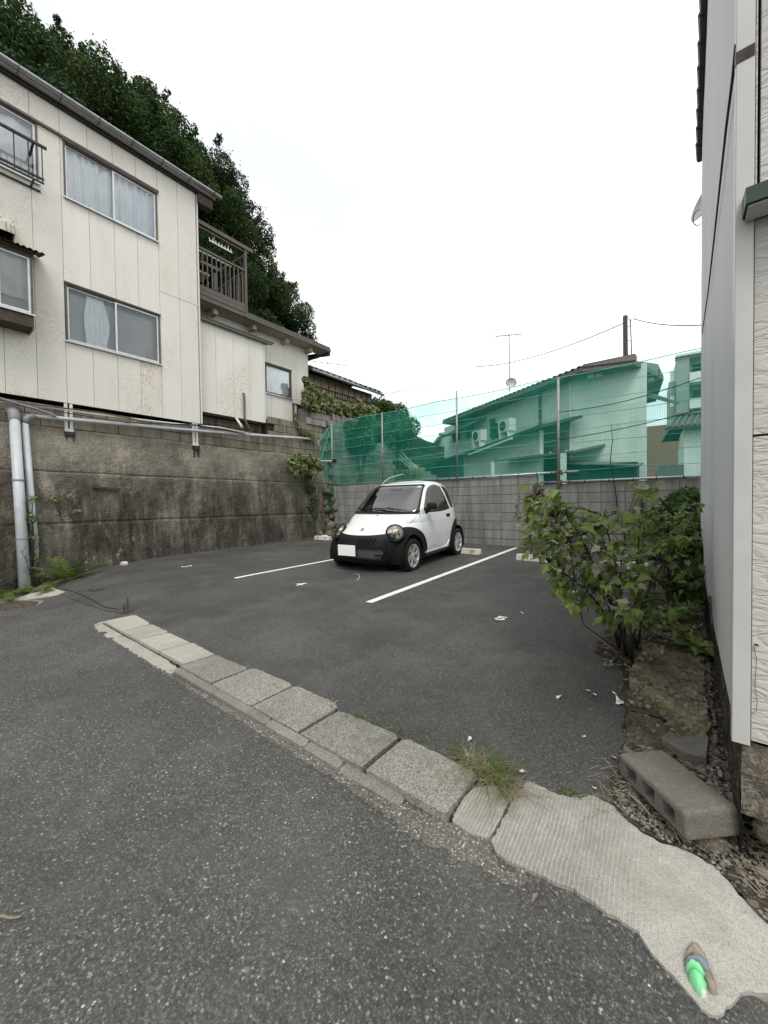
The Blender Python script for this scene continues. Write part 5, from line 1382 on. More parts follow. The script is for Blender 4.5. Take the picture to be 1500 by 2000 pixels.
def tree(label, c, R, n, size, mat, seed, trunk_to, group=None, k=18, nm='tree', cat='tree', squash=(1, 1, .9), aspect=.5):
    c = Vector(c); t = thing(nm, (c.x, c.y, trunk_to), label, cat, group)
    cs_, rs = clumps(c, R, k, seed=seed, squash=squash)
    leaf_cloud(cs_, [r_ * (.75 if nm == 'hill_tree' else 1) for r_ in rs], n, size, t, mat, 'crown', seed=seed, aspect=aspect, hollow=.72)
    if nm == 'hill_tree':
        rg = random.Random(seed); sp_ = []
        for _ in range(9): a_ = rg.uniform(0, 6.28); e_ = c + Vector((math.cos(a_) * .5, math.sin(a_) * .8, 1)).normalized() * R * rg.uniform(.95, 1.22); sp_ += [e_, e_ - (e_ - c) * .1]
        leaf_cloud(sp_, [R * .09] * len(sp_), 900, size, t, mat, 'shoots', seed=seed + 50, hollow=.2)['kind'] = 'stuff'
    mb = MB(); base = Vector((c.x, c.y, trunk_to)); top = c + Vector((0, 0, R * .2))
    pts = [base.lerp(top, i / 5) + Vector((.12 * math.sin(i * 2 + seed), .12 * math.cos(i + seed), 0)) * (i > 0) for i in range(6)]
    mb.tube(pts, [R * .09 * (1 - .13 * i) for i in range(6)], 8)
    rng = random.Random(seed)
    for j in range(7):
        p = pts[2 + j % 3]; e = Vector(cs_[j * 2 % len(cs_)]); m_ = p.lerp(e, .5) + Vector((0, 0, R * .08)); mb.tube([p, m_, e], [R * .04, R * .028, R * .01], 6)
    mb.build('trunk', MAT['bark'], t, smooth=True)
    return t
# hill trees: (px, py, distance plane X, radius, leaf material, description)
HT = [
 (-60, 120, -15.5, 2.6, 0, 'dark hillside tree at the top left edge above the gutter'),
 (40, 150, -16.0, 2.2, 1, 'hillside tree with feathery shoots at the upper left corner'),
 (120, 215, -15.5, 2.0, 0, 'dense dark hillside tree above the first gutter brackets'),
 (165, 150, -17.5, 1.5, 1, 'tall wispy hillside tree that sticks up above its neighbours'),
 (235, 250, -15.5, 1.9, 0, 'bushy mid green hillside tree above the middle of the gutter'),
 (300, 275, -17.0, 1.9, 0, 'rounded hillside tree behind the middle of the roof edge'),
 (345, 340, -15.8, 1.8, 0, 'hillside tree just left of the end of the gutter'),
 (395, 345, -18.0, 2.1, 1, 'dark loose crowned hillside tree right of the gutter end'),
 (430, 440, -15.5, 1.8, 0, 'dark hillside tree behind the balcony canopy'),
 (470, 480, -18.0, 1.9, 1, 'dark hillside tree above the right end of the canopy'),
 (500, 560, -16.0, 1.6, 0, 'bright green hillside tree right of the balcony post'),
 (540, 600, -18.0, 1.9, 0, 'round light green hillside tree low on the slope'),
 (570, 655, -18.5, 1.5, 1, 'dark hillside tree at the lowest right end of the wooded hill'),
 (450, 540, -14.5, 1.6, 1, 'shaded hillside tree seen through the balcony bars'),
 (505, 640, -15.0, 1.1, 0, 'low hillside tree behind the eave of the rear wing'),
 (195, 320, -14.5, 1.6, 1, 'deep shaded hillside tree right behind the gutter'),
 (60, 230, -14.0, 1.7, 1, 'deep shaded hillside tree at the left behind the roof'),
]
for i, (px, py, X_, R, mt, lab) in enumerate(HT):
    sh_ = 1 if px < 200 else (.55 if px < 460 else .35); c = onX(px - 22 * sh_, py + 26 * sh_, X_); R *= .84 if px < 460 else .93
    tree(lab, c, R * 1.12, int(30000 * (R / 1.9) ** 2), .055, MAT[('hill_leaf', 'hill_leaf2')[mt]], 20 + i, max(2.6, c.z - 3 - R), 'trees on the hillside', k=30, nm='hill_tree', aspect=.45)
# bulk of the wooded slope behind them
rng = np.random.default_rng(5); cs_ = []; rs = []
for k in range(70):
    t = rng.random(); px = -150 + 740 * t; py = np.interp(px, [-150, 0, 200, 380, 500, 590], [60, 170, 290, 430, 620, 740]) + rng.uniform(40, 190)
    c = onX(px, py, -rng.uniform(17, 20)); cs_.append(c); rs.append(rng.uniform(1.0, 1.7))
o = leaf_cloud(cs_, rs, 90000, .07, None, MAT['hill_leaf2'], 'wooded_slope', seed=8, hollow=.3); stuff(o, 'dense mass of dark foliage filling the hillside behind the house', 'foliage')
# tall bamboo grass clump by the eave
def blades(name, pts, n, h, w, mat, parent=None, spread=.3, droop=.6, seed=0, seg=4):
    rng = np.random.default_rng(seed); mb = MB()
    for i in range(n):
        b = Vector(pts[rng.integers(len(pts))]) + Vector((rng.normal() * .02, rng.normal() * .02, 0)); a = rng.uniform(0, 6.28); hh = h * rng.uniform(.45, 1.1); l = spread * rng.uniform(.3, 1.2)
        d = Vector((math.cos(a), math.sin(a), 0)); s_ = Vector((-d.y, d.x, 0)) * w * rng.uniform(.6, 1.2)
        vs = []
        for k in range(seg + 1):
            t = k / seg; p = b + d * l * t ** 1.6 + Vector((0, 0, hh * (t - droop * t * t * .5 * (1 + l)))); ww = s_ * (1 - t ** 1.5 * .97) * .5
            vs += [p - ww, p + ww]
        mb.add(vs, [(2 * k, 2 * k + 1, 2 * k + 3, 2 * k + 2) for k in range(seg)])
    return mb.build(name, mat, parent, smooth=True)
bg_ = thing('bamboo_grass', onX(500, 640, -11.5), 'arching pale bamboo grass behind the eave of the rear wing', 'grass')
pts = [onX(x, y, -11.5) for x, y in [(485, 660), (500, 670), (520, 675), (535, 690)]]
blades('leaf_stuff', pts, 260, 1.5, .03, MAT['net_tree'], bg_, .9, 1.1, 3, 5)['kind'] = 'stuff'

# tree and creeper behind the net (left)
tc_ = onY(765, 850, 12.4); tree('dense rounded garden tree behind the left half of the green net', tc_, 1.0, 16000, .055, MAT['net_tree'], 61, -.5, k=26, nm='garden_tree')
tc_ = onY(712, 858, 9.9); tree('broad garden shrub between the block wall and the rounded tree', tc_, .72, 12000, .055, MAT['net_tree'], 62, -.5, k=22, nm='garden_shrub', cat='shrub')
tc_ = onY(745, 800, 11.6); tree('small feathery tree top sticking above the net at its left end', tc_, .42, 2500, .05, MAT['net_tree'], 63, .5, k=12, nm='small_tree')
mb = MB(); mb.tube([onY(771, 812, 12.2), onY(779, 800, 12.2), onY(790, 795, 12.2)], [.03, .02, .008], 5); o = mb.build('dead_branch', MAT['bark']); tag(o, 'bare branch sticking up from the rounded tree behind the net', 'branch'); recenter(o, onY(771, 812, 12.2))
# scrub on the bank
pts = [Vector((-8.3 + random.random() * 3.2, 8.8 + random.random() * 3.5, .9 + random.random() * .5)) for _ in range(60)]
o = leaf_cloud(pts, [.35] * 60, 12000, .05, None, MAT['net_tree'], 'bank_scrub', seed=9, hollow=.2); stuff(o, 'weedy scrub and rubble growth on the bank behind the net', 'scrub')
o = blades('dry_bank_grass', [onY(x, y, 9.2) for x in range(655, 830, 5) for y in (950, 935)], 700, .75, .012, MAT['dry'], None, .35, .8, 4, 4); stuff(o, 'pale dry grass tangled along the bank behind the net', 'dry grass')
# dark ground plants behind the net at right (garden)
pts = [Vector((x, 9.6 + random.random() * 2, 1.0)) for x in np.linspace(-4, 3, 40)]
o = leaf_cloud(pts, [.4] * 40, 6000, .05, None, MAT['net_tree'], 'garden_scrub', seed=10, hollow=.2); stuff(o, 'low garden shrubs just behind the block wall', 'shrubs')

# ivy on the iron fence and wall corner
ivy = thing('ivy', (-9.0, 8.6, 4.2), 'pale green ivy climbing the corner and covering the iron fence', 'ivy')
cs_ = []; rs = []
for px, py, r_ in [(598, 742, .13), (604, 755, .17), (598, 770, .17), (608, 778, .2), (596, 788, .15), (612, 795, .2), (625, 770, .18), (628, 790, .2), (642, 782, .2), (645, 798, .2), (660, 792, .2), (662, 806, .16), (675, 796, .17), (690, 800, .2), (700, 788, .18), (706, 800, .2), (715, 802, .22), (725, 810, .2), (733, 802, .15), (700, 812, .15), (680, 808, .14), (715, 818, .12)]:
    cs_.append(onX(px, py, -9.0)); rs.append(r_ * .95)
leaf_cloud(cs_, rs, 5200, .045, ivy, MAT['ivy'], 'foliage', seed=12, hollow=.4, aspect=.8)['kind'] = 'stuff'
mb = MB(); mb.tube([onX(x, y, -8.95) for x, y in [(576, 808), (582, 830), (592, 846), (606, 858), (614, 868)]], .012, 5); mb.build('stem', MAT['bark'], ivy)
iv2 = thing('ivy', (-9.0, 7.8, 3.4), 'thin trail of ivy running down the wall end to the pipe', 'ivy')
leaf_cloud([onX(x, y, -8.93) for x, y in [(577, 810), (580, 822), (585, 835), (593, 845), (602, 850), (608, 856)]], [.05, .06, .06, .09, .11, .08], 500, .035, iv2, MAT['ivy'], 'foliage', seed=13, hollow=.3, aspect=.8)
# shrub growing out of the wall near the net corner
ws = thing('wall_shrub', onX(598, 930, -8.75), 'round leafy shrub growing out of the retaining wall by the net corner', 'shrub')
cs_ = [onX(x, y, -8.6) for x, y in [(572, 905), (585, 895), (600, 900), (612, 905), (625, 912), (590, 915), (608, 920), (575, 925), (565, 915)]]
leaf_cloud(cs_, [.15, .15, .17, .16, .12, .15, .14, .12, .1], 1900, .06, ws, MAT['ivy'], 'foliage', seed=14, hollow=.4, aspect=.6)
mb = MB(); b_ = onX(602, 960, -8.78)
for c in cs_[:6]: mb.tube([b_, b_.lerp(c, .5) + Vector((.03, 0, 0)), c], [.02, .014, .006], 5)
mb.build('stem', MAT['bark'], ws)
o = leaf_cloud([onX(x, y, -8.8) for x, y in [(608, 955), (612, 975), (606, 990), (614, 1005), (604, 930), (600, 1020)]], [.14, .12, .12, .12, .12, .08], 700, .04, None, MAT['net_tree'], 'corner_creeper', seed=15, hollow=.2); tag(o, 'dark creeper leaves hanging down the corner of the retaining wall', 'creeper')
o = leaf_cloud([onG(x, y, .08) for x, y in [(640, 1043), (648, 1044), (655, 1043)]], [.13, .14, .12], 500, .04, None, MAT['net_tree'], 'corner_weed', seed=16, hollow=.2); tag(o, 'small dark weed in the corner at the foot of the block wall', 'weed')

# ferns at the foot of the retaining wall
def fern(label, base, n, L, seed, tilt=(.4, 1.0), nm='fern', dirs=None):
    f_ = thing(nm, base, label, 'fern'); rng = random.Random(seed); mb = MB()
    for i in range(n):
        a = rng.uniform(*dirs) if dirs else rng.uniform(0, 6.28); l = L * rng.uniform(.65, 1.1); e = rng.uniform(*tilt)
        d = Vector((math.cos(a), math.sin(a), 0)); s_ = Vector((-d.y, d.x, 0)); pts = []
        for k in range(13):
            t = k / 12; pts.append(base + d * l * math.cos(e) * t * (1 + .2 * t) + Vector((0, 0, l * (math.sin(e) * t * 1.1 - .42 * t * t))))
        for k in range(12): mb.bar(pts[k], pts[k + 1], .006, .004)
        for k in range(2, 13):
            t = k / 12; pl = l * .27 * math.sin(math.pi * (t * .82 + .16)) ** .8; tg = (pts[min(12, k + 1 - (k == 12))] - pts[k - 1]).normalized()
            for sg in (-1, 1):
                p = pts[k]; tip = p + (s_ * sg * .95 + tg * .45).normalized() * pl - Vector((0, 0, pl * .18)); w = tg * l * .02
                m_ = p.lerp(tip, .45) + Vector((0, 0, pl * .05)); mb.add([p - w * .5, m_ - w, tip, m_ + w, p + w * .5], [(0, 1, 2, 3, 4)])
    mb.build('frond', MAT['fern'], f_); return f_
fb = Vector((-8.05, 1.72, G(-8.05, 1.72)))
fern('large bright green fern at the foot of the wall beside the pipes', fb, 20, .62, 1, (.5, 1.4))
fern('smaller fern in front of the large one at the pipe foot', Vector((-7.75, 1.35, G(-7.75, 1.35))), 12, .36, 2, (.3, 1.1))
for k, (x, y) in enumerate([(8, 1168), (35, 1160), (62, 1158), (20, 1178)]):
    fern(['low fern at the left photo edge above the manhole', 'low fern beside the manhole', 'low fern just left of the pipe foot', 'lowest fern nearest the manhole cover'][k], onG(x, y), 14, .30, 5 + k, (.15, 1.0), 'low_fern')
# small weeds in paving
def weed(label, base, n, h, w, seed, mat='grassy', spread=.6, droop=.6, cat='weed', nm='weed'):
    o = blades(nm, [base], n, h, w, MAT[mat], None, spread * h, droop, seed, 4); tag(o, label, cat); recenter(o, base); return o
b_ = onG(250, 1197, .01)
wd = thing('weed', b_, 'upright leafy weed growing behind the first curb slab', 'weed')
mb = MB()
for (dx, h) in ((0, .17), (-.06, .09)):
    p = b_ + Vector((dx, dx * .3, 0)); mb.tube([p, p + Vector((.005, 0, h))], .004, 5)
mb.build('stem', MAT['bark'], wd)
for (dx, h, n) in ((0, .17, 34), (-.06, .09, 22)):
    mb = MB(); rg = random.Random(4)
    for k in range(n):
        t = .25 + .75 * k / n; p = b_ + Vector((dx, dx * .3, h * t)); a = k * 2.4; d = Vector((math.cos(a), math.sin(a), .45)).normalized(); l = .045 * (1.2 - t * .5); s_ = d.cross(Vector((0, 0, 1))).normalized() * .007
        mb.add([p, p + d * l * .5 + s_, p + d * l - Vector((0, 0, l * .2)), p + d * l * .5 - s_], [(0, 1, 2, 3)])
    mb.build('leaf_whorl', MAT['fern'], wd)
for k, (x, y, n, h, lab) in enumerate([(459, 1322, 10, .02, 'tiny green tuft in the joint below the first aggregate slab'), (519, 1361, 12, .022, 'tiny green tuft in the joint of the second aggregate slab'), (612, 1417, 9, .02, 'tiny green tuft in the joint of the third aggregate slab'), (647, 1374, 9, .03, 'small straw tuft on the far edge of the third aggregate slab'),
      (700, 1398, 16, .028, 'short row of green sprouts along the far curb edge'), (715, 1403, 14, .028, 'green sprouts next to the short row by the curb edge'), (734, 1411, 12, .03, 'last green sprout of the row by the curb edge'), (776, 1428, 12, .035, 'small grass tuft at the joint of the fourth aggregate slab'), (838, 1455, 8, .03, 'small grass tuft near the fifth aggregate slab'), (822, 1449, 8, .022, 'tiny sprout beside the fifth aggregate slab'),
      (190, 1220, 8, .03, 'tiny sprout at the broken left end of the curb'), (236, 1243, 8, .02, 'tiny moss tuft by the second pale slab'), (1112, 1549, 14, .022, 'little clover patch at the far edge of the brushed apron'), (1128, 1551, 8, .02, 'tiny sprout next to the clover patch')]):
    weed(lab, onG(x, y, .015), n, h, .006, 30 + k, 'dry' if k == 3 else 'grassy', 1.1, .8)
# big grass tuft at the end of the slabs
gt = thing('grass_tuft', onG(950, 1530, .01), 'large tuft of green and dry grass between curb and brushed apron', 'grass tuft')
blades('green_blades', [onG(x, y, .01) for x, y in [(960, 1525), (975, 1515), (990, 1520), (950, 1510), (985, 1540)]], 85, .15, .0040, MAT['grassy'], gt, .26, 1.2, 51, 6)
blades('green_blades', [onG(x, y, .01) for x, y in [(893, 1478), (900, 1470)]], 45, .07, .004, MAT['grassy'], gt, .05, .9, 52, 5)
blades('dry_blades', [onG(x, y, .01) for x, y in [(930, 1500), (950, 1510), (960, 1530), (980, 1545), (910, 1488), (995, 1555)]], 260, .10, .003, MAT['dry'], gt, .22, 1.5, 53, 6)
blades('dry_blades', [onG(985, 1540, .01)], 9, .20, .003, MAT['dry'], gt, .42, 1.6, 54, 8)

# creepers and twigs on the retaining wall
def twig(label, pts, r, nm='bare_twig', side=8, seed=0, mat='stem', leaves=0, X_=-8.6, L=.16):
    t = thing(nm, pts[0], label, 'twig'); rng = random.Random(seed); mb = MB(); mb.tube(pts, [r * (1 - .7 * i / (len(pts) - 1)) for i in range(len(pts))], 5); mb.build('stem', MAT[mat], t)
    for k in range(side):
        mb = MB()
        i = rng.randrange(1, len(pts) - 1) if len(pts) > 2 else 0; p = pts[i].lerp(pts[min(i + 1, len(pts) - 1)], rng.random()); d = Vector((.05, rng.uniform(-1, 1), rng.uniform(.3, 1.2))).normalized() * L * rng.uniform(.5, 1.3)
        mb.tube([p, p + d * .5 + Vector((.01, 0, 0)), p + d], [r * .4, r * .3, r * .15], 4); mb.build('side_twig', MAT[mat], t)
    if leaves: leaf_cloud([p for p in pts[1:]], [.09] * (len(pts) - 1), leaves, .03, t, MAT['ivy'], 'foliage', seed=seed, hollow=.1)
    return t
twig('bare dry shoot climbing the wall right of the large fern', [onX(x, y, -8.55) for x, y in [(186, 1108), (188, 1080), (192, 1050), (200, 1020), (208, 985)]], .010, side=12, seed=1)
twig('dead woody vine beside the thin pipe', [onX(x, y, -8.38) for x, y in [(66, 1125), (64, 1090), (66, 1050), (62, 1010), (64, 975)]], .02, side=10, seed=2, leaves=160)
twig('leafless creeper stems left of the white stain', [onX(x, y, -8.62) for x, y in [(118, 1090), (112, 1050), (118, 1010), (105, 975)]], .012, side=14, seed=3, leaves=60)
twig('second leafless creeper between fern and white stain', [onX(x, y, -8.62) for x, y in [(142, 1080), (140, 1040), (146, 1000), (138, 965)]], .01, side=10, seed=4, leaves=30)
twig('thin dry twig standing by the pipe foot', [onX(x, y, -8.1) for x, y in [(62, 1160), (60, 1125), (50, 1090), (40, 1075)]], .008, side=8, seed=5, L=.12)
twig('faint bare creeper near the middle of the retaining wall', [onX(x, y, -8.66) for x, y in [(420, 1070), (424, 1050), (432, 1032)]], .006, side=8, seed=6)
twig('long thin bare stem rising in front of the right net section', [onY(x, y, 7.9) for x, y in [(1206, 990), (1200, 945), (1192, 900), (1196, 862), (1194, 828)]], .012, side=3, seed=7, L=.05)

# ------------------------------------------------------------------ the broad leaved shrub
def shrub_leaf(seed, curl=.5):
    """lobed heart shaped leaf, unit length along +Y, UV mapped"""
    rng = random.Random(seed)
    out = [(0, 0), (.16, -.06), (.31, .05), (.37, .22), (.50, .46), (.33, .50), (.24, .66), (.12, .88), (0, 1.16)]
    mb = []; n = len(out)
    vs = []; uv = []
    c1 = rng.uniform(-.5, .5); c2 = rng.uniform(.3, 1.0) * curl; ph = rng.uniform(0, 6)
    def Z_(x, y): return -.42 * c2 * y * y - (.55 * c2) * abs(x) ** 1.5 * (1 if rng_s > .35 else -1) + .06 * math.sin(x * 14 + ph) * abs(x) * 2 + .05 * math.sin(y * 11 + ph) + c1 * .15 * x * y
    rng_s = rng.random()
    rings = [0, .5, 1]
    pts = []
    for x, y in out: pts.append((x, y))
    for x, y in out[-2:0:-1]: pts.append((-x, y))
    mid = [(0, y) for _, y in pts]
    F = []; V = []; UV = []
    m = len(pts)
    for s_ in (.0, .55, 1.0):
        for (x, y) in pts:
            xx = x * s_; yy = .35 + (y - .35) * (s_ if s_ > 0 else 0) if s_ < 1 else y
            if s_ == 0: xx, yy = 0, .35 + (y - .35) * .15
            V.append((xx, yy, Z_(xx, yy))); UV.append((xx + .5, yy))
    for r_ in range(2):
        for i in range(m): F.append(((r_ + 1) * m + i, (r_ + 1) * m + (i + 1) % m, r_ * m + (i + 1) % m, r_ * m + i))
    me = bpy.data.meshes.new('leaf'); me.from_pydata(V, [], F); me.materials.append(MAT['shrub']); me.shade_smooth()
    l = me.uv_layers.new(name='UVMap')
    for lp in me.loops: l.data[lp.index].uv = UV[lp.vertex_index]
    return me
LEAVES = [shrub_leaf(i, 1.0 if i < 6 else 1.8) for i in range(9)]
sh = thing('shrub', onG(1232, 1300), 'large broad leaved shrub with wilted leaves leaning over the parking lot at right', 'shrub')
sil = [(1018, 968), (1040, 950), (1085, 960), (1110, 990), (1170, 985), (1225, 1000), (1240, 950), (1262, 935), (1280, 955), (1262, 1000), (1330, 990), (1375, 975), (1384, 1100), (1383, 1190), (1300, 1205), (1245, 1225), (1200, 1215), (1150, 1190), (1090, 1170), (1075, 1110), (1030, 1060)]
rng = random.Random(11); tips = []
silnp = np.array(sil, float)
while len(tips) < 430:
    px, py = rng.uniform(1015, 1388), rng.uniform(935, 1230)
    s_ = float(sd_poly(np.array([[px, py]]), silnp)[0])
    if s_ < 2: continue
    if rng.random() < .25 and s_ > 30: continue
    yy = rng.choice([2.45, 2.6, 2.75, 2.9, 3.1, 3.3, 3.6, 4.0]) + rng.uniform(-.1, .1)
    if px > 1300: yy = rng.uniform(2.9, 5.0)
    elif px > 1240: yy = rng.uniform(2.7, 4.4)
    if px < 1100: yy = rng.uniform(2.35, 2.9)
    p = onY(px, py, yy)
    if p.x > .02 or p.z < .3: continue
    tips.append((p, px, py))
bases = [onG(1234, 1298, .0), onG(1222, 1285, .0), onG(1210, 1270, 0), onG(1245, 1270, 0)]
mainends = [onY(x, y, yy) for x, y, yy in [(1050, 965, 2.5), (1110, 1010, 2.55), (1075, 1105, 2.6), (1105, 1060, 2.5), (1255, 955, 2.9), (1180, 1010, 2.8), (1220, 1040, 3.1), (1320, 1010, 3.6), (1300, 1100, 3.3), (1360, 1000, 4.4), (1160, 1150, 2.8)]]
stems = []
for i, e in enumerate(mainends):
    b_ = bases[i % 4]; c1 = b_ + Vector((0, 0, .35)) * .9 + (e - b_) * .18; c1.x += rng.uniform(-.03, .03)
    pts = []
    for k in range(9):
        t = k / 8; p = b_ * (1 - t) ** 2 + c1 * 2 * t * (1 - t) + e * t * t; pts.append(p + Vector((rng.uniform(-.006, .006), rng.uniform(-.006, .006), 0)) * (0 < k < 8))
    mb = MB(); mb.tube(pts, [.0078 * (1 - .7 * k / 8) + .0008 for k in range(9)], 6); mb.build('stem', MAT['stem'], sh, smooth=True); stems.append(pts)
allp = [(p, q_) for s_ in stems for q_, p in enumerate(s_) if q_ > 2]
lf = []
for (tp, px, py) in tips:
    src = min((p for p, _ in allp), key=lambda p: (p - tp).length + .4 * max(0, p.z - tp.z + .05))
    m_ = src.lerp(tp, .5) + Vector((0, 0, .03)); mb = MB(); mb.tube([src, m_, tp], [.0035, .0025, .0012], 4); 
    lf.append((tp, src, mb))
# twigs joined: too fine to pick apart
mb = MB()
for _, _, t_ in lf: mb.add(t_.v, t_.f)
mb.build('twigs', MAT['stem'], sh)['kind'] = 'stuff'
leafs = []
wind = Vector((-.5, -.1, -.25))
for (tp, src, _) in lf:
    for j in range(rng.choice([2, 3, 3, 4])):
        off = Vector((rng.uniform(-.05, .05), rng.uniform(-.05, .05), rng.uniform(-.045, .045)))
        d = (tp - src).normalized() * .4 + Vector((rng.uniform(-1, 1), rng.uniform(-1, 1), rng.uniform(-.9, .35))) + wind; d.normalize()
        up3 = Vector((rng.uniform(-.5, .3), rng.uniform(-.8, .2), rng.uniform(.5, 1.2)))
        if rng.random() < .14: up3 = -up3
        leafs.append((tp + off, d, up3, rng.uniform(.034, .072)))
if True:
    leafs.sort(key=lambda q_: (q_[0] - Vector((0, 0, 1.2))).length - q_[3] * 2)
def leaf_matrix(p, d, up3, s_):
    y = d.normalized(); x = y.cross(up3).normalized(); z = x.cross(y)
    return Matrix.Translation(p) @ Matrix((x, y, z)).transposed().to_4x4() @ Matrix.Scale(s_, 4)
near, rest = leafs[:290], leafs[290:]
w0v = WORLD[sh.name]
for (p, d, u3, s_) in near:
    if p.x > .07: p = Vector((.07, p.y, p.z))
    o = bpy.data.objects.new('leaf', rng.choice(LEAVES)); COL.objects.link(o); o.parent = sh
    o.matrix_basis = Matrix.Translation(-w0v) @ leaf_matrix(p, d, u3, s_)
bm = bmesh.new()
for (p, d, u3, s_) in rest:
    if p.x > .07: p = Vector((.07, p.y, p.z))
    me = rng.choice(LEAVES); n0 = len(bm.verts); bm.from_mesh(me); bm.verts.ensure_lookup_table(); M = Matrix.Translation(-w0v) @ leaf_matrix(p, d, u3, s_)
    bmesh.ops.transform(bm, matrix=M, verts=bm.verts[n0:])
me = bpy.data.meshes.new('leaf_mass'); bm.to_mesh(me); bm.free(); me.materials.append(MAT['shrub']); o = link('leaf_mass', me, sh); o['kind'] = 'stuff'
# darker small leaved shrub by the wall of the right building
s2 = thing('wall_side_shrub', (-.05, 5, .2), 'darker fine leaved shrub behind the big one against the pale wall', 'shrub')
cs_ = [onY(x, y, yy) for x, y, yy in [(1350, 985, 6.6), (1330, 1000, 6.4), (1368, 1010, 6.0), (1310, 1015, 6.2), (1290, 1020, 6.5), (1350, 1030, 5.8), (1370, 1060, 5.2), (1345, 1090, 5.0), (1372, 1120, 4.4), (1360, 1160, 4.0), (1330, 1140, 4.6)]]
cs_ = [Vector((min(c.x, -.02), c.y, c.z)) for c in cs_]
leaf_cloud(cs_, [.22, .25, .18, .22, .2, .25, .16, .2, .12, .12, .15], 4200, .05, s2, m_leaf('dark_shrub_leaf', (.035, .075, .022), (.075, .12, .035)), 'foliage', seed=21, hollow=.3, aspect=.6)
mb = MB(); b_ = Vector((-.08, 5.6, .2))
for c in cs_: mb.tube([b_, b_.lerp(c, .5) + Vector((0, 0, .1)), c], [.014, .01, .004], 5)
mb.build('stem', MAT['stem'], s2)
# low rhubarb-like weeds and stalks near the wall foot
for k, (x, y, yy) in enumerate([(1330, 1190, 3.6), (1365, 1205, 3.3), (1300, 1180, 3.9)]):
    b_ = onY(x, y + 35, yy); b_.z = .16; t = thing('broad_leaf_weed', b_, ['dark broad leaved weed under the shrub, middle of three', 'dark broad leaved weed right at the wall foot', 'dark broad leaved weed farthest from the wall'][k], 'weed', 'broad leaved weeds under the shrub')
    for j in range(7):
        a = j * .9 + k; d = Vector((math.cos(a), math.sin(a), .35)); o = bpy.data.objects.new('leaf', LEAVES[(j + k) % 9]); COL.objects.link(o); o.parent = t
        o.matrix_basis = Matrix.Translation(-WORLD[t.name]) @ leaf_matrix(b_ + Vector((min(.0, d.x) * .05, d.y * .05, .06)), d, Vector((0, 0, 1)), .12)
weed('thin green grass stalks by the wall foot under the shrub', Vector((.02, 3.4, .12)), 9, .32, .006, 70, 'grassy', .5, .5, 'grass', 'grass_stalks')
weed('little grass tuft in the gravel gap by the pale wall', Vector((.06, 2.75, .1)), 14, .09, .004, 71, 'grassy', .6, .6, 'grass', 'grass_stalks')
# long arching bare stems low at the left of the shrub
for k, pts_ in enumerate([[(1232, 1298), (1190, 1262), (1150, 1232), (1128, 1212), (1125, 1222)], [(1225, 1290), (1180, 1250), (1140, 1220), (1133, 1195)], [(1236, 1300), (1205, 1268), (1196, 1255)]]):
    w = [onY(x, y, 2.95) for x, y in pts_]; w = [Vector((p.x, p.y, max(p.z, G(p.x, p.y) + .015))) for p in w]
    mb = MB(); mb.tube(w, .004, 5); o = mb.build('dry_shoot', MAT['dry'] if k == 0 else MAT['stem']); tag(o, ['pale arching dry stem at the foot of the shrub', 'dark arching bare stem at the foot of the shrub', 'short bare stem at the very base of the shrub'][k], 'stem'); recenter(o, w[0])
# ================================================================== RIGHT BUILDING
RX0, RY0, RY1, RZ0 = .12, 1.60, 6.3, .46
rb = thing('pale_building', (RX0, RY0, .1), 'tall pale rendered building close on the right edge of the photo', 'building')
q = N('painted_side_wall')
sx = q.sep()
base = q.mix(q.ramp(q.noise(1, 3, .5, q.scale((2, 1.2, .35))), [(.35, 0), (.65, 1)]), (.55, .56, .575), (.62, .63, .64))
base = q.mix(q.ramp(q.noise(1, 5, .6, q.scale((3, 6, .4))), [(.55, 0), (.8, .35)]), base, (.47, .465, .45))
MAT['side'] = q.fin(base, .6, 0, q.bump(q.noise(160, 3, .6), .25, .002), spec=.35)
q = N('textured_plaster')
def ridged(q, s1):
    n1 = q.noise(1, 3, .55, q.scale((9, 9, 26), (0, .35, 0)), .7)
    return q.ramp(q.math('ABSOLUTE', q.math('SUBTRACT', n1, .5)), [(0, 0), (.035, .55), (.12, 1)])
h = ridged(q, 1)
base = q.mix(q.ramp(q.noise(3, 4), [(.35, 0), (.7, 1)]), (.47, .455, .42), (.54, .53, .495))
base = q.mix(q.ramp(h, [(0, .22), (.4, 0)]), base, (.38, .37, .34))
MAT['plaster'] = q.fin(base, .8, 0, q.bump(h, .55, .005), spec=.2)
# side wall: tall sheets with a lap joint close to the corner
ybr = [RY0 + .03, 1.78, 3.2, 4.75, RY1]
for a, b in zip(ybr, ybr[1:]):
    def bulge(u, v, a=a, b=b):
        y = a + .002 + (b - a - .004) * u; z = RZ0 + (6.4 - RZ0) * v
        x = RX0 - (.010 * math.exp(-((z - 1.0) / .25) ** 2) * (1 if a > 1.7 else 0)) * math.sin(math.pi * u) - .003 * fbm(y * 2, z * 1.5, 3, 2)
        return (x, y, z)
    mb = MB(); mb.grid(bulge, 10, 60); mb.build('wall_sheet', MAT['side'], rb, smooth=True)
mb = MB(); mb.box((RX0 + .012, RY0 + .03, RZ0), (RX0 + 5, RY1, 6.4)); mb.build('core', MAT['joint'], rb)
mb = MB(); mb.box((RX0 - .012, RY0 - .012, RZ0 - .012), (RX0 + .030, RY0 + .030, 6.4)); mb.build('corner_trim', MAT['trim_side'] if 'trim_side' in MAT else MAT.setdefault('trim_side', m_plain('corner_trim_metal', (.52, .52, .50), .4, spec=.5, var=.05)), rb, bevel=.002)
# torn trim patch
mb = MB(); mb.box((RX0 - .013, RY0 - .0135, 2.50), (RX0 + .029, RY0 + .001, 2.535)); mb.build('worn_patch', MAT['wood_d'], rb)
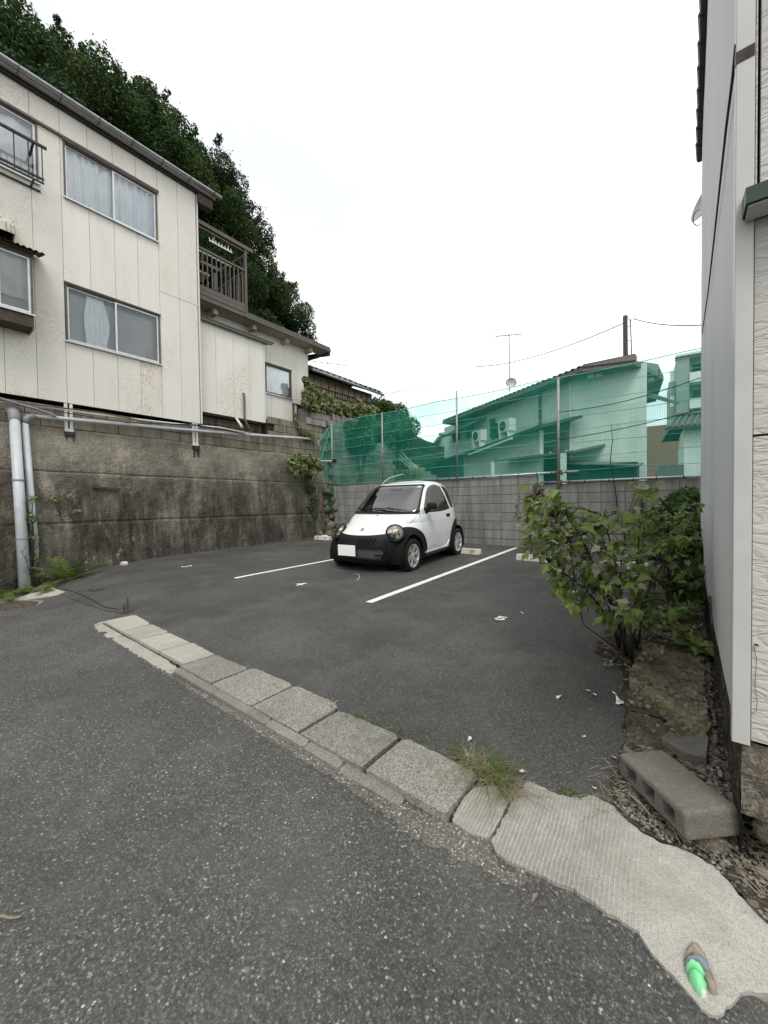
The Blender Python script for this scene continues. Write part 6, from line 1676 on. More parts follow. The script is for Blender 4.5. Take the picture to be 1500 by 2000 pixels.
# front plaster panels
def pan(x0, x1, z0, z1):
    mb = MB(); mb.box((x0 + .0015, RY0 - .0, z0 + .0015), (x1 - .0015, RY0 + .02, z1 - .0015)); mb.build('plaster_panel', MAT['plaster'], rb, bevel=.001)
pan(RX0 + .031, .95, RZ0, 1.388); pan(RX0 + .031, .95, 1.392, 2.03); pan(.952, 2.4, RZ0, 1.388); pan(.952, 2.4, 1.392, 2.03)
pan(RX0 + .031, .158, 2.09, 4.2); pan(.162, .9, 2.09, 4.2); pan(.902, 2.4, 2.09, 4.2)
mb = MB(); mb.box((RX0 + .031, RY0 + .021, RZ0), (3, RY0 + .10, 6.3)); mb.build('front_core', MAT['black'], rb)
# green metal ledge
MAT['green_m'] = m_plain('green_metal', (.025, .055, .042), .5, .1, var=.2)
mb = MB(); mb.prism([(RX0 + .004, RY0 - .10, 2.03), (RX0 + .004, RY0 - .013, 2.035), (RX0 + .004, RY0 - .013, 2.095), (RX0 + .004, RY0 - .10, 2.075)], (2.4, 0, 0)); mb.build('ledge', MAT['green_m'], rb)
mb = MB(); mb.box((RX0 + .01, RY0 - .09, 2.024), (2.4, RY0 - .014, 2.0295)); mb.build('ledge_underside', MAT['trim_side'], rb)
# rust coloured stone base and foundation stones
mb = MB()
def fbase(u, v): 
    x = RX0 + .012 + 2.2 * u; z = .22 + (RZ0 - .012 - .22) * v
    return (x, RY0 + .012 + .012 * fbm(x * 12, z * 12, 2, 4), z)
mb.grid(fbase, 300, 40); mb.build('rough_base', MAT['rubble'], rb)
mb = MB(); mb.grid(lambda u, v: (RX0 + .014 + .01 * fbm(u * 20, v * 3, 7), RY0 + .012 + 4.6 * u, .08 + (RZ0 - .08) * v), 100, 8); mb.build('side_base', MAT['soil'], rb)
# roof edge tiles seen along the side
mb = MB(); mb.box((RX0 - .018, 3.0, 5.52), (RX0 + .05, RY1 + .06, 5.60)); mb.build('verge_board', MAT['darkm'], rb)
tm = MB(); tm.tube([(0, 0, 0), (0, .30, .0)], [.055, .040], 8); tme = tm.mesh('verge_tile'); tme.materials.append(MAT['tile'])
y = 3.0
while y < RY1: link('verge_tile', tme, rb, (RX0 - .012, y, 5.60)); y += .27
mb = MB(); mb.prism([(RX0 + .01, 3.0, 5.601), (RX0 + 2.5, 3.0, 6.9), (RX0 + 5, 3.0, 5.601)], (0, 3.3, 0)); mb.build('roof', MAT['tile'], rb)
# cable on the side wall
w = [onX(x, y, RX0 - .012) for x, y in [(1437, 88), (1431, 150), (1418, 250), (1405, 370), (1393, 480), (1383, 570), (1375, 625), (1371, 652)]]
mb = MB(); mb.tube(w, .0045, 5); o = mb.build('wall_cable', MAT['cable']); tag(o, 'black cable running diagonally down the pale side wall', 'cable'); recenter(o, w[0])
# dish and drip loop at the far corner
c = onX(1366, 395, RX0) ; c = Vector((RX0 - .05, RY1 - .05, onX(1368, 392, RX0).z)); c = onY(1379, 395, RY1 + .15)
ds = thing('satellite_dish', c, 'pale satellite dish at the far edge of the pale side wall', 'satellite dish')
M = Matrix.Translation(c) @ Matrix.Rotation(rad(-60), 4, 'Z') @ Matrix.Rotation(rad(75), 4, 'X')
mb = MB(); mb.lathe([(.001, 0), (.12, .01), (.20, .035), (.21, .04), (.19, .02), (.001, -.02)], 20, M); mb.build('reflector', MAT['pvc'], ds, smooth=True)
mb = MB(); mb.tube([c, Vector((RX0 + .02, c.y, c.z - .05))], .015, 6); mb.build('arm', MAT['galv'], ds)
mb = MB(); cc = onY(1364, 425, RY1 - .3); mb.tube([cc + Vector((-.05 * math.sin(t) , 0, .09 * math.cos(t))) for t in np.linspace(-.3, 3.6, 10)], .005, 4); o = mb.build('cable_loop', MAT['wire']); tag(o, 'small hanging cable loop under the pale dish', 'cable'); recenter(o, cc)
# thin brown hook hose low on the side wall and dark clip on the plaster
mb = MB(); w = [onX(x, y, RX0 - .02) for x, y in [(1381, 1166), (1387, 1166), (1388, 1180), (1389, 1200), (1392, 1222)]]; mb.tube(w, .006, 5); o = mb.build('wall_hook', MAT['darkm']); tag(o, 'thin dark rod hooked against the lower side wall', 'rod'); recenter(o, w[0])
p = onY(1475, 1259, RY0 - .004); mb = MB(); mb.tube([p, p + Vector((.006, -.006, .001))], .003, 6); mb.tube([onY(x, y, RY0 - .004) for x, y in [(1472, 1262), (1478, 1290), (1474, 1340), (1479, 1370), (1477, 1390), (1468, 1394)]], .0006, 4); o = mb.build('nail_and_string', MAT['darkm']); tag(o, 'small dark nail with a hanging thread on the textured plaster', 'nail'); recenter(o, p)

# foundation stone below
def rock(name, c, sc, seed, mat, label=None, cat='stone', rot=(0, 0, 0), sub=3, parent=None, group=None):
    bm = bmesh.new(); bmesh.ops.create_icosphere(bm, subdivisions=sub, radius=1)
    for v in bm.verts:
        p = v.co.copy(); q_ = Vector([math.copysign(abs(k) ** .45, k) for k in p]) * .8
        k = 1 + .14 * mnoise.noise(p * 1.6 + Vector((seed * 5.3, 1, 0))) + .06 * mnoise.noise(p * 5 + Vector((0, seed, 0))) + .03 * mnoise.noise(p * 12)
        v.co = Vector((q_.x * sc[0], q_.y * sc[1], q_.z * sc[2])) * k
    me = bpy.data.meshes.new(name); bm.to_mesh(me); bm.free(); me.materials.append(mat)
    if sub >= 3: me.shade_smooth()
    o = link(name, me, parent, c, rot)
    if label: tag(o, label, cat, group)
    return o
rock('foundation_stone', (.36, 1.68, .18), (.235, .10, .072), 3, MAT['stone'], 'long rough foundation stone under the plastered front of the right building', rot=(0, .06, 0), sub=4)
rock('foundation_stone', (.78, 1.68, .17), (.17, .10, .075), 9, MAT['stone'], 'second foundation stone at the right photo edge', sub=3)
rock('flat_stone', (.40, 1.52, .065), (.10, .06, .025), 5, MAT['stone'], 'flat pale stone lying below the foundation stone', rot=(.1, .2, .4), sub=3)

# broken concrete chunk behind the hollow block
ch = [onZ(x, y, .12) for x, y in [(1290, 1450), (1310, 1438), (1325, 1447), (1345, 1440), (1362, 1434), (1378, 1440), (1384, 1452), (1380, 1490), (1340, 1480)]]
cen = sum(ch, Vector()) / len(ch)
mb = MB(); up_pts = [(p.x, p.y, .145 + .006 * math.sin(i * 2.2)) for i, p in enumerate(ch)]; dn = [(cen.x + (p.x - cen.x) * .96 + .01, cen.y + (p.y - cen.y) * .96 - .02, .02) for p in ch]
n = len(ch); mb.add(up_pts + dn, [tuple(range(n))[::-1], tuple(range(n, 2 * n))] + [(i, (i + 1) % n, (i + 1) % n + n, i + n) for i in range(n)])
o = mb.build('concrete_chunk', MAT['blockc'], bevel=.006, seg=2); tag(o, 'broken grey concrete chunk standing behind the hollow block', 'concrete chunk'); recenter(o, cen)
# iron bar lying on the footing
mb = MB(); w = [onZ(x, y, .15) for x, y in [(1232, 1385), (1262, 1392), (1290, 1400), (1299, 1408)]]; mb.tube(w, .009, 6); o = mb.build('iron_bar', MAT['darkm']); tag(o, 'short dark bar lying across the mossy footing', 'bar'); recenter(o, w[0])

# ---- hollow concrete block, tilted on rubble
A = onZ(1217, 1476, .185); Bq = onZ(1283, 1451, .190); Cq = onZ(1353, 1598, .205); Dq = onZ(1430, 1572, .205)
ex = (Cq - A).normalized(); mid = (A + Bq + Cq + Dq) / 4
ey = (Bq - A); ey -= ex * ey.dot(ex); ey.normalize(); ez = ex.cross(ey); 
if ez.z < 0: ez = -ez
L_, W_, H_ = (Cq - A).length, ((Bq - A).length + (Dq - Cq).length) / 2, .095
L_ = min(.39, max(.33, L_)); W_ = min(.19, max(.14, W_))
bm = bmesh.new(); nx = 7
# cross-section profile in (x along length, z) with three openings through the width
xs_ = [-.5, -.37, -.20, -.09, .09, .20, .37, .5]; zs_ = [-.5, -.27, .27, .5]
V3 = {}
def vv(i, j, k):
    if (i, j, k) not in V3:
        V3[(i, j, k)] = bm.verts.new((xs_[i] * L_, (-.5, .5)[j] * W_, zs_[k] * H_))
    return V3[(i, j, k)]
solid = [[not (k == 1 and i in (1, 3, 5)) for k in range(3)] for i in range(7)]
for i in range(7):
    for k in range(3):
        if not solid[i][k]: continue
        for j, fl in ((0, False), (1, True)):
            f = [vv(i, j, k), vv(i + 1, j, k), vv(i + 1, j, k + 1), vv(i, j, k + 1)]; bm.faces.new(f[::-1] if fl else f)
        for (di, dk, e) in ((-1, 0, ((i, k), (i, k + 1))), (1, 0, ((i + 1, k + 1), (i + 1, k))), (0, -1, ((i + 1, k), (i, k))), (0, 1, ((i, k + 1), (i + 1, k + 1)))):
            ni, nk = i + di, k + dk
            if 0 <= ni < 7 and 0 <= nk < 3 and solid[ni][nk]: continue
            (a, b), (c, d) = e; bm.faces.new([vv(a, 0, b), vv(c, 0, d), vv(c, 1, d), vv(a, 1, b)])
bmesh.ops.recalc_face_normals(bm, faces=bm.faces)
outer = [e for e in bm.edges if len(e.link_faces) == 2 and e.calc_face_angle(0) > 1.2 and all(abs(abs(v.co.x) - L_ / 2) < 1e-6 or abs(abs(v.co.z) - H_ / 2) < 1e-6 for v in e.verts)]
bmesh.ops.bevel(bm, geom=outer, offset=.014, segments=3, affect='EDGES', profile=.5)
bmesh.ops.subdivide_edges(bm, edges=[e for e in bm.edges if e.calc_length() > .03], cuts=3, use_grid_fill=True)
for v in bm.verts:
    k = mnoise.noise(v.co * 30) * .0018 + mnoise.noise(v.co * 90) * .001; v.co += Vector((k, k, k))
me = bpy.data.meshes.new('hollow_block'); bm.to_mesh(me); bm.free(); me.materials.append(MAT['blockc'])
o = bpy.data.objects.new('hollow_block', me); COL.objects.link(o)
o.matrix_world = Matrix.Translation(mid - ez * H_ / 2) @ Matrix((ex, ey, ez)).transposed().to_4x4()
tag(o, 'grey hollow concrete block lying tilted beside the brushed apron', 'concrete block')
for k, (x, y, z, s_) in enumerate([(-.115, 1.86, .06, .05), (-.02, 1.70, .07, .045), (.05, 1.66, .06, .06)]):
    rock('support_stone', (x, y, z), (s_ * 1.3, s_, s_ * .8), 20 + k, MAT['stone'], ['stone under the left end of the hollow block', 'stone under the middle of the hollow block', 'stone under the near end of the hollow block'][k], rot=(.2 * k, .3, k), sub=2)

# ---- gravel and debris along the building (countless)
def scatter(name, n, area, size, mat, label, cat, zf, seed, flat=.6, poly=None):
    rng = np.random.default_rng(seed)
    t = (1 + 5 ** .5) / 2
    base = np.array([(-1, t, 0), (1, t, 0), (-1, -t, 0), (1, -t, 0), (0, -1, t), (0, 1, t), (0, -1, -t), (0, 1, -t), (t, 0, -1), (t, 0, 1), (-t, 0, -1), (-t, 0, 1)]) / 1.9
    fb_ = np.array([(0, 11, 5), (0, 5, 1), (0, 1, 7), (0, 7, 10), (0, 10, 11), (1, 5, 9), (5, 11, 4), (11, 10, 2), (10, 7, 6), (7, 1, 8), (3, 9, 4), (3, 4, 2), (3, 2, 6), (3, 6, 8), (3, 8, 9), (4, 9, 5), (2, 4, 11), (6, 2, 10), (8, 6, 7), (9, 8, 1)])
    pl = np.array(poly); lo, hi = pl.min(0), pl.max(0); P_ = []
    while len(P_) < n:
        q_ = rng.uniform(lo, hi, (n * 2, 2)); q_ = q_[sd_poly(q_, pl) > .0]; P_.extend(q_.tolist())
    P_ = np.array(P_[:n]); V = []; F = []
    for i, (x, y) in enumerate(P_):
        s_ = size * rng.uniform(.4, 1) ** 1.6 * 1.6; R3 = np.linalg.qr(rng.normal(size=(3, 3)))[0]
        v = (base * rng.uniform(.7, 1.25, (12, 3))) @ R3 * np.array([s_, s_, s_ * flat]); v += (x, y, zf(x, y) + s_ * .15); V.append(v); F.append(fb_ + 12 * i)
    o = raw_mesh(name, np.vstack(V), np.vstack(F), mat); return stuff(o, label, cat)
soil_poly = [(.03, 5.0), (.11, 5.0), (.105, 1.75), (.0, 2.0), (-.02, 2.3), (0, 3.0)]
zf = lambda x, y: G(x, y) + .03
scatter('gravel', 3500, None, .008, MAT['pebble'], 'dark gravel filling the gap between footing and pale wall', 'gravel', lambda x, y: G(x, y) + .035, 1, poly=soil_poly)
deb = [tuple(onG(x, y, .02)[:2]) for x, y in [(1200, 1572), (1290, 1638), (1335, 1655), (1400, 1690), (1440, 1738), (1500, 1800), (1700, 1900), (1640, 1560), (1430, 1500), (1390, 1440), (1290, 1460), (1215, 1480)]]
scatter('debris', 4500, None, .006, MAT['pebble'], 'mixed gravel and earth debris around the hollow block', 'debris', lambda x, y: G(x, y) + .018, 2, poly=deb)
scatter('debris', 110, None, .018, MAT['pebble'], 'larger stone fragments scattered beside the brushed apron', 'debris', lambda x, y: G(x, y) + .015, 3, poly=deb)
fp = [tuple(p) for p in foot]
scatter('rubble', 240, None, .013, MAT['pebble'], 'bits of broken concrete and stone bedded in the mossy footing', 'rubble', lambda x, y: foot_h(x, y) + .012, 6, poly=[p for p in fp if p[1] < 3.1])
scatter('debris', 900, None, .006, MAT['pebble'], 'small stones and grit lying on the mossy footing', 'grit', lambda x, y: foot_h(x, y) + .012, 4, poly=fp)
# dry straw over the debris
rng = random.Random(8); mb = MB(); dpn = np.array(deb)
k = 0
while k < 260:
    x, y = rng.uniform(-.3, .5), rng.uniform(1.2, 2.4)
    if float(sd_poly(np.array([[x, y]]), dpn)[0]) < .0: continue
    a = rng.gauss(-.9, .7); l = rng.uniform(.03, .12); z = G(x, y) + rng.uniform(.02, .045); d = Vector((math.cos(a), math.sin(a), 0)) * l
    p = Vector((x, y, z)); mb.tube([p - d * .5, p + Vector((rng.uniform(-.01, .01), rng.uniform(-.01, .01), .012)), p + d * .5], .0011, 3, False); k += 1
stuff(mb.build('dry_straw', MAT['dry']), 'dry straw and rootlets strewn over the debris at lower right', 'straw')
# leaf litter at the foot of the shrub and under it
dead = [shrub_leaf(40 + i, 1.6) for i in range(5)]
for d in dead: d.materials.clear(); d.materials.append(MAT['dead'])
bm = bmesh.new(); rng = random.Random(9)
lit = [tuple(onG(x, y, .02)[:2]) for x, y in [(1160, 1270), (1225, 1290), (1240, 1230), (1300, 1180), (1378, 1190), (1375, 1240), (1300, 1290), (1235, 1330), (1228, 1365), (1205, 1335)]]; ln_ = np.array(lit); k = 0
while k < 330:
    x, y = rng.uniform(ln_[:, 0].min(), ln_[:, 0].max()), rng.uniform(ln_[:, 1].min(), ln_[:, 1].max())
    if float(sd_poly(np.array([[x, y]]), ln_)[0]) < 0: continue
    n0 = len(bm.verts); bm.from_mesh(rng.choice(dead)); bm.verts.ensure_lookup_table()
    M = leaf_matrix(Vector((x, y, G(x, y) + (.07 if x > -.27 else .025) + rng.random() * .02)), Vector((rng.uniform(-1, 1), rng.uniform(-1, 1), .1)), Vector((rng.uniform(-.4, .4), rng.uniform(-.4, .4), rng.choice([1, -1]))), rng.uniform(.016, .036))
    bmesh.ops.transform(bm, matrix=M, verts=bm.verts[n0:]); k += 1
me = bpy.data.meshes.new('leaf_litter'); bm.to_mesh(me); bm.free(); me.materials.append(MAT['dead']); o = link('leaf_litter', me); stuff(o, 'withered leaf litter heaped around the foot of the shrub', 'leaf litter')
# single pale leaves on the asphalt
for k, (x, y, s_, lab) in enumerate([(1087, 1360, .045, 'small crumpled white leaf lying alone right of the painted 5'), (1152, 1351, .05, 'larger torn white leaf between lone leaf and footing'), (1163, 1356, .04, 'white leaf piece overlapping the larger torn leaf'), (1196, 1351, .035, 'small white leaf right of the torn leaf'), (1213, 1376, .06, 'pale leaf at the edge of the mossy footing'),
        (921, 1442, .032, 'white leaf on the asphalt above the grass tuft'), (1015, 1506, .032, 'white leaf beside the big grass tuft'), (1162, 1542, .026, 'tiny white leaf caught in dry stalks above the apron'), (1204, 1482, .04, 'brown and white leaf left of the hollow block'), (1016, 1197, .05, 'curled pale leaf just above the painted 5'), (912, 1477, .03, 'thin white leaf in the small left part of the grass tuft'), (1143, 1437, .018, 'tiny pale flake on the asphalt')]):
    p = onG(x, y, .016); me = dead[k % 5].copy(); me.materials.clear(); me.materials.append(MAT['dead_w']); o = bpy.data.objects.new('fallen_leaf', me); s_ *= .72; COL.objects.link(o)
    o.matrix_world = leaf_matrix(p + Vector((0, 0, s_ * .12)), Vector((math.cos(k * 2.1), math.sin(k * 2.1), .0)), Vector((.2, .1, 1 if k % 2 else -1)), s_); tag(o, lab, 'leaf')
# dry tangle of stalks above the apron
mb = MB(); rng = random.Random(3)
for k in range(16):
    p = onG(rng.uniform(1180, 1245), rng.uniform(1500, 1600), .02); a = rng.uniform(2.0, 4.2); l = rng.uniform(.05, .14); d = Vector((math.cos(a), math.sin(a), .0)) * l
    mb.tube([p, p + d * .5 + Vector((0, 0, rng.uniform(.01, .04))), p + d], .0011, 4, False)
o = mb.build('dry_stalks', MAT['dry']); tag(o, 'wiry dry stalks left of the hollow block', 'dry stalks')
# stick, flat scrap, crushed glove
mb = MB(); w = [onG(x, y, .012) for x, y in [(-12, 1787), (8, 1790), (22, 1793), (39, 1791)]]; mb.tube(w, [.0032, .003, .0034, .002], 6); o = mb.build('pale_stick', MAT['dry']); tag(o, 'pale stick on the road at the left photo edge', 'stick'); recenter(o, w[0])
for k, (x0, y0_, x1, y1_, lab) in enumerate([(1038, 1764, 1051, 1742, 'narrow brown leaf blade on the road below the apron'), (1082, 1740, 1090, 1752, 'second small brown leaf blade on the road'), (118, 1688, 144, 1681, 'thin straw on the road at the lower left')]):
    a = onG(x0, y0_, .010); b = onG(x1, y1_, .012); d = b - a; s_ = Vector((-d.y, d.x, 0)).normalized() * (.006 if k < 2 else .002); mb = MB(); m_ = (a + b) / 2 + Vector((0, 0, .006)); mb.add([a, m_ - s_, b, m_ + s_], [(0, 1, 2, 3)]); o = mb.build('fallen_leaf', MAT['dry']); tag(o, lab, 'dry leaf'); recenter(o, a)
MAT['rag_g'] = m_plain('bright_green_plastic', (.24, .72, .34), .5, spec=.5, var=.08)
MAT['rag_b'] = m_plain('dirty_beige_cloth', (.30, .26, .21), .85, var=.15, sc=30)
MAT['rag_s'] = m_plain('grey_ribbed_cloth', (.25, .27, .32), .8, var=.15, sc=30)
def patch(pxs, n=14, h=.012, dz=.03, seed=0):
    """crumpled sheet whose outline is given on the ground"""
    pts = [onG(x, y, dz) for x, y in pxs]; c = sum(pts, Vector()) / len(pts); mb = MB(); R_ = []
    rings = [0.0, .35, .7, 1.0]; vs = []; m = len(pts)
    for r_ in rings:
        for i, p in enumerate(pts):
            q_ = c.lerp(p, r_); vs.append((q_.x, q_.y, q_.z + h * (1 - r_ ** 2) + .005 * fbm(q_.x * 45, q_.y * 45, seed, 3) + .003 * math.sin(i * 2.3 + r_ * 9 + seed) * (r_ > 0) - (.006 if r_ == 1 else 0)))
    fs = [(r_ * m + i, r_ * m + (i + 1) % m, (r_ + 1) * m + (i + 1) % m, (r_ + 1) * m + i) for r_ in range(3) for i in range(m)]
    vs += [(x, y, z - .012) for x, y, z in vs[-m:]]; fs += [(3 * m + i, 3 * m + (i + 1) % m, 4 * m + (i + 1) % m, 4 * m + i) for i in range(m)]
    mb.add(vs, fs); return mb
rg = thing('cloth_scrap', onG(1365, 1890, .02), 'crumpled grey and bright green scrap lying on the brushed apron', 'cloth scrap')
patch([(1336, 1868), (1341, 1848), (1352, 1837), (1365, 1842), (1378, 1858), (1384, 1880), (1368, 1868), (1350, 1862)], h=.010, dz=.030, seed=1).build('beige_fold', MAT['rag_b'], rg, smooth=True)
patch([(1336, 1872), (1350, 1862), (1368, 1866), (1384, 1880), (1391, 1897), (1380, 1898), (1362, 1880), (1345, 1876)], h=.014, dz=.032, seed=2).build('ribbed_cuff', MAT['rag_s'], rg, smooth=True)
patch([(1372, 1890), (1390, 1895), (1400, 1922), (1398, 1932), (1388, 1928), (1378, 1910)], h=.008, dz=.030, seed=3).build('beige_tail', MAT['rag_b'], rg, smooth=True)
patch([(1340, 1878), (1352, 1875), (1366, 1884), (1380, 1903), (1368, 1900), (1352, 1890), (1341, 1889)], h=.016, dz=.033, seed=4).build('green_band', MAT['rag_g'], rg, smooth=True)
patch([(1345, 1893), (1358, 1893), (1372, 1904), (1381, 1920), (1381, 1932), (1370, 1936), (1358, 1922), (1347, 1906)], h=.016, dz=.030, seed=5).build('green_palm', MAT['rag_g'], rg, smooth=True)
patch([(1366, 1933), (1380, 1931), (1381, 1938), (1370, 1939)], h=.006, dz=.026, seed=6).build('pale_end', MAT['offwhite'], rg, smooth=True)

# ---- manhole covers and slab in the lower left
c = onG(5, 1188, .006); mh = thing('manhole_cover', c, 'round brown manhole cover set in concrete at the left photo edge', 'manhole cover')
mb = MB(); mb.lathe([(.001, .010), (.33, .010), (.33, .002)], 40, Matrix.Translation(c)); mb.build('lid', m_plain('old_iron', (.10, .085, .065), .8, .2, var=.3, sc=20), mh)
mb = MB(); mb.lathe([(.345, .002), (.345, .008), (.42, .006), (.44, .0)], 40, Matrix.Translation(c)); mb.build('concrete_ring', MAT['gutter_conc'], mh)
for k in range(6):
    a = k * math.pi / 3; p = c + Vector((.2 * math.cos(a), .2 * math.sin(a), .0105)); mb = MB(); mb.bar(p - Vector((.05, 0, 0)), p + Vector((.05, 0, 0)), .01, .004); mb.build('rib', MAT['darkm'], mh)
cv = [onG(x, y, .016) for x, y in [(171, 1151), (196, 1148), (206, 1150), (181, 1155)]]
mb = MB(); mb.prism(cv, (0, 0, .006)); o = mb.build('drain_cover', m_plain('brown_drain_cover', (.085, .072, .055), .8, .1, var=.3, sc=40)); tag(o, 'small rectangular brown drain cover in the asphalt', 'drain cover'); recenter(o, cv[0])
p = [onG(x, y, .01)[:2] for x, y in [(58, 1160), (66, 1146), (92, 1141), (100, 1145), (112, 1152), (128, 1156), (112, 1162), (60, 1170), (30, 1176), (20, 1172)]]
o = sheet('broken_paving', MAT['slab_light'], p, .014, .04, .02, 9, thick=.04, relief=.008); tag(o, 'broken pale concrete paving at the foot of the big pipe', 'paving'); recenter(o, onG(80, 1155))
rock('white_rubble', onX(243, 1099, -8.58) if False else onG(243, 1101, .03), (.09, .07, .05), 31, MAT['stop'], 'white lump of rubble at the foot of the retaining wall', sub=2)

# ================================================================== wheel stops
def wheel_stop(c, rz, label, grp='concrete wheel stops', L=.60):
    t = thing('wheel_stop', c, label, 'wheel stop', grp, rz); WORLD[t.name] = Vector((0, 0, 0))
    W, Hh = .15, .105; prof = [(-W / 2, 0), (-W / 2 + .012, Hh * .35), (-W * .28, Hh), (W * .28, Hh), (W / 2 - .012, Hh * .35), (W / 2, 0)]
    mb = MB(); mb.prism([(-L / 2, y, z) for y, z in prof], (L, 0, 0)); mb.build('body', MAT['stop'], t, bevel=.010, seg=2)
    for s_ in (-1, 1):
        y0, z0 = -W / 2 + .012, Hh * .35; y1, z1 = -W * .28, Hh
        mb = MB(); mb.box((s_ * L * .26 - .045, 0, 0), (s_ * L * .26 + .045, .004, .045), Matrix.Translation((0, (y0 + y1) / 2 - .018, (z0 + z1) / 2 - .025)) @ Matrix.Rotation(-math.atan2(y1 - y0, z1 - z0), 4, 'X')); mb.build('reflector', m_plain('amber_reflector', (.42, .34, .16), .3, spec=.6), t)
        mb = MB(); mb.tube([(s_ * L * .17, 0, Hh - .005), (s_ * L * .17, 0, Hh + .003)], .012, 8); mb.build('bolt', MAT['rusty'], t)
    return t
sy = 7.25
wheel_stop(Vector((-8.02, 7.35, G(-8, 7.35) + .01)), rad(0), 'wheel stop in the corner at the end of the left bay')
p = onG(922, 1079); wheel_stop(Vector((-3.40, 6.86, G(0, 6.86) + .01)), 0, 'wheel stop just behind the rear wheel of the white car')
wheel_stop(Vector((-4.75, 6.86, G(0, 6.86) + .01)), 0, 'wheel stop mostly hidden behind the white car')
wheel_stop(Vector((-2.02, 6.62, G(0, 6.6) + .01)), 0, 'wheel stop half covered by leaves at the left edge of the shrub')
wheel_stop(Vector((-.75, 6.62, G(0, 6.6) + .01)), 0, 'wheel stop hidden behind the shrub')
rock('white_stone', (-8.25, 7.62, G(0, 7.6) + .06), (.13, .09, .06), 41, MAT['white'], 'white stone lying behind the wheel stop in the corner', sub=2)
# litter of white shells behind the shrub
p = onG(1128, 1158, .02); t = thing('white_litter', p, 'row of crumpled white scraps on the asphalt behind the shrub', 'litter')
for k in range(9): 
    rock('scrap', p + Vector((-.16 + .04 * k, .03 * math.sin(k * 3), 0)), (.028, .02, .012), 50 + k, MAT['dead_w'], sub=1, parent=t, rot=(k, k * 2, k))
# ================================================================== THE CAR  (x forward, y left, z up, origin on the ground under the rear axle)
car = thing('white_car', (-4.17, 6.60, .19), 'small white two door car with black bumpers and blank number plate, parked in the bay', 'car')
car.rotation_euler = (0, rad(1.6), rad(-84.3)); WORLD[car.name] = Vector((0, 0, 0))
def prof(pts, z, w=.035):
    zs_ = np.linspace(.1, 1.5, 561); v = np.interp(zs_, [p[0] for p in pts], [p[1] for p in pts])
    k = max(1, int(w / (zs_[1] - zs_[0]))); ker = np.hanning(2 * k + 3); ker /= ker.sum(); pad = len(ker) // 2
    vp = np.r_[2 * v[0] - v[pad:0:-1], v, 2 * v[-1] - v[-2:-pad - 2:-1]]
    return np.interp(z, zs_, np.convolve(vp, ker, 'valid'))
XF = [(.16, 2.20), (.22, 2.26), (.32, 2.29), (.45, 2.30), (.54, 2.285), (.60, 2.245), (.65, 2.17), (.70, 2.08), (.75, 1.975), (.80, 1.86), (.85, 1.735), (.885, 1.64), (.92, 1.575), (1.0, 1.48), (1.10, 1.365), (1.20, 1.245), (1.30, 1.115), (1.36, 1.02), (1.40, .93), (1.43, .80), (1.445, .66), (1.45, .52)]
XB = [(.16, -.36), (.25, -.42), (.40, -.44), (.60, -.43), (.80, -.405), (.95, -.35), (1.05, -.29), (1.15, -.235), (1.25, -.165), (1.33, -.075), (1.39, .04), (1.43, .17), (1.445, .28), (1.45, .42)]
HW = [(.16, .67), (.22, .70), (.35, .725), (.55, .735), (.75, .73), (.88, .71), (.97, .685), (1.05, .66), (1.15, .63), (1.25, .60), (1.33, .565), (1.38, .525), (1.42, .45), (1.44, .34), (1.45, .03)]
zl = np.r_[np.linspace(.17, .62, 34), np.linspace(.63, 1.0, 48), np.linspace(1.008, 1.36, 36), np.linspace(1.366, 1.4495, 22)]
NT = 168; nz_ = len(zl); tt = np.linspace(0, 2 * np.pi, NT, endpoint=False)
NFZ, NFV = [.2, .6, .75, .88, .95, 1.3, 1.4, 1.45], [3.0, 2.9, 2.9, 4.2, 6.5, 6.5, 3.4, 2.2]
def body_pts(inset=0.0):
    V = []
    for z in zl:
        xf, xb, hw = prof(XF, z, .02), prof(XB, z, .03), prof(HW, z, .03)
        xc = np.interp(z, [.2, .9, 1.1, 1.45], [1.0, .75, .62, .49]); 
        nf = np.interp(z, NFZ, NFV); nb = np.interp(z, [.2, 1.0, 1.3, 1.45], [3.4, 3.0, 2.8, 2.2])
        for t in tt:
            c, s_ = math.cos(t), math.sin(t); front = c > 0; n_ = nf if front else nb
            ex = abs(c) ** (2 / n_); ey = abs(s_) ** (2 / n_)
            x = xc + (xf - xc) * ex if front else xc - (xc - xb) * ex
            V.append((x, hw * ey * math.copysign(1, s_), z))
    V = np.array(V).reshape(nz_, NT, 3)
    # vertex normals by finite differences
    du = np.roll(V, -1, 1) - np.roll(V, 1, 1); dv = np.gradient(V, axis=0); Nn = np.cross(du, dv); Nn /= np.linalg.norm(Nn, axis=2)[..., None] + 1e-9
    return V, Nn
BV, BN = body_pts()
BF = [(j * NT + i, j * NT + (i + 1) % NT, (j + 1) * NT + (i + 1) % NT, (j + 1) * NT + i) for j in range(nz_ - 1) for i in range(NT)]
V0 = BV.reshape(-1, 3); N0 = BN.reshape(-1, 3)
V6 = np.c_[V0, N0]                                   # position and normal travel together through the cuts
topring = list(range((nz_ - 1) * NT, nz_ * NT))
def sp2(P, poly): return sd_poly(P, poly)
def SIDE(V): return np.abs(V[:, 1]) - (.655 - (V[:, 2] - .90) * .31) - .028
def R_window(V): # door glass
    return np.minimum(sp2(V[:, [0, 2]], [(1.39, .895), (1.35, 1.0), (1.24, 1.165), (1.11, 1.285), (.96, 1.345), (.78, 1.37), (.58, 1.355), (.50, 1.30), (.40, 1.10), (.345, .92), (.70, .89)]), SIDE(V))
def R_quarter(V):
    return np.minimum(sp2(V[:, [0, 2]], [(.335, 1.33), (.44, 1.345), (.36, 1.18), (.27, .935), (.10, .93), (-.03, 1.02), (.07, 1.19), (.20, 1.29)]), np.abs(V[:, 1]) - .3)
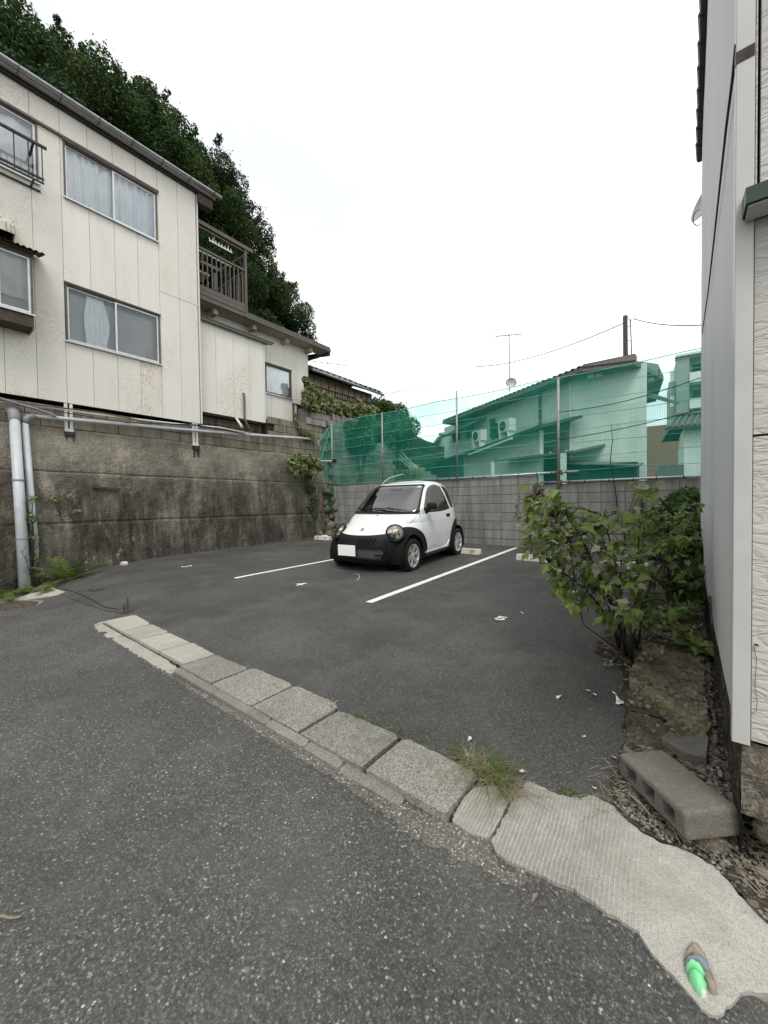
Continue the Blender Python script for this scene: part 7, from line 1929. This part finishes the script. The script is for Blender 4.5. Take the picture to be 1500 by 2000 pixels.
def R_wind(V):
    s_ = sp2(V[:, [1, 2]], [(-.645, .905), (.645, .905), (.635, .95), (.515, 1.335), (.46, 1.375), (-.46, 1.375), (-.515, 1.335), (-.635, .95)])
    return np.minimum(s_, V[:, 0] - .85)
def R_rear(V):
    s_ = sp2(V[:, [1, 2]], [(-.50, 1.02), (.50, 1.02), (.42, 1.33), (-.42, 1.33)])
    return np.minimum(s_, .1 - V[:, 0])
def dist(V, x, z): return np.hypot(V[:, 0] - x, V[:, 2] - z)
def R_arch(V): return np.maximum(.315 - dist(V, 1.8, .27), .315 - dist(V, 0, .27)) 
def R_bumper(V):
    zb = .590 + .065 * np.clip((np.abs(V[:, 1]) / .7), 0, 1) ** 2
    fr = np.minimum(zb - V[:, 2], (V[:, 0] - 1.72) * 1.0)
    arch_f = .425 - np.hypot((V[:, 0] - 1.80) * .98, V[:, 2] - .27)
    arch_b = .425 - np.hypot(V[:, 0] * .98, V[:, 2] - .30)
    rr = np.minimum(.52 - V[:, 2], -.0 - V[:, 0])
    return np.maximum(np.maximum(fr, arch_f), np.maximum(arch_b, rr))
def R_door(V):
    return sp2(V[:, [0, 2]], [(1.46, .40), (1.47, .86), (1.42, 1.0), (1.27, 1.21), (1.12, 1.33), (.96, 1.395), (.75, 1.415), (.54, 1.40), (.43, 1.30), (.33, 1.05), (.31, .80), (.43, .62), (.56, .40), (.75, .27), (1.42, .27)])
def cut(V, F, s): return clip_mesh(V, F, s)
def car_part(name, VF, mat, off=0., smooth=True, parent=car, thick=0):
    V, F = VF
    if not len(F): return None
    P_ = V[:, :3] + V[:, 3:6] * off
    mb = MB(); n = len(P_)
    if thick:
        P2 = P_ - V[:, 3:6] * thick; ed = {}
        for f in F:
            for a in range(len(f)):
                e = (f[a], f[(a + 1) % len(f)])
                if (e[1], e[0]) in ed: del ed[(e[1], e[0])]
                else: ed[e] = 1
        F = list(F) + [(b, a, a + n, b + n) for a, b in ed]
        P_ = np.vstack([P_, P2])
    mb.add(P_.tolist(), F); o = mb.build(name, mat, parent); me = o.data
    if smooth:
        me.shade_smooth()
        at = me.attributes.get('sharp_edge') or me.attributes.new('sharp_edge', 'BOOLEAN', 'EDGE')
        bm = bmesh.new(); bm.from_mesh(me)
        for e in bm.edges:
            e.smooth = len(e.link_faces) == 2 and e.calc_face_angle(0) < .6
        bm.to_mesh(me); bm.free()
    return o
MAT['carwhite'] = (lambda q: q.fin(q.mix(q.ramp(q.noise(1, 4, .6, q.scale((5, 5, 3))), [(.4, 0), (.75, .5)]), (.74, .75, .75), (.66, .66, .65)), .28, spec=.5, Coat_Weight=.5, Coat_Roughness=.08))(N('white_car_paint'))
MAT['carblack'] = m_plain('black_bumper_plastic', (.011, .015, .015), .62, spec=.22, var=.15)
MAT['rubber'] = m_plain('tyre_rubber', (.018, .018, .018), .85, spec=.2, var=.2)
MAT['alloy'] = m_plain('alloy_wheel', (.62, .62, .60), .35, .35, var=.1)
MAT['chrome'] = m_plain('reflector_chrome', (.80, .79, .75), .3, .6, var=.02)
MAT['interior'] = m_plain('car_interior', (.10, .10, .10), .85)
MAT['seatm'] = m_plain('seat_fabric', (.24, .25, .25), .9)
MAT['plate'] = m_plain('blank_white_plate', (.88, .88, .88), .4, var=.0)
q = N('car_glass')
gl = q.n.new('ShaderNodeBsdfGlossy'); gl.inputs['Roughness'].default_value = .015
tr = q.n.new('ShaderNodeBsdfTransparent'); tr.inputs['Color'].default_value = (.62, .68, .66, 1)
fr = q.n.new('ShaderNodeFresnel'); fr.inputs['IOR'].default_value = 2.6
ms = q.n.new('ShaderNodeMixShader'); q.l.new(fr.outputs[0], ms.inputs[0]); q.l.new(tr.outputs[0], ms.inputs[1]); q.l.new(gl.outputs[0], ms.inputs[2]); q.l.new(ms.outputs[0], q.out.inputs[0]); MAT['cglass'] = q.mat
q = N('smoked_glass')
gl = q.n.new('ShaderNodeBsdfGlossy'); gl.inputs['Roughness'].default_value = .02
tr = q.n.new('ShaderNodeBsdfTransparent'); tr.inputs['Color'].default_value = (.22, .24, .24, 1)
fr = q.n.new('ShaderNodeFresnel'); fr.inputs['IOR'].default_value = 1.6
ms = q.n.new('ShaderNodeMixShader'); q.l.new(fr.outputs[0], ms.inputs[0]); q.l.new(tr.outputs[0], ms.inputs[1]); q.l.new(gl.outputs[0], ms.inputs[2]); q.l.new(ms.outputs[0], q.out.inputs[0]); MAT['sglass'] = q.mat
q = N('headlight_lens')
gl = q.n.new('ShaderNodeBsdfGlossy'); gl.inputs['Roughness'].default_value = .05
tr = q.n.new('ShaderNodeBsdfTransparent'); tr.inputs['Color'].default_value = (.94, .92, .86, 1)
fr = q.n.new('ShaderNodeFresnel'); fr.inputs['IOR'].default_value = 1.5
ms = q.n.new('ShaderNodeMixShader'); q.l.new(fr.outputs[0], ms.inputs[0]); q.l.new(tr.outputs[0], ms.inputs[1]); q.l.new(gl.outputs[0], ms.inputs[2]); q.l.new(ms.outputs[0], q.out.inputs[0]); MAT['lens'] = q.mat

outside = lambda V: V
VF = (V6, BF)
VF = cut(*VF, -R_arch(VF[0]) )
# underside edge rises a little between the wheels
glass_w = cut(*VF, R_window(VF[0])); VF = cut(*VF, -R_window(VF[0]))
glass_q = cut(*VF, R_quarter(VF[0])); VF = cut(*VF, -R_quarter(VF[0]))
glass_f = cut(*VF, R_wind(VF[0])); VF = cut(*VF, -R_wind(VF[0]))
glass_r = cut(*VF, R_rear(VF[0])); VF = cut(*VF, -R_rear(VF[0]))
bump = cut(*VF, R_bumper(VF[0])); VF = cut(*VF, -R_bumper(VF[0]))
low = lambda V: np.where(V[:, 0] > 1.45, 1, V[:, 2] - .235)
VF = cut(*VF, low(VF[0]))
door = cut(*VF, R_door(VF[0])); VF = cut(*VF, -R_door(VF[0]) - .006)
# hood: front panel between the headlights
hoodR = lambda V: np.minimum(sp2(V[:, [0, 1]], [(2.4, -.36), (2.05, -.46), (1.62, -.62), (1.52, -.62), (1.52, .62), (1.62, .62), (2.05, .46), (2.4, .36)]), np.minimum(.905 - V[:, 2], V[:, 0] - 1.3))
hood = cut(*VF, hoodR(VF[0])); VF = cut(*VF, -hoodR(VF[0]) - .003)
# body shell + roof cap
nb = len(VF[0]); body = car_part('body', VF, MAT['carwhite'], 0, thick=.012)
car_part('hood', hood, MAT['carwhite'], .0, thick=.012)
dl = cut(*door, door[0][:, 1]); drr = cut(*door, -door[0][:, 1])
dshr = cut(*dl, R_door(dl[0]) - .004); dshr2 = cut(*drr, R_door(drr[0]) - .004)
D1 = car_part('door', dshr, MAT['carwhite'], 0, thick=.012); D2 = car_part('door', dshr2, MAT['carwhite'], 0, thick=.012)
cap = V0[topring]; mb = MB(); mb.add([tuple(p) for p in cap] + [(float(cap[:, 0].mean()), 0, 1.4505)], [(i, (i + 1) % NT, NT) for i in range(NT)]); mb.build('roof_panel', MAT['carwhite'], car, smooth=True)
# dark inner shell seals all gaps
inn = cut(V6, BF, -R_window(V6) + .02)
for R_ in (R_quarter, R_wind, R_rear): inn = cut(*inn, -R_(inn[0]) + .02)
inn = cut(*inn, -R_arch(inn[0]))
car_part('inner_trim', inn, MAT['interior'], -.016)
# bumpers and arches, slightly proud; intake recess cut out
def R_intake(V): return np.minimum(sp2(V[:, [1, 2]], [(-.44, .245), (-.38, .225), (.38, .225), (.44, .245), (.44, .365), (.38, .40), (-.38, .40), (-.44, .365)]), V[:, 0] - 1.9)
fb_ = cut(*bump, bump[0][:, 0] - .9); rbp = cut(*bump, .9 - bump[0][:, 0])
fb_ = cut(*fb_, -R_intake(fb_[0]))
slots = []
for k in range(5):
    y = .02 + .058 * k
    slots.append([(y + .002, .505), (y + .024, .505), (y + .062, .585), (y + .040, .585)])
def R_slots(V): return np.minimum(np.max([sp2(V[:, [1, 2]], s_) for s_ in slots], axis=0), V[:, 0] - 1.9)
FB = car_part('front_bumper', fb_, MAT['carblack'], .012, thick=.03)
car_part('rear_bumper', rbp, MAT['carblack'], .012, thick=.03)
mb = MB(); mb.box((2.10, -.46, .24), (2.19, .46, .48)); mb.build('intake_back', MAT['black'], FB)
mb = MB(); mb.box((2.20, -.40, .300), (2.245, .40, .32)); mb.build('intake_bar', MAT['carblack'], FB)
mb = MB(); mb.bar((2.262, -.36, .245), (2.262, .36, .245), .03, .02); mb.build('intake_lip', MAT['carblack'], FB)
# fog lamp blanks
def _fx(y, z):
    xf, hw = float(prof(XF, z, .02)), float(prof(HW, z, .03)); xc = float(np.interp(z, [.2, .9, 1.1, 1.45], [1.0, .75, .62, .49]))
    nf = float(np.interp(z, NFZ, NFV)); r_ = min(.999, abs(y) / hw); return xc + (xf - xc) * (1 - r_ ** nf) ** (1 / nf)
def on_body(y, z):
    x = _fx(y, z); e = .006; dy = (_fx(y + e, z) - _fx(y - e, z)) / (2 * e); dz_ = (_fx(y, z + e) - _fx(y, z - e)) / (2 * e)
    return Vector((x, y, z)), Vector((1, -dy, -dz_)).normalized()
def on_side(x, z, sg=1):
    d = (V0[:, 0] - x) ** 2 + (V0[:, 2] - z) ** 2 + (V0[:, 1] * sg < .2) * 9; i = int(np.argmin(d)); return Vector((x, V0[i][1], z)), Vector(N0[i])
for k in range(5):
    y = .03 + .058 * k; a, na = on_body(y, .465); b, nb_ = on_body(y + .042, .55)
    mb = MB(); mb.bar(a + na * .010, b + nb_ * .014, .030, .016, na); mb.build('grille_slot', MAT['black'], FB)
for sg in (-1, 1):
    p, n_ = on_body(sg * .56, .345); M = Matrix.Translation(p + n_ * .012) @ n_.to_track_quat('Z', 'Y').to_matrix().to_4x4()
    mb = MB(); mb.lathe([(.001, .004), (.045, .006), (.055, .012), (.068, .012), (.072, .0)], 24, M); mb.build('fog_lamp_blank', MAT['carblack'], FB, smooth=True)
# glass with black seals
for nm, gv, R_, mt, mat in (('windscreen', glass_f, R_wind, .022, 'cglass'), ('rear_window', glass_r, R_rear, .018, 'cglass')):
    se = cut(*gv, mt - R_(gv[0])); g_ = cut(*gv, R_(gv[0]) - mt); o = car_part(nm, g_, MAT[mat], -.004); car_part('seal', se, MAT['carblack'], -.001, parent=o)
for nm, gv, R_, mt, mat in (('side_window', glass_w, R_window, .016, 'cglass'), ('quarter_window', glass_q, R_quarter, .012, 'sglass')):
    for sg in (1, -1):
        h_ = cut(*gv, sg * gv[0][:, 1]); se = cut(*h_, mt - R_(h_[0])); g_ = cut(*h_, R_(h_[0]) - mt)
        o = car_part(nm, g_, MAT[mat], -.006); car_part('seal', se, MAT['carblack'], -.001, parent=o)
        if nm == 'side_window':   # smoked rain visor along the front and top edge
            vz = cut(*h_, .075 - R_(h_[0])); vz = cut(*vz, vz[0][:, 2] - (.96 + .12 * (1.4 - vz[0][:, 0]))); vz = cut(*vz, vz[0][:, 0] - .52)
            car_part('rain_visor', vz, m_plain('smoked_visor', (.10, .075, .06), .3, spec=.6), .012, parent=o)
# cowl and wipers
mb = MB()
def cow(u, v):
    y = -.63 + 1.26 * u; x = 1.575 + .035 * v - .16 * (abs(y) / .6) ** 3 * 1.0 + .015; p, n_ = on_body(y, .905 - .022 * v); q_ = p + n_ * .004; return (q_.x, q_.y, q_.z)
mb.grid(cow, 40, 2); mb.build('cowl', MAT['carblack'], car, smooth=True)
for (y0, z0, y1, z1) in ((.36, .92, -.18, .95), (-.03, .92, -.56, .95)):
    a, na = on_body(y0, z0); b, nb_ = on_body((y0 + y1) / 2, z0 + .04); c, nc = on_body(y1, z1)
    w = MB(); w.tube([a + na * .03, b + nb_ * .045], .008, 6); W = w.build('wiper', MAT['darkm'], car)
    w = MB(); pts = []
    for k in range(9):
        t = k / 8; p, n_ = on_body(y0 + .1 + (y1 - y0 - .1) * t, z0 + .012 + .035 * t); pts.append(p + n_ * .020)
    w.tube(pts, .008, 5); w.build('blade', MAT['black'], W)
# headlights: bowl, chrome and domed lens
for sg in (-1, 1):
    p, n_ = on_body(sg * .515, .615); n_ = (n_ + Vector((.45, 0, .05))).normalized(); M = Matrix.Translation(p - n_ * .008) @ n_.to_track_quat('Z', 'Y').to_matrix().to_4x4() @ Matrix.Diagonal((1.0, 1.0, 1, 1))
    h = MB(); h.lathe([(.115, -.04), (.135, .03), (.145, .043), (.138, .050), (.128, .045), (.125, .03)], 36, M); Hd = h.build('headlight', MAT['carblack'], car, smooth=True)
    h = MB(); h.lathe([(.001, -.02), (.05, -.015), (.09, .0), (.125, .04)], 32, M); h.build('reflector', MAT['chrome'], Hd, smooth=True)
    h = MB(); h.lathe([(.128, .042), (.115, .058), (.09, .074), (.05, .086), (.001, .090)], 36, M); h.build('lens', MAT['lens'], Hd, smooth=True)
    h = MB()
    for dz_, r_ in ((.052, .052), (-.05, .056)):
        M2 = M @ Matrix.Translation((0, 0, 0))
        up_l = (M.to_3x3().inverted() @ Vector((0, 0, 1))); up_l.z = 0; up_l.normalize()
        h.lathe([(.001, .005), (r_ * .5, .008), (r_ * .8, .02), (r_, .045)], 20, M @ Matrix.Translation(up_l * dz_))
    h.build('inner_bowl', MAT['chrome'], Hd, smooth=True)
    h = MB(); rt = up_l.cross(Vector((0, 0, 1))); h.bar(M @ (rt * -.12 + Vector((0, 0, .045))), M @ (rt * .12 + Vector((0, 0, .045))), .012, .01); h.build('divider', MAT['alloy'], Hd)
# badge, washer nozzle
p, n_ = on_body(0, .668); n_ = (n_ + Vector((.3, 0, 0))).normalized(); M = Matrix.Translation(p + n_ * .002) @ n_.to_track_quat('Z', 'Y').to_matrix().to_4x4()
mb = MB(); mb.lathe([(.001, .008), (.03, .008), (.038, .004), (.040, 0)], 24, M); bd = mb.build('badge', MAT['alloy'], car, smooth=True)
mb = MB(); up_l = (M.to_3x3().inverted() @ Vector((0, 0, 1))); up_l.z = 0; up_l.normalize(); rt = Vector((0, 0, 1)).cross(up_l)
pl = [(.018, .014), (.0, .024), (-.020, .008), (.020, -.008), (0, -.024), (-.018, -.014)]; pl = [M @ (rt * a + up_l * b + Vector((0, 0, .010))) for a, b in pl]
for a, b in zip(pl, pl[1:]): mb.bar(a, b, .008, .005)
mb.build('emblem', MAT['darkm'], bd)
p, n_ = on_body(.0, .86); mb = MB(); mb.tube([p, p + n_ * .012], .010, 6); mb.build('washer_nozzle', MAT['black'], car)
# plate (offset to the car's right), on a bracket
mb = MB(); mb.box((2.325, -.345, .285), (2.335, -.015, .45)); mb.build('number_plate', MAT['plate'], car)
mb = MB(); mb.box((2.24, -.30, .30), (2.3249, -.06, .43)); mb.build('plate_bracket', MAT['carblack'], car)
# door handles, mirrors, fuel flap, side indicator
for sg in (1, -1):
    p, n_ = on_side(.50, .81, sg); mb = MB(); mb.box((-.075, -.008, -.028), (.075, .016, .028), Matrix.Translation(p) @ Matrix.Rotation(0 if sg > 0 else math.pi, 4, 'Z')); mb.build('handle', MAT['carblack'], D1 if sg > 0 else D2, bevel=.012, seg=2)
    if sg < 0: continue
    p, n_ = on_side(1.31, .93, sg)
    mb = MB(); mb.box((-.05, -.085, -.06), (.05, .085, .06), Matrix.Translation(p + Vector((.03, sg * .125, .075))) @ Matrix.Rotation(sg * .15, 4, 'Z')); mr = mb.build('mirror', MAT['carblack'], car, bevel=.045, seg=4, smooth=True)
    mb = MB(); mb.bar(p + Vector((-.01, -.01 * sg, -.04)), p + Vector((.02, sg * .10, .06)), .07, .04); mb.build('mirror_stalk', MAT['carblack'], mr, bevel=.01)
    mb = MB(); mb.box((-.006, -.07, -.045), (.002, .07, .045), Matrix.Translation(p + Vector((-.022, sg * .125, .075)))); mb.build('mirror_glass', MAT['chrome'], mr)
p, n_ = on_side(.08, .82, 1); M = Matrix.Translation(p) @ n_.to_track_quat('Z', 'Y').to_matrix().to_4x4(); mb = MB(); mb.lathe([(.060, .0), (.0615, .0035), (.064, .0035), (.0655, 0)], 24, M); mb.build('fuel_flap_seam', MAT['carblack'], car)
# sill moulding
for sg in (1, -1):
    pts = []
    for k in range(15):
        x = 1.42 - .95 * k / 14; z = .262 + .10 * max(0, (.62 - x) / .15) ** 2; p, n_ = on_side(x, z, sg); pts.append(p + n_ * .006)
    mb = MB(); mb.tube(pts, .012, 6); mb.build('sill_moulding', MAT['carwhite'], car, smooth=True)
# roof antenna
mb = MB(); a, n_ = on_body(-.44, 1.385); mb.tube([a, a + Vector((-.12, -.02, .07)), a + Vector((-.35, -.03, .15)), a + Vector((-.6, -.02, .20)), a + Vector((-.82, .0, .235))], .0045, 5); mb.build('antenna', MAT['white'], car)
# sticker, mirror, dashboard, wheel, seats
p, n_ = on_body(.44, 1.325); M = Matrix.Translation(p - n_ * .001) @ n_.to_track_quat('Z', 'Y').to_matrix().to_4x4(); mb = MB(); mb.lathe([(.001, .0), (.032, .0)], 18, M); mb.build('inspection_sticker', m_plain('pale_green_sticker', (.45, .68, .60), .5), car)
mb = MB(); mb.box((1.10, -.12, 1.27), (1.13, .12, 1.33)); mb.build('rear_view_mirror', MAT['seatm'], car, bevel=.01)
mb = MB(); mb.grid(lambda u, v: (1.50 - .45 * v - .1 * (abs(u - .5) * 2) ** 3, -.58 + 1.16 * u, .885 - .16 * v ** 3), 20, 8); mb.box((1.04, -.56, .45), (1.07, .56, .80)); mb.build('dashboard', MAT['seatm'], car, smooth=True)
M = Matrix.Translation((1.0, -.30, .90)) @ Matrix.Rotation(rad(-62), 4, 'Y'); mb = MB()
mb.tube([M @ Vector((.165 * math.cos(t), .165 * math.sin(t), 0)) for t in np.linspace(0, 2 * math.pi, 28)], .015, 7)
for t in (.2, 2.94, 4.7): mb.bar(M @ Vector((0, 0, -.02)), M @ Vector((.16 * math.cos(t), .16 * math.sin(t), 0)), .03, .015)
mb.build('steering_wheel', MAT['seatm'], car)
for sg in (-1, 1):
    mb = MB(); mb.box((.42, sg * .32 - .22, .38), (.92, sg * .32 + .22, .52)); st_ = mb.build('seat', MAT['seatm'], car, bevel=.04, seg=2)
    mb = MB(); mb.box((-.07, -.21, 0), (.07, .21, .56), Matrix.Translation((.42, sg * .32, .48)) @ Matrix.Rotation(rad(-14), 4, 'Y')); mb.build('seat_back', MAT['seatm'], st_, bevel=.05, seg=2)
    mb = MB(); mb.box((-.045, -.12, 0), (.045, .12, .17), Matrix.Translation((.27, sg * .32, 1.05)) @ Matrix.Rotation(rad(-8), 4, 'Y')); mb.build('headrest', MAT['seatm'], st_, bevel=.035, seg=2)
# floor pan and wheel arch liners
mb = MB(); mb.box((-.36, -.44, .20), (2.15, .44, .30)); mb.box((.34, -.66, .22), (1.46, .66, .30)); mb.build('floor_pan', MAT['black'], car)
for wx in (1.8, 0):
    for sg in (1, -1):
        mb = MB(); n = 20; vs = []; fs = []
        for k in range(n + 1):
            t = rad(-20) + rad(220) * k / n; c, s_ = .318 * math.cos(t), .318 * math.sin(t)
            vs += [(wx + c, sg * .40, .27 + s_), (wx + c, sg * .70, .27 + s_)]
        mb.add(vs, [(2 * k, 2 * k + 1, 2 * k + 3, 2 * k + 2) for k in range(n)]); mb.add([(wx + .318 * math.cos(t), sg * .40, .27 + .318 * math.sin(t)) for t in np.linspace(0, 6.28, 24)], [tuple(range(24))]); mb.build('arch_liner', MAT['black'], car)
# wheels
def wheel():
    Rt, Rr, Wd = .265, .178, .155; h = Wd / 2
    t = MB(); t.lathe([(Rr, -h * .8), (Rr + .02, -h), (Rt - .035, -h), (Rt - .010, -h * .86), (Rt, -h * .6), (Rt, h * .6), (Rt - .010, h * .86), (Rt - .035, h), (Rr + .02, h), (Rr, h * .8)], 44)
    tread = t
    r = MB(); r.lathe([(Rr + .004, h * .80), (Rr + .002, h * .92), (Rr - .012, h * .90), (Rr - .020, h * .55), (Rr - .024, -h * .6)], 40)
    for k in range(6):
        a = k * math.pi / 3 + .2; d = Vector((math.cos(a), math.sin(a), 0)); s_ = Vector((-d.y, d.x, 0))
        for sg in (-1, 1):
            p0 = d * .035 + s_ * sg * .012 + Vector((0, 0, h * .55)); p1 = d * (Rr - .05) + s_ * sg * .012 + Vector((0, 0, h * .72)); p2 = d * (Rr - .015) + s_ * sg * .034 + Vector((0, 0, h * .80))
            r.bar(p0, p1, .017, .022); r.bar(p1, p2, .017, .022)
    r.lathe([(.001, h * .78), (.030, h * .78), (.045, h * .70), (.058, h * .5), (.060, .0)], 20)
    d = MB(); d.lathe([(.001, h * .1), (Rr - .022, h * .1)], 30); d.lathe([(.001, h * .32), (.10, h * .32), (.10, h * .12)], 24)
    return t, r, d
for wx, nm in ((1.8, 'front'), (0, 'rear')):
    for sg in (1, -1):
        steer = rad(0)
        M = Matrix.Translation((wx, sg * .635, .262)) @ Matrix.Rotation(-sg * math.pi / 2, 4, 'X')
        t, r, d = wheel()
        for q_ in (t, r, d): q_.v = [tuple(M @ Vector(v)) for v in q_.v]
        W = t.build('wheel', MAT['rubber'], car, smooth=True); r.build('rim', MAT['alloy'], W, smooth=False); d.build('brake_disc', MAT['darkm'], W)
        g = MB()
        for k in range(40):
            a = k * math.pi / 20
            for row in (-1, 0, 1):
                p = M @ Vector((.2655 * math.cos(a + row * .05), .2655 * math.sin(a + row * .05), row * .045)); n_ = (M.to_3x3() @ Vector((math.cos(a), math.sin(a), 0)))
                ax_ = M.to_3x3() @ Vector((0, 0, 1)); g.bar(p - ax_ * .018, p + ax_ * .018, .018, .004, n_)
        g.build('tread', MAT['rubber'], W)['kind'] = 'stuff'
# oil trickle marks on the ground in front of the car
mb = MB(); w = [onG(x, y, .0135) for x, y in [(690, 1121), (700, 1121), (702, 1127), (697, 1134)]]
for a, b in zip(w, w[1:]): mb.bar(a, b, .005, .001)
stuff(mb.build('chalk_scratch', MAT['paint'], lot))
